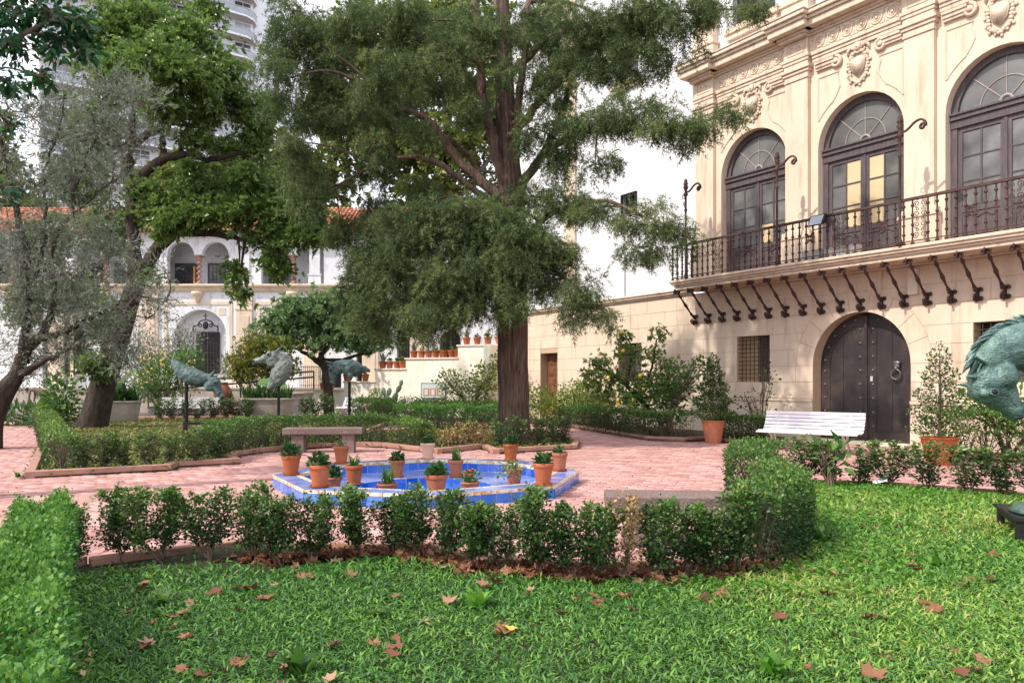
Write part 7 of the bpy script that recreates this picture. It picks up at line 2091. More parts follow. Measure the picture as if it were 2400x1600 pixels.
# ================================================================== trees
def tree(name, label, base, trunk, limbs, blobs, sprig_T, size, dens, mt, bark, drop=0.0, up=0.0, seed=0, twigs=8, outward=0.7, cat='tree', shell=0.4, twig_mt='twig', grad=True, limb_r=0.05, depth_k=0.8, auto=True, TV=4, clump=None, ridges=0.0):
    """trunk: (px,py,radius,Y); limbs: lists of the same; blobs: (px,py,rx,ry,Y) ellipses of foliage at their depth"""
    rng = np.random.default_rng(900 + seed)
    t = thing(name, label, cat, base)
    org = Vector(base)
    def path(lst):
        return smooth_path([AT(p[0], p[1], p[3]) - org for p in lst], 6), [r_ for r_ in np.interp(np.linspace(0, len(lst) - 1, (len(lst) - 1) * 6 + 1), range(len(lst)), [p[2] for p in lst])]
    pts, rad = path(trunk)
    m = MB()
    sg = 44 if ridges else 16
    m.tube(pts if not ridges else [pts[0].lerp(pts[0], 0)] + pts[1:], rad, sg)
    if ridges:
        fr = rng.integers(9, 26, 6); phs = rng.random(6) * 6.28
        vv = []
        for i_, p_ in enumerate(m.v):
            ring, kk = divmod(i_, sg)
            if ring >= len(pts): vv.append(p_); continue
            a_ = 2 * math.pi * kk / sg
            h_ = sum(math.sin(a_ * f_ + ph_ + 0.5 * math.sin(ring * 0.45 + ph_)) for f_, ph_ in zip(fr, phs)) / 3.0
            c_ = pts[ring]; q_ = Vector(p_) - c_
            vv.append(tuple(c_ + q_ * (1 + ridges * h_)))
        m.v = vv
    o = m.build('trunk', bark, t, True)
    nodes = [(p, r_) for p, r_ in zip(pts, rad)]
    for L in limbs:
        lp_, lr = path(L)
        lp_ = [p + Vector(rng.normal(0, 0.02, 3)) for p in lp_]
        m = MB(); m.tube(lp_, lr, 9); m.build('limb', bark, t, True)
        nodes += list(zip(lp_, lr))
    NP = np.array([tuple(n_[0]) for n_ in nodes])
    PP, DD, TW_A, TW_B, CB = [], [], [], [], []
    for (px, py, rx, ry, Y) in blobs:
        c = AT(px, py, Y) - org
        k_ = Y / FPX
        R3 = np.array([rx * k_, max(rx, ry) * k_ * depth_k, ry * k_])
        n = int(math.pi * rx * ry * dens)
        nd = n if clump is None else max(3, int(n / clump[0]))
        d = sphere_dirs(nd, rng)
        r_ = rng.random(nd) ** shell
        ph = rng.random(3) * 6
        lump = 1 + 0.30 * np.sin(d[:, 0] * 6 + ph[0]) * np.sin(d[:, 1] * 5 + ph[1]) + 0.25 * np.sin(d[:, 2] * 8 + ph[2])
        P = d * (r_ * lump)[:, None] * R3 + np.array(c)
        if clump is not None:
            k2 = clump[0]
            o_ = sphere_dirs(nd * k2, rng); o_[:, 2] *= 0.75
            cs = np.repeat(0.6 + 0.8 * rng.random(nd), k2)
            P = np.repeat(P, k2, 0) + o_ * (clump[1] * cs * rng.random(nd * k2) ** 0.5)[:, None]
            d = unit(np.repeat(d, k2, 0) * 0.5 + o_)
            n = nd * k2
            CB.append(np.repeat(rng.random(nd), k2))
        D = d * outward + rng.normal(0, 0.35 if clump else 0.45, (n, 3)) + np.array([0, 0, up - drop])
        PP.append(P); DD.append(D)
        if auto:
            cc = np.array(c)
            dist = np.linalg.norm(NP[:, :2] - cc[:2], axis=1) + 2.2 * np.abs(NP[:, 2] - cc[2])
            j = int(np.argmin(dist))
            a = Vector(NP[j]); L = (c - a).length
            if L > 0.15:
                mid = a.lerp(c, 0.5) + Vector((0, 0, 0.12 * L if drop else -0.10 * L)) + Vector(rng.normal(0, 0.06 * L, 3))
                lp_ = smooth_path([a, mid, c], 5)
                r0 = min(limb_r * (0.5 + 0.25 * L), nodes[j][1] * 0.8 + 0.01)
                m = MB(); m.tube(lp_, list(np.linspace(r0, 0.010, len(lp_))), 6); m.build('branch', bark, t, True)
            ids = rng.integers(0, n, min(n, twigs))
            for q in ids:
                TW_A.append(np.array(c)); TW_B.append(P[q])
    P, D = np.vstack(PP), np.vstack(DD)
    N = rng.normal(0, 0.5, P.shape) + np.array([0, 0, 1.0])
    rnd = rng.random(len(P)) if not CB else 0.7 * np.concatenate(CB) + 0.3 * rng.random(len(P))
    kv = TV; per = sprig_T[0].shape[0] // kv
    V, F = place(sprig_T, P, D, N, size * (0.65 + 0.7 * rng.random(len(P))))
    rv = np.clip(np.repeat(rnd, per) * 0.55 + rng.random(len(P) * per) * 0.45, 0, 1)
    me = np_mesh('crown', V, F, mt, np.repeat(rv, kv))
    link(bpy.data.objects.new('crown', me), t)
    if TW_A:
        A, B = np.array(TW_A), np.array(TW_B)
        mid = (A + B) / 2 + rng.normal(0, 0.05, A.shape)
        V, F = cyl_arrays(np.vstack([A, mid]), np.vstack([mid, B]), np.concatenate([np.full(len(A), 0.014), np.full(len(A), 0.009)]), np.concatenate([np.full(len(A), 0.009), np.full(len(A), 0.004)]))
        link(bpy.data.objects.new('twigs', np_mesh('twigs', V, F, twig_mt)), t)['kind'] = 'stuff'
    return t
CY = 18.6
cyp_blobs = [(700, 60, 90, 80, 18), (655, 190, 45, 110, 17.5), (760, 180, 90, 80, 18.5), (820, 60, 110, 80, 19), (950, 50, 110, 70, 18), (1060, 70, 80, 70, 19.5), (895, 185, 90, 50, 16.8), (1000, 170, 80, 60, 18.5), (690, 330, 38, 110, 17.5),
             (735, 450, 36, 90, 18), (800, 300, 80, 50, 19.5), (920, 270, 90, 45, 19.8), (870, 400, 60, 36, 19.5), (1250, 60, 80, 80, 18.6), (1370, 60, 100, 75, 17.5), (1500, 35, 110, 60, 17), (1640, 30, 110, 40, 16.5), (1775, 18, 32, 36, 16.5),
             (1420, 150, 90, 50, 17.5), (1550, 115, 90, 34, 17), (1290, 180, 60, 80, 18), (1370, 290, 85, 45, 17), (1460, 280, 90, 36, 16.5), (1560, 290, 80, 42, 16), (1640, 295, 55, 32, 15.6), (1705, 262, 40, 24, 15.2), (1300, 350, 55, 50, 17.5),
             (1395, 385, 60, 20, 17), (1390, 490, 60, 24, 16.5), (1475, 505, 75, 26, 16), (1555, 525, 50, 28, 15.5), (1612, 545, 30, 24, 15.1), (1500, 580, 60, 26, 16), (1330, 480, 60, 40, 17), (1305, 600, 55, 45, 17), (1350, 685, 50, 40, 16.5),
             (1405, 720, 36, 30, 16.5), (900, 560, 70, 55, 18), (1000, 545, 90, 65, 17), (1100, 520, 75, 50, 17), (1195, 530, 70, 55, 16.8), (950, 640, 110, 65, 17.5), (1060, 650, 100, 75, 17), (1180, 625, 80, 75, 16.6), (1262, 560, 65, 65, 17),
             (870, 680, 80, 65, 18), (835, 615, 36, 45, 18), (900, 735, 75, 45, 17.5), (1000, 735, 75, 42, 17), (1100, 725, 80, 38, 17), (1205, 700, 55, 45, 16.7), (850, 710, 60, 55, 18.2), (930, 770, 30, 24, 17.4), (1010, 775, 30, 20, 17), (1150, 60, 60, 60, 17.4), (1180, 180, 30, 40, 17.2), (1240, 300, 36, 40, 17.2), (1090, 270, 50, 34, 17.4), (1040, 120, 60, 50, 17.2), (1050, 500, 60, 36, 18.4), (1140, 480, 50, 36, 18.2), (960, 500, 60, 40, 18.6), (1080, 590, 80, 50, 18.6), (930, 590, 70, 50, 18.6), (1180, 560, 60, 50, 17.6), (1250, 640, 50, 50, 17.6), (1000, 690, 90, 40, 18.4), (1130, 680, 70, 40, 18), (830, 250, 60, 40, 18), (730, 260, 40, 60, 18.4), (930, 505, 50, 26, 17), (1010, 498, 50, 26, 17), (1090, 492, 50, 26, 17), (1160, 500, 40, 28, 16.8), (880, 330, 60, 30, 17.4), (980, 300, 50, 26, 17.2), (800, 530, 34, 60, 19), (865, 480, 50, 40, 19), (1250, 460, 60, 36, 17.5),
             (1010, 440, 60, 30, 19.6), (1330, 120, 70, 60, 20), (1100, 200, 60, 50, 20.5), (780, 100, 70, 60, 20.5), (1440, 60, 60, 50, 19.5), (1340, 740, 26, 26, 16.6), (1290, 660, 36, 36, 17.4)]
T_CYP = combine([sprig(22, 1.0, 0.32, T_TRI, 0.30, 3, 0.9, 0.5)])
cyl_limbs = [
    [(1195, 330, .12, 18.5), (1280, 220, .08, 18.2), (1380, 150, .06, 17.8), (1480, 130, .045, 17.4), (1570, 115, .03, 17.0)],
    [(1188, 180, .11, 18.5), (1290, 90, .08, 18.0), (1400, 50, .06, 17.4), (1520, 30, .045, 17.0), (1650, 28, .03, 16.6), (1775, 15, .012, 16.5)],
    [(1195, 470, .16, 18.6), (1160, 350, .14, 18.4), (1130, 220, .11, 18.2), (1120, 80, .09, 18.2), (1110, -80, .06, 18.2)],
    [(1190, 480, .15, 18.6), (1080, 380, .11, 18.8), (1010, 290, .09, 18.6), (920, 240, .06, 18.4), (840, 170, .04, 18.2), (720, 80, .025, 18)],
    [(1205, 460, .13, 18.6), (1210, 300, .10, 18.3), (1225, 160, .09, 18.2), (1240, 0, .06, 18.2)],
    [(1215, 450, .13, 18.5), (1270, 370, .09, 18.0), (1340, 320, .06, 17.5), (1440, 300, .045, 16.8), (1560, 300, .03, 16.2), (1690, 275, .015, 15.4)],
    [(1220, 440, .12, 18.7), (1290, 330, .09, 18.5), (1340, 200, .07, 18.2), (1370, 90, .05, 17.8)],
    [(1185, 500, .10, 18.4), (1090, 430, .07, 17.8), (1000, 370, .05, 17.6), (900, 380, .035, 18), (780, 440, .02, 18.2)],
    [(1215, 560, .09, 18.4), (1300, 500, .06, 17.6), (1400, 470, .045, 16.8), (1520, 510, .028, 15.8), (1610, 545, .012, 15.2)],
    [(1195, 600, .08, 18.4), (1100, 560, .06, 17.6), (980, 600, .04, 17.4), (860, 670, .02, 18)],
    [(1200, 660, .07, 18.4), (1110, 700, .05, 17.4), (1000, 740, .03, 17.2), (900, 760, .015, 17.5)],
    [(1225, 640, .06, 18.3), (1300, 640, .045, 17.4), (1370, 690, .03, 16.8), (1410, 725, .012, 16.6)],
    [(1185, 520, .09, 18.7), (1130, 420, .07, 19.2), (1060, 330, .05, 19.5), (960, 310, .035, 19.6), (800, 330, .02, 19.6)],
    [(1210, 420, .10, 18.8), (1180, 200, .08, 19.0), (1165, 0, .06, 19.2)],
]
cyp = tree('cypress_tree', 'big cypress with drooping dark green sprays and a thick straight trunk', (0.09, CY, 0.03),
           [(1210, 1046, .58, CY), (1208, 1032, .41, CY), (1207, 990, .335, CY), (1205, 860, .315, CY), (1204, 740, .31, CY), (1203, 600, .30, CY), (1200, 480, .29, CY), (1192, 360, .24, CY), (1185, 200, .19, CY), (1180, 40, .15, CY), (1176, -160, .10, CY)],
           cyl_limbs, cyp_blobs, T_CYP, 0.25, 0.041, 'leaf_cypress', 'bark_cypress', drop=0.75, seed=1, twigs=10, outward=0.8, shell=0.5, limb_r=0.05, TV=3, clump=(26, 0.25), ridges=0.17)
# loose hanging bark-brown sprays are part of the crown colours
MG = 24.0
mag_blobs = [(250, 100, 80, 70, MG), (330, 55, 90, 55, MG), (440, 95, 65, 55, MG - 1), (300, 180, 100, 55, MG - 1), (420, 180, 105, 55, MG - 2), (520, 165, 65, 45, MG - 1), (560, 245, 55, 45, MG), (470, 262, 75, 34, MG - 1), (600, 320, 45, 55, MG),
             (380, 255, 60, 36, MG - 2), (540, 350, 55, 26, MG + 1), (620, 440, 66, 46, MG), (490, 440, 80, 40, MG + 1), (400, 480, 66, 46, MG), (560, 500, 95, 36, MG - 1), (660, 505, 70, 36, MG - 1), (725, 540, 45, 32, MG - 1), (470, 515, 70, 20, MG - 1), (350, 505, 50, 22, MG),
             (385, 545, 30, 22, MG - 1), (600, 565, 30, 22, MG - 1), (640, 612, 30, 34, MG - 1), (548, 640, 22, 34, MG - 1), (560, 692, 24, 16, MG - 1), (655, 640, 24, 22, MG - 1), (220, 300, 70, 80, MG + 1), (180, 430, 60, 70, MG + 1.5), (250, 530, 60, 70, MG + 1.5), (330, 440, 40, 30, MG),
             (120, 560, 60, 60, MG + 2), (250, 760, 40, 50, MG), (170, 700, 60, 50, MG + 1.5), (60, 720, 50, 50, MG + 2), (225, 860, 40, 32, MG - 0.6), (350, 650, 22, 18, MG), (340, 20, 70, 40, MG + 2), (480, 30, 40, 40, MG + 1), (470, 330, 50, 22, MG - 1), (570, 420, 60, 30, MG - 1.2), (450, 400, 40, 26, MG - 1), (690, 560, 40, 26, MG - 1.4), (760, 560, 30, 22, MG - 1.4), (420, 520, 50, 30, MG - 1.2), (640, 250, 30, 30, MG), (360, 130, 70, 40, MG - 2), (700, 480, 50, 34, MG - 1), (650, 545, 46, 26, MG - 1), (745, 505, 40, 26, MG - 1.2), (590, 470, 60, 30, MG - .5)]
g8 = []
for i in range(7):
    a = i * 2.4
    g8.append(place(T_LEAF, np.array([[0, 0.05, 0.0]]), np.array([[math.cos(a) * 0.9, 0.55 + 0.25 * (i % 2), math.sin(a) * 0.9]]), np.array([[0.1, 0.3, 1.0]]), np.array([0.75 + 0.1 * (i % 3)])))
T_ROS = combine(g8)
mag = tree('magnolia_tree', 'spreading magnolia with glossy leaves and leaning dark trunk on the left lawn', AT(214, 1005, MG).xyz * 1.0, 
           [(212, 1008, .55, MG), (220, 985, .42, MG), (240, 905, .36, MG), (262, 836, .33, MG), (285, 770, .30, MG), (303, 708, .28, MG), (325, 650, .25, MG)],
           [[(318, 665, .24, MG), (350, 610, .21, MG), (380, 570, .18, MG), (430, 545, .13, MG - .4), (520, 552, .09, MG - .8), (600, 565, .05, MG - 1), (700, 548, .02, MG - 1.2)],
            [(318, 665, .22, MG), (314, 580, .20, MG), (308, 480, .19, MG), (300, 380, .17, MG + .2), (310, 300, .13, MG + .2), (330, 180, .08, MG), (345, 60, .04, MG)],
            [(312, 450, .17, MG), (345, 400, .15, MG), (385, 374, .14, MG - .2), (440, 360, .11, MG - .4), (490, 374, .09, MG - .5), (550, 362, .06, MG - .4), (612, 362, .03, MG)],
            [(385, 374, .11, MG - .2), (380, 330, .10, MG), (378, 290, .06, MG)],
            [(425, 362, .09, MG - .3), (428, 316, .08, MG - .4), (478, 278, .06, MG - .6), (520, 262, .03, MG - .8)],
            [(302, 340, .14, MG), (350, 315, .11, MG - .3), (410, 286, .09, MG - .6), (496, 256, .06, MG - .8), (575, 262, .03, MG - .4)],
            [(300, 400, .12, MG), (270, 320, .08, MG + .3), (230, 220, .05, MG + .4), (240, 110, .025, MG + .2)],
            [(262, 836, .14, MG), (215, 760, .10, MG + .5), (170, 690, .07, MG + .8), (120, 570, .04, MG + 1.2)]],
           mag_blobs, T_ROS, 0.165, 0.058, 'leaf_magnolia', 'bark_dark', up=0.45, seed=2, twigs=10, outward=0.9, shell=0.62, limb_r=0.05, clump=(5, 0.36), ridges=0.05)
OL = 17.0
ol_blobs = [(60, 260, 60, 60, OL), (150, 230, 70, 50, OL), (260, 215, 65, 50, OL - .5), (330, 235, 45, 45, OL - .5), (120, 330, 75, 55, OL), (230, 310, 85, 55, OL - .4), (315, 320, 45, 45, OL - .5), (80, 430, 75, 55, OL), (180, 420, 85, 60, OL), (265, 420, 50, 55, OL - .3),
            (100, 540, 75, 50, OL), (200, 545, 75, 45, OL - .4), (60, 640, 65, 55, OL), (160, 640, 75, 55, OL - .4), (255, 605, 50, 50, OL - .4), (120, 735, 85, 50, OL), (215, 720, 75, 45, OL - .4), (55, 800, 55, 45, OL), (320, 690, 50, 32, OL - .6), (180, 805, 60, 32, OL - .4), (385, 705, 36, 20, OL - .6), (265, 800, 40, 32, OL - .5), (20, 520, 40, 60, OL), (20, 380, 30, 50, OL), (40, 700, 60, 55, OL), (130, 835, 70, 36, OL + .4), (205, 785, 70, 40, OL + .3), (305, 640, 45, 36, OL - .3), (345, 745, 50, 32, OL - .3), (300, 850, 40, 30, OL), (75, 865, 55, 30, OL + .4), (110, 610, 60, 50, OL + .6), (40, 590, 50, 40, OL + .6), (160, 720, 60, 40, OL + .6), (390, 640, 30, 20, OL - .4)]
T_OLV = combine([sprig(16, 1.0, 0.21, T_SLIM, 0.1, 8, 0.7, 0.8)])
olv = tree('olive_tree', 'silvery olive tree with thin grey limbs at the left edge', AT(-40, 1040, OL).xyz * 1.0,
           [(-40, 1050, .36, OL), (-25, 985, .28, OL), (5, 925, .22, OL), (38, 880, .16, OL), (52, 830, .11, OL)],
           [[(50, 850, .13, OL), (66, 740, .09, OL), (68, 640, .08, OL), (50, 540, .07, OL), (25, 440, .06, OL), (5, 330, .04, OL), (20, 240, .02, OL)],
            [(55, 830, .11, OL), (105, 770, .08, OL), (130, 690, .06, OL - .2), (118, 610, .05, OL - .2), (140, 540, .045, OL - .2), (168, 500, .04, OL - .2), (178, 430, .035, OL - .2), (220, 330, .025, OL - .3), (240, 230, .012, OL - .3)],
            [(168, 505, .03, OL - .2), (200, 478, .025, OL - .3), (240, 440, .015, OL - .3)],
            [(60, 800, .10, OL), (140, 780, .07, OL - .3), (220, 740, .05, OL - .4), (310, 700, .025, OL - .5), (390, 700, .01, OL - .6)],
            [(40, 880, .10, OL), (100, 850, .06, OL - .3), (180, 815, .04, OL - .4), (260, 800, .015, OL - .4)],
            [(66, 700, .06, OL), (110, 560, .04, OL), (100, 420, .03, OL), (140, 300, .02, OL), (150, 220, .01, OL)]],
           ol_blobs, T_OLV, 0.33, 0.0165, 'leaf_olive', 'bark_dark', up=0.25, seed=3, twigs=10, outward=0.8, shell=0.6, limb_r=0.03, twig_mt='bark_grey', clump=(7, 0.22), ridges=0.06)
# broad-leaved tree whose branches hang into the upper left corner
BR = 9.6
br_blobs = [(30, 30, 70, 45, BR), (120, 30, 70, 40, BR), (180, 60, 40, 40, BR + .3), (40, 110, 60, 45, BR), (130, 100, 50, 40, BR + .2), (20, 190, 40, 40, BR), (90, 180, 40, 30, BR), (195, 110, 22, 40, BR + .3), (20, 440, 22, 22, BR), (20, 290, 25, 25, BR),
            (-120, 60, 120, 100, BR + .5), (-300, 0, 160, 120, BR), (-200, -150, 200, 120, BR + .5), (40, -80, 160, 70, BR + .6), (-450, -60, 160, 140, BR + .4), (-350, -220, 200, 120, BR), (-60, -220, 180, 100, BR - .5), (150, -90, 60, 40, BR + .5)]
T_ONE = combine([place(T_LEAF, np.array([[0.0, 0, 0], [0.25, .1, .1], [-.3, .2, -.1], [0.1, .5, 0.05]]), np.array([[0.3, 1.0, -0.4], [1.0, .3, -.5], [-1, .4, -.3], [.1, 1, -.6]]), np.array([[0, 0, 1.0]] * 4), np.array([1.0, 0.9, 1.0, 0.85]))])
brd = tree('broadleaf_tree', 'broad-leaved branch with hanging brown leaves in the upper left corner', (-6.9, 9.8, 0.0),
           [(-90, 1180, .22, 9.8), (-110, 800, .19, 9.8), (-130, 400, .16, 9.8), (-140, 150, .13, 9.7), (-150, -80, .09, 9.7)],
           [[(-135, 300, .09, 9.8), (-60, 180, .06, 9.7), (30, 90, .035, 9.6), (120, 50, .02, 9.6), (190, 40, .01, 9.7)], [(-140, 180, .08, 9.7), (-280, 60, .05, 9.7), (-420, -40, .02, 9.8)], [(-130, 420, .06, 9.8), (-60, 380, .04, 9.7), (20, 300, .02, 9.6)]],
           br_blobs, T_ONE, 0.12, 0.0062, 'leaf_broad', 'bark_grey', drop=0.35, seed=4, twigs=10, outward=0.5, shell=0.5, limb_r=0.02)
# rounded clipped tree before the dark doorway
RT = 34.0
rnd_t = tree('round_crown_tree', 'low rounded tree with dense blue-green crown and crooked trunk', AT(770, 960, RT).xyz * Vector((1, 1, 0)),
           [(772, 972, .24, RT), (768, 900, .20, RT), (762, 862, .18, RT), (750, 835, .16, RT)],
           [[(760, 860, .13, RT), (725, 832, .10, RT), (690, 815, .05, RT)], [(766, 880, .12, RT), (800, 845, .09, RT), (850, 830, .06, RT), (900, 822, .03, RT)], [(752, 838, .12, RT), (770, 790, .08, RT), (780, 750, .04, RT)]],
           [(690, 770, 75, 42, RT), (760, 740, 80, 45, RT), (700, 725, 55, 34, RT), (820, 770, 60, 50, RT), (650, 790, 40, 26, RT), (770, 800, 80, 24, RT), (880, 800, 50, 24, RT), (640, 755, 28, 24, RT), (780, 705, 55, 25, RT), (860, 770, 40, 34, RT)],
           T_ROS, 0.20, 0.075, 'leaf_round', 'bark_dark', up=0.6, seed=5, twigs=6, outward=1.0, shell=0.3, depth_k=0.7, clump=(8, 0.3))
# kumquat behind the middle horse head
KQ = 32.5
kq = tree('kumquat_tree', 'small round yellow-fruited tree behind the middle horse head', AT(612, 960, KQ).xyz * Vector((1, 1, 0)),
          [(614, 965, .09, KQ), (610, 920, .07, KQ), (600, 890, .05, KQ)], [[(610, 920, .05, KQ), (630, 880, .04, KQ), (650, 850, .02, KQ)], [(608, 910, .04, KQ), (580, 880, .03, KQ), (560, 850, .02, KQ)]],
          [(590, 840, 55, 40, KQ), (640, 830, 50, 42, KQ), (570, 870, 45, 30, KQ), (640, 875, 45, 25, KQ), (610, 800, 45, 25, KQ), (680, 860, 24, 30, KQ)],
          T_ROS, 0.13, 0.07, 'leaf_kumquat', 'bark_grey', up=0.3, seed=6, twigs=6, outward=1.0, shell=0.35)
# lemon tree by the palace wall
LM = 21.5
lm = tree('lemon_tree', 'sprawling lemon tree with a few yellow lemons against the palace wall', AT(1520, 1010, LM).xyz * Vector((1, 1, 0)),
          [(1524, 968, .10, LM), (1500, 935, .07, LM), (1470, 905, .06, LM), (1440, 880, .05, LM)],
          [[(1500, 935, .05, LM), (1525, 870, .035, LM), (1540, 800, .02, LM), (1555, 765, .008, LM)], [(1470, 905, .04, LM), (1480, 830, .03, LM), (1460, 770, .01, LM)], [(1440, 880, .035, LM), (1400, 860, .025, LM), (1370, 845, .01, LM)], [(1505, 940, .05, LM), (1550, 920, .04, LM), (1590, 900, .02, LM)]],
          [(1455, 790, 30, 26, LM), (1480, 830, 40, 30, LM), (1410, 850, 36, 26, LM), (1440, 890, 50, 34, LM), (1545, 780, 24, 20, LM), (1535, 830, 26, 26, LM), (1520, 890, 50, 36, LM), (1570, 860, 30, 30, LM), (1390, 890, 36, 30, LM), (1480, 930, 50, 30, LM), (1570, 920, 40, 36, LM), (1420, 930, 40, 26, LM)],
          T_ROS, 0.13, 0.022, 'leaf_magnolia', 'bark_dark', up=0.2, seed=7, twigs=8, outward=1.0, shell=0.5, limb_r=0.015)
fm = MB()
for (px, py) in [(1455, 778), (1460, 822), (1500, 880), (1508, 912), (1448, 938), (1450, 948), (1535, 944), (1485, 938), (1425, 885)]:
    p = AT(px, py, LM - 0.5) - lm.location; fm.ball(tuple(p), (0.05, 0.05, 0.055), 8, 6)
fm.build('lemons', 'fruit', lm, True)
# tall yellowish trees behind the white house
for i, (X_, Y_, lab, bl) in enumerate([
    (-5.0, 53, 'tall yellow-green tree behind the white house and the cypress', [(760, 420, 90, 70, 53), (900, 330, 120, 90, 53), (1040, 360, 120, 90, 53), (1140, 260, 110, 90, 54), (960, 180, 120, 80, 54), (1250, 400, 70, 80, 53), (800, 250, 90, 80, 54), (1000, 460, 110, 40, 53), (1200, 130, 90, 90, 55), (860, 100, 110, 80, 55), (1060, 60, 120, 80, 55)]),
    (-22.0, 55, 'tall green tree behind the white house and the magnolia', [(420, 430, 110, 60, 55), (560, 420, 90, 60, 55), (660, 470, 70, 40, 55), (660, 380, 60, 60, 55), (60, 500, 80, 60, 50), (-60, 380, 100, 120, 50)])]):
    pxb = CX + X_ / Y_ * FPX
    tree('background_tree', lab, (X_, Y_, 0.0), [(pxb, 945, .5, Y_), (pxb, 700, .42, Y_), (pxb + 20, 450, .3, Y_), (pxb + 10, 200, .15, Y_)],
         [[(pxb + 12, 550, .28, Y_), (pxb - 100, 430, .18, Y_), (pxb - 220, 380, .06, Y_)], [(pxb + 15, 500, .25, Y_), (pxb + 110, 380, .15, Y_), (pxb + 180, 260, .05, Y_)]],
         bl, T_ROS, 0.55, 0.020, 'leaf_back', 'bark_grey', up=0.4, seed=20 + i, twigs=6, outward=1.0, shell=0.4, limb_r=0.12)

# ================================================================== grass, clover, fallen leaves
rg = np.random.default_rng(77)
def sample_poly(poly, n, rng=rg):
    p = np.asarray(poly); lo, hi = p.min(0), p.max(0)
    q = rng.random((n, 2)) * (hi - lo) + lo
    return q[inpoly(q[:, 0], q[:, 1], poly)]
HP = np.array([G(a, b_) for a, b_, _ in row] + [(2.3, 6.4)])
def dist_path(x, y):
    d = np.full(x.shape, 99.0)
    for a, b_ in zip(HP, HP[1:]):
        ab = b_ - a; L2 = ab @ ab
        t = np.clip(((x - a[0]) * ab[0] + (y - a[1]) * ab[1]) / L2, 0, 1)
        d = np.minimum(d, np.hypot(x - a[0] - t * ab[0], y - a[1] - t * ab[1]))
    return d
q = sample_poly(LAWN, 1200000)
x, y = q[:, 0], q[:, 1]
vis = (np.abs(x) < y * 0.69 + 3.2) & (y > 2.2)
edge_k = np.where((np.abs(x) < y * 0.69 + 0.25) & (y > 3.3), 1.0, 0.35)
dens = np.clip(1.15 * (4.2 / np.maximum(y, 4.2)) ** 1.5, 0.18, 1)
dp = dist_path(x, y)
thin = np.clip((dp - 0.10 - 0.10 * (x < -1.2)) / (0.28 + 0.25 * (x < -1.8)), 0.05, 1)
patch = 0.5 + 0.5 * np.sin(x * 2.1 + 1.3 * np.sin(y * 1.7)) * np.sin(y * 2.6 + x)
thin *= np.where(x < 0.5, 0.50 + 0.50 * patch, 0.70 + 0.30 * patch)
lefts = np.clip((x + 3.5 + (6 - y) * 0.62) / 0.55, 0.12, 1)
keep = vis & (rg.random(len(x)) < dens * thin * lefts * edge_k)
x, y = x[keep], y[keep]
n = len(x)
sz = (0.028 + 0.030 * rg.random(n)) * np.clip(y / 4.6, 1, 1.9)
az = rg.random(n) * 6.283
D = np.stack([np.cos(az), np.sin(az), 0.05 + 1.1 * rg.random(n) ** 1.5], 1)
P = np.stack([x, y, 0.026 + 0.03 * rg.random(n)], 1)
N = rg.normal(0, 0.3, (n, 3)) + np.array([0, 0, 1.0])
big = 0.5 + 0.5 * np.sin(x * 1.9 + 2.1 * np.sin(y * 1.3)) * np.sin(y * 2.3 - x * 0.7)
lawn_rn = np.clip(rg.random(n) * (0.62 + 0.25 * big) + 0.06 * (x > 0) + 0.26 * (0.5 + 0.5 * np.sin(x * 1.3 + y * 0.9)) * (x > 1.2) + 0.16 * (x > 1.8) * (y > 5.2) * big, 0, 0.99)  # yellower grass on the right, also brightened there to stand for sun patches
tag(scatter('lawn_grass', T_BLADE, P, D, N, sz, 'lawn_blades', None, lawn_rn), 'broad-bladed green lawn grass of the foreground', 'grass', kind='stuff')
print('grass blades', n)
# clover and soft weeds along the hedge on the right
q = sample_poly([(1.2, 5.6), (2.6, 6.4), (3.1, 9.0), (3.6, 10.8), (5.2, 10.5), (5.6, 9.6), (3.9, 8.2), (3.3, 6.2), (2.4, 5.0), (1.3, 5.1)], 26000)
pt = 0.5 + 0.5 * np.sin(q[:, 0] * 4.3 + 2 * np.sin(q[:, 1] * 2.2)) * np.sin(q[:, 1] * 3.1)
q = q[rg.random(len(q)) < 0.15 + 0.85 * pt]
n = len(q)
P = np.stack([q[:, 0], q[:, 1], 0.05 + 0.07 * rg.random(n)], 1)
D = np.stack([rg.normal(0, 1, n), rg.normal(0, 1, n), rg.normal(0.1, 0.3, n)], 1)
tag(scatter('clover', T_OVAL, P, D, rg.normal(0, 0.35, (n, 3)) + np.array([0, 0, 1.0]), 0.028 + 0.022 * rg.random(n), 'clover'), 'soft bright clover and weeds beside the right hedge', 'clover', kind='stuff')
# short turf with leaf crumbs of the left bed
q = sample_poly(LEFT_BED, 52000)
x, y = q[:, 0], q[:, 1]
n = len(x)
P = np.stack([x, y, np.full(n, 0.03)], 1); az = rg.random(n) * 6.283
D = np.stack([np.cos(az), np.sin(az), 0.3 + 0.6 * rg.random(n)], 1)
tag(scatter('turf', T_BLADE, P, D, rg.normal(0, 0.3, (n, 3)) + np.array([0, 0, 1.0]), 0.10 + 0.08 * rg.random(n), 'turf_dry'), 'thin yellowish turf of the left lawn', 'turf', kind='stuff')
q = sample_poly(LEFT_BED, 3600)
n = len(q)
P = np.stack([q[:, 0], q[:, 1], np.full(n, 0.06)], 1)
tag(scatter('leaf_crumbs', T_OVAL, P, np.stack([rg.normal(0, 1, n), rg.normal(0, 1, n), rg.normal(0, .3, n)], 1), rg.normal(0, 0.3, (n, 3)) + np.array([0, 0, 1.0]), 0.06 + 0.06 * rg.random(n), 'dry_leaf'), 'dry leaf crumbs strewn over the left lawn', 'leaves', kind='stuff')
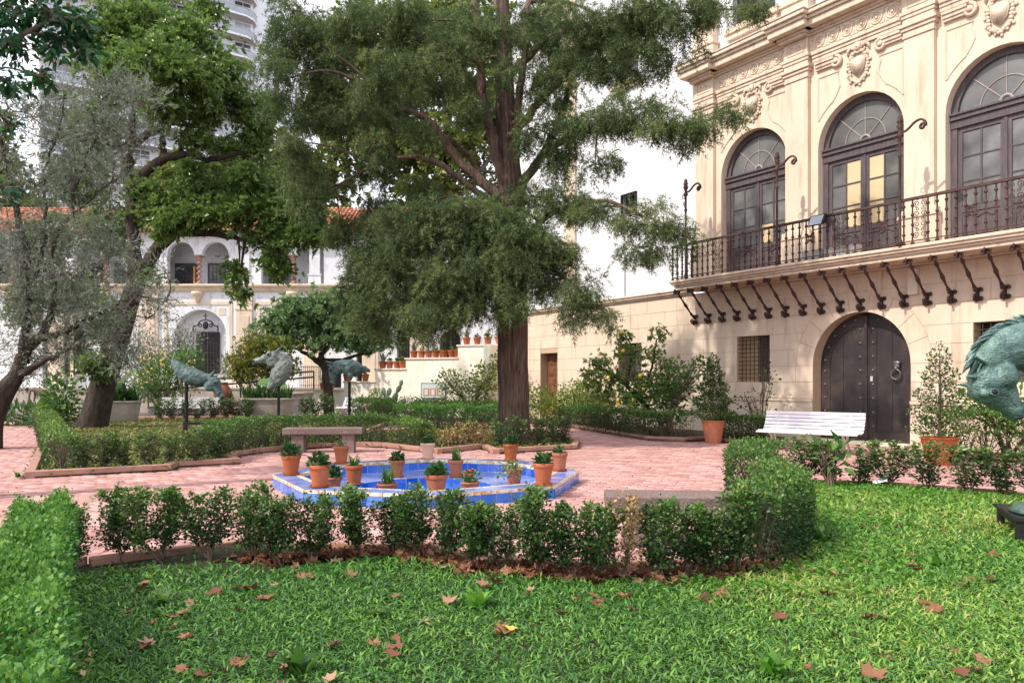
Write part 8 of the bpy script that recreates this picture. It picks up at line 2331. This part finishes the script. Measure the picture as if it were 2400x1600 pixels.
# plane leaves
def plane_leaf(seed):
    g = np.random.default_rng(seed)
    lob = [(0, -0.14), (0.20, -0.30), (0.30, -0.12), (0.52, -0.10), (0.42, 0.12), (0.56, 0.40), (0.34, 0.40), (0.20, 0.56), (0.0, 0.78), (-0.20, 0.56), (-0.34, 0.40), (-0.56, 0.40), (-0.42, 0.12), (-0.52, -0.10), (-0.30, -0.12), (-0.20, -0.30)]
    curl = g.uniform(0.4, 1.5); fold = g.uniform(-0.8, 0.9)
    V = [(0, 0.08, 0.0)]
    for (a, b_) in lob:
        a *= g.uniform(0.85, 1.15); b_ *= g.uniform(0.85, 1.15)
        V.append((a, b_, curl * (a * a * 0.8 + (b_ - 0.1) ** 2 * 0.5) + fold * a * b_ + g.normal(0, 0.06)))
    F = [(0, i, i + 1) for i in range(1, len(lob))] + [(0, len(lob), 1)]
    st = len(V)
    V += [(-0.012, -0.1, 0.0), (0.012, -0.1, 0.0), (0.0, -0.5, 0.08)]
    F.append((st, st + 2, st + 1))
    return np.array(V), np.array(F)
LEAVES = []
for i in range(8):
    v, f = plane_leaf(i)
    LEAVES.append((v, f, np_mesh('fallen_leaf', v, f, 'dry_leaf', np.full(len(v), (0.1, 0.35, 0.5, 0.62, 0.75, 0.85, 0.95, 0.45)[i]))))
spots = [(334, 1377), (503, 1392), (300, 1430), (395, 1440), (400, 1470), (445, 1490), (350, 1510), (575, 1545), (640, 1535), (483, 1580), (720, 1352), (930, 1397), (880, 1510), (1050, 1412), (1003, 1455), (930, 1520), (775, 1515), (1320, 1435), (1395, 1412), (1405, 1400),
         (1470, 1397), (1655, 1408), (1785, 1390), (1835, 1445), (2030, 1448), (2160, 1415), (2320, 1300), (2275, 1355), (2035, 1585), (2312, 1545), (2280, 1570), (2230, 1525), (1930, 1390), (1945, 1310), (1990, 1335), (2130, 1300), (2050, 1240), (2100, 1235), (2180, 1208), (2050, 1206),
         (1965, 1165), (2105, 1150), (2155, 1335), (1700, 1390), (820, 1350), (1140, 1375), (660, 1565), (840, 1190), (590, 1375), (560, 1430), (620, 1400), (1240, 1385), (1170, 1480), (1960, 1345), (1900, 1340), (2200, 1430), (1480, 1425)]
yl = np_mesh('fallen_leaf', LEAVES[2][0], LEAVES[2][1], 'dry_leaf_yellow', np.full(len(LEAVES[2][0]), 0.5))
GLAB = 'dry brown plane leaf lying in the lawn grass'
for i, (px, py) in enumerate(spots):
    X, Yv = G(px, py, 0.06)
    if not inpoly(np.array([X]), np.array([Yv]), LAWN)[0]: continue
    s = random.uniform(0.06, 0.115)
    o = inst(LEAVES[i % 8][2], 'fallen_leaf', None, (X, Yv, 0.050 + random.uniform(0, 0.014)), (random.uniform(-.35, .35), random.uniform(-.35, .35), random.random() * 6.28), (s, s, s))
    tag(o, GLAB, 'leaf', 'dry leaves scattered over the lawn')
    if i % 3 == 0:
        o = inst(LEAVES[(i + 3) % 8][2], 'fallen_leaf', None, (X + random.uniform(-.12, .12), Yv + random.uniform(-.12, .12), 0.075), (random.uniform(-.4, .4), random.uniform(-.4, .4), random.random() * 6.28), (s * .8,) * 3)
        tag(o, GLAB, 'leaf', 'dry leaves scattered over the lawn')
X, Yv = G(1201, 1479, 0.06)
tag(inst(yl, 'fallen_leaf', None, (X, Yv, 0.07), (0.1, 0.1, 1.0), (0.09,) * 3), 'yellow fallen leaf lying alone in the middle of the lawn', 'leaf')
for i in range(120):
    X, Yv = random.uniform(-3, 5.5), random.uniform(3.4, 10.4)
    if not inpoly(np.array([X]), np.array([Yv]), LAWN)[0] or abs(X) > Yv * 0.68: continue
    s = random.uniform(0.03, 0.07)
    tag(inst(LEAVES[i % 8][2], 'fallen_leaf', None, (X, Yv, 0.055), (random.uniform(-.5, .5), random.uniform(-.5, .5), random.random() * 6.28), (s,) * 3), GLAB, 'leaf', 'dry leaves scattered over the lawn')
lv = [o for o in COL.objects if o.name.startswith('fallen_leaf') and o.get('group')]
bands = [(4.05, 'nearest strip of lawn'), (4.6, 'second strip of lawn'), (5.2, 'third strip of lawn'), (6.0, 'strip just before the foreground hedge'), (7.5, 'strip beside the hedge block'), (99, 'far bright lawn')]
def nth(k):
    tens = ['', '', 'twenty', 'thirty', 'forty', 'fifty']
    w_ = ['first', 'second', 'third', 'fourth', 'fifth', 'sixth', 'seventh', 'eighth', 'ninth', 'tenth', 'eleventh', 'twelfth', 'thirteenth', 'fourteenth', 'fifteenth', 'sixteenth', 'seventeenth', 'eighteenth', 'nineteenth']
    if k < 19: return w_[k]
    if (k + 1) % 10 == 0: return {20: 'twentieth', 30: 'thirtieth', 40: 'fortieth', 50: 'fiftieth'}[k + 1]
    return tens[(k + 1) // 10] + '-' + w_[(k + 1) % 10 - 1]
lo_ = 0
for hi_, nm_ in bands:
    grp = sorted([o for o in lv if lo_ <= o.location.y < hi_], key=lambda o: o.location.x / o.location.y)
    for k_, o in enumerate(grp):
        o['label'] = 'dry plane leaf, %s from the left in the %s' % (nth(k_), nm_)
    lo_ = hi_
# drifts of leaves under the foreground hedge
n = 1050
seg = rg.integers(4, len(HP) - 1, n); tt = rg.random(n)[:, None]
P2 = HP[seg] * (1 - tt) + HP[seg + 1] * tt + rg.normal(0, 0.10, (n, 2)) + np.array([0, -0.04])
P = np.column_stack([P2, 0.035 + 0.03 * rg.random(n)])
Vs, Fs, rr, b0 = [], [], [], 0
for k in range(8):
    idx = np.where(np.arange(n) % 8 == k)[0]
    D = np.stack([rg.normal(0, 1, len(idx)), rg.normal(0, 1, len(idx)), rg.normal(0, .35, len(idx))], 1)
    V, F = place((LEAVES[k][0], LEAVES[k][1]), P[idx], D, rg.normal(0, 0.35, (len(idx), 3)) + np.array([0, 0, 1.0]), 0.055 + 0.055 * rg.random(len(idx)))
    Vs.append(V); Fs.append(F + b0); b0 += len(V); rr.append(np.repeat(rg.random(len(idx)), len(LEAVES[k][0])))
me = np_mesh('leaf_litter', np.vstack(Vs), np.vstack(Fs), 'dry_leaf', np.concatenate(rr))
tag(link(bpy.data.objects.new('leaf_litter', me)), 'drift of brown plane leaves under the foreground hedge', 'leaves', kind='stuff')
# crumbs on the paving
n = 420
P2 = np.column_stack([rg.uniform(-6.5, 6.5, n), rg.uniform(7, 18, n)])
for poly in (LAWN, LEFT_BED, WALL_BED, SIDE_BED, FOUNT): P2 = P2[~inpoly(P2[:, 0], P2[:, 1], poly)]
n = len(P2)
P = np.column_stack([P2, np.full(n, 0.006)])
tag(scatter('paving_crumbs', T_OVAL, P, np.stack([rg.normal(0, 1, n), rg.normal(0, 1, n), rg.normal(0, .15, n)], 1), rg.normal(0, 0.25, (n, 3)) + np.array([0, 0, 1.0]), 0.02 + 0.05 * rg.random(n) ** 3, 'dry_leaf'), 'dry leaf crumbs on the brick paving', 'leaves', kind='stuff')
# rosette weeds in the lawn
for i, (px, py, s, lab) in enumerate([(700, 1585, 1.5, 'toothed green rosette weed at the bottom of the lawn, left of centre'), (1125, 1430, 1.3, 'pale broad rosette weed in the middle of the lawn'), (380, 1420, 1.1, 'upright dandelion leaves among the dry leaves on the left'),
                                      (1810, 1585, 1.2, 'pale rosette weed at the bottom right of the lawn'), (1930, 1275, 1.6, 'large floppy green weed at the corner of the tall hedge block'), (2200, 1330, 1.1, 'small rosette weed right of the hedge block'), (870, 1450, 0.9, 'small rosette weed beside scattered leaves left of centre'), (40, 1118, 1.0, 'tuft of weeds at the outer kerb corner of the left lawn')]):
    X, Yv = G(px, py, 0.03)
    t = thing('rosette_weed', lab, 'weed', (X, Yv, 0.03), i * 1.1, 'weeds in the lawn')
    plant_strap(t, 14, 0.13 * s, 0.045 * s, 'clover' if i % 2 else 'leaf_fresh', np.random.default_rng(i), 1.6, 5, 0.02)
# scrap of pale plastic at the lawn edge
X, Yv = G(2068, 1128, 0.12)
t = thing('plastic_scrap', 'curled scrap of pale plastic on the lawn by the box shrubs', 'scrap', (X, Yv, 0.10), 0.4)
m = MB(); m.add([(-0.16, -0.03, 0), (0.02, -0.05, 0.03), (0.17, 0.0, 0.14), (0.15, 0.05, 0.15), (0.0, 0.06, 0.05), (-0.14, 0.05, 0.02)], [(0, 1, 4, 5), (1, 2, 3, 4)]); m.build('sheet', 'plastic_scrap', t, True)
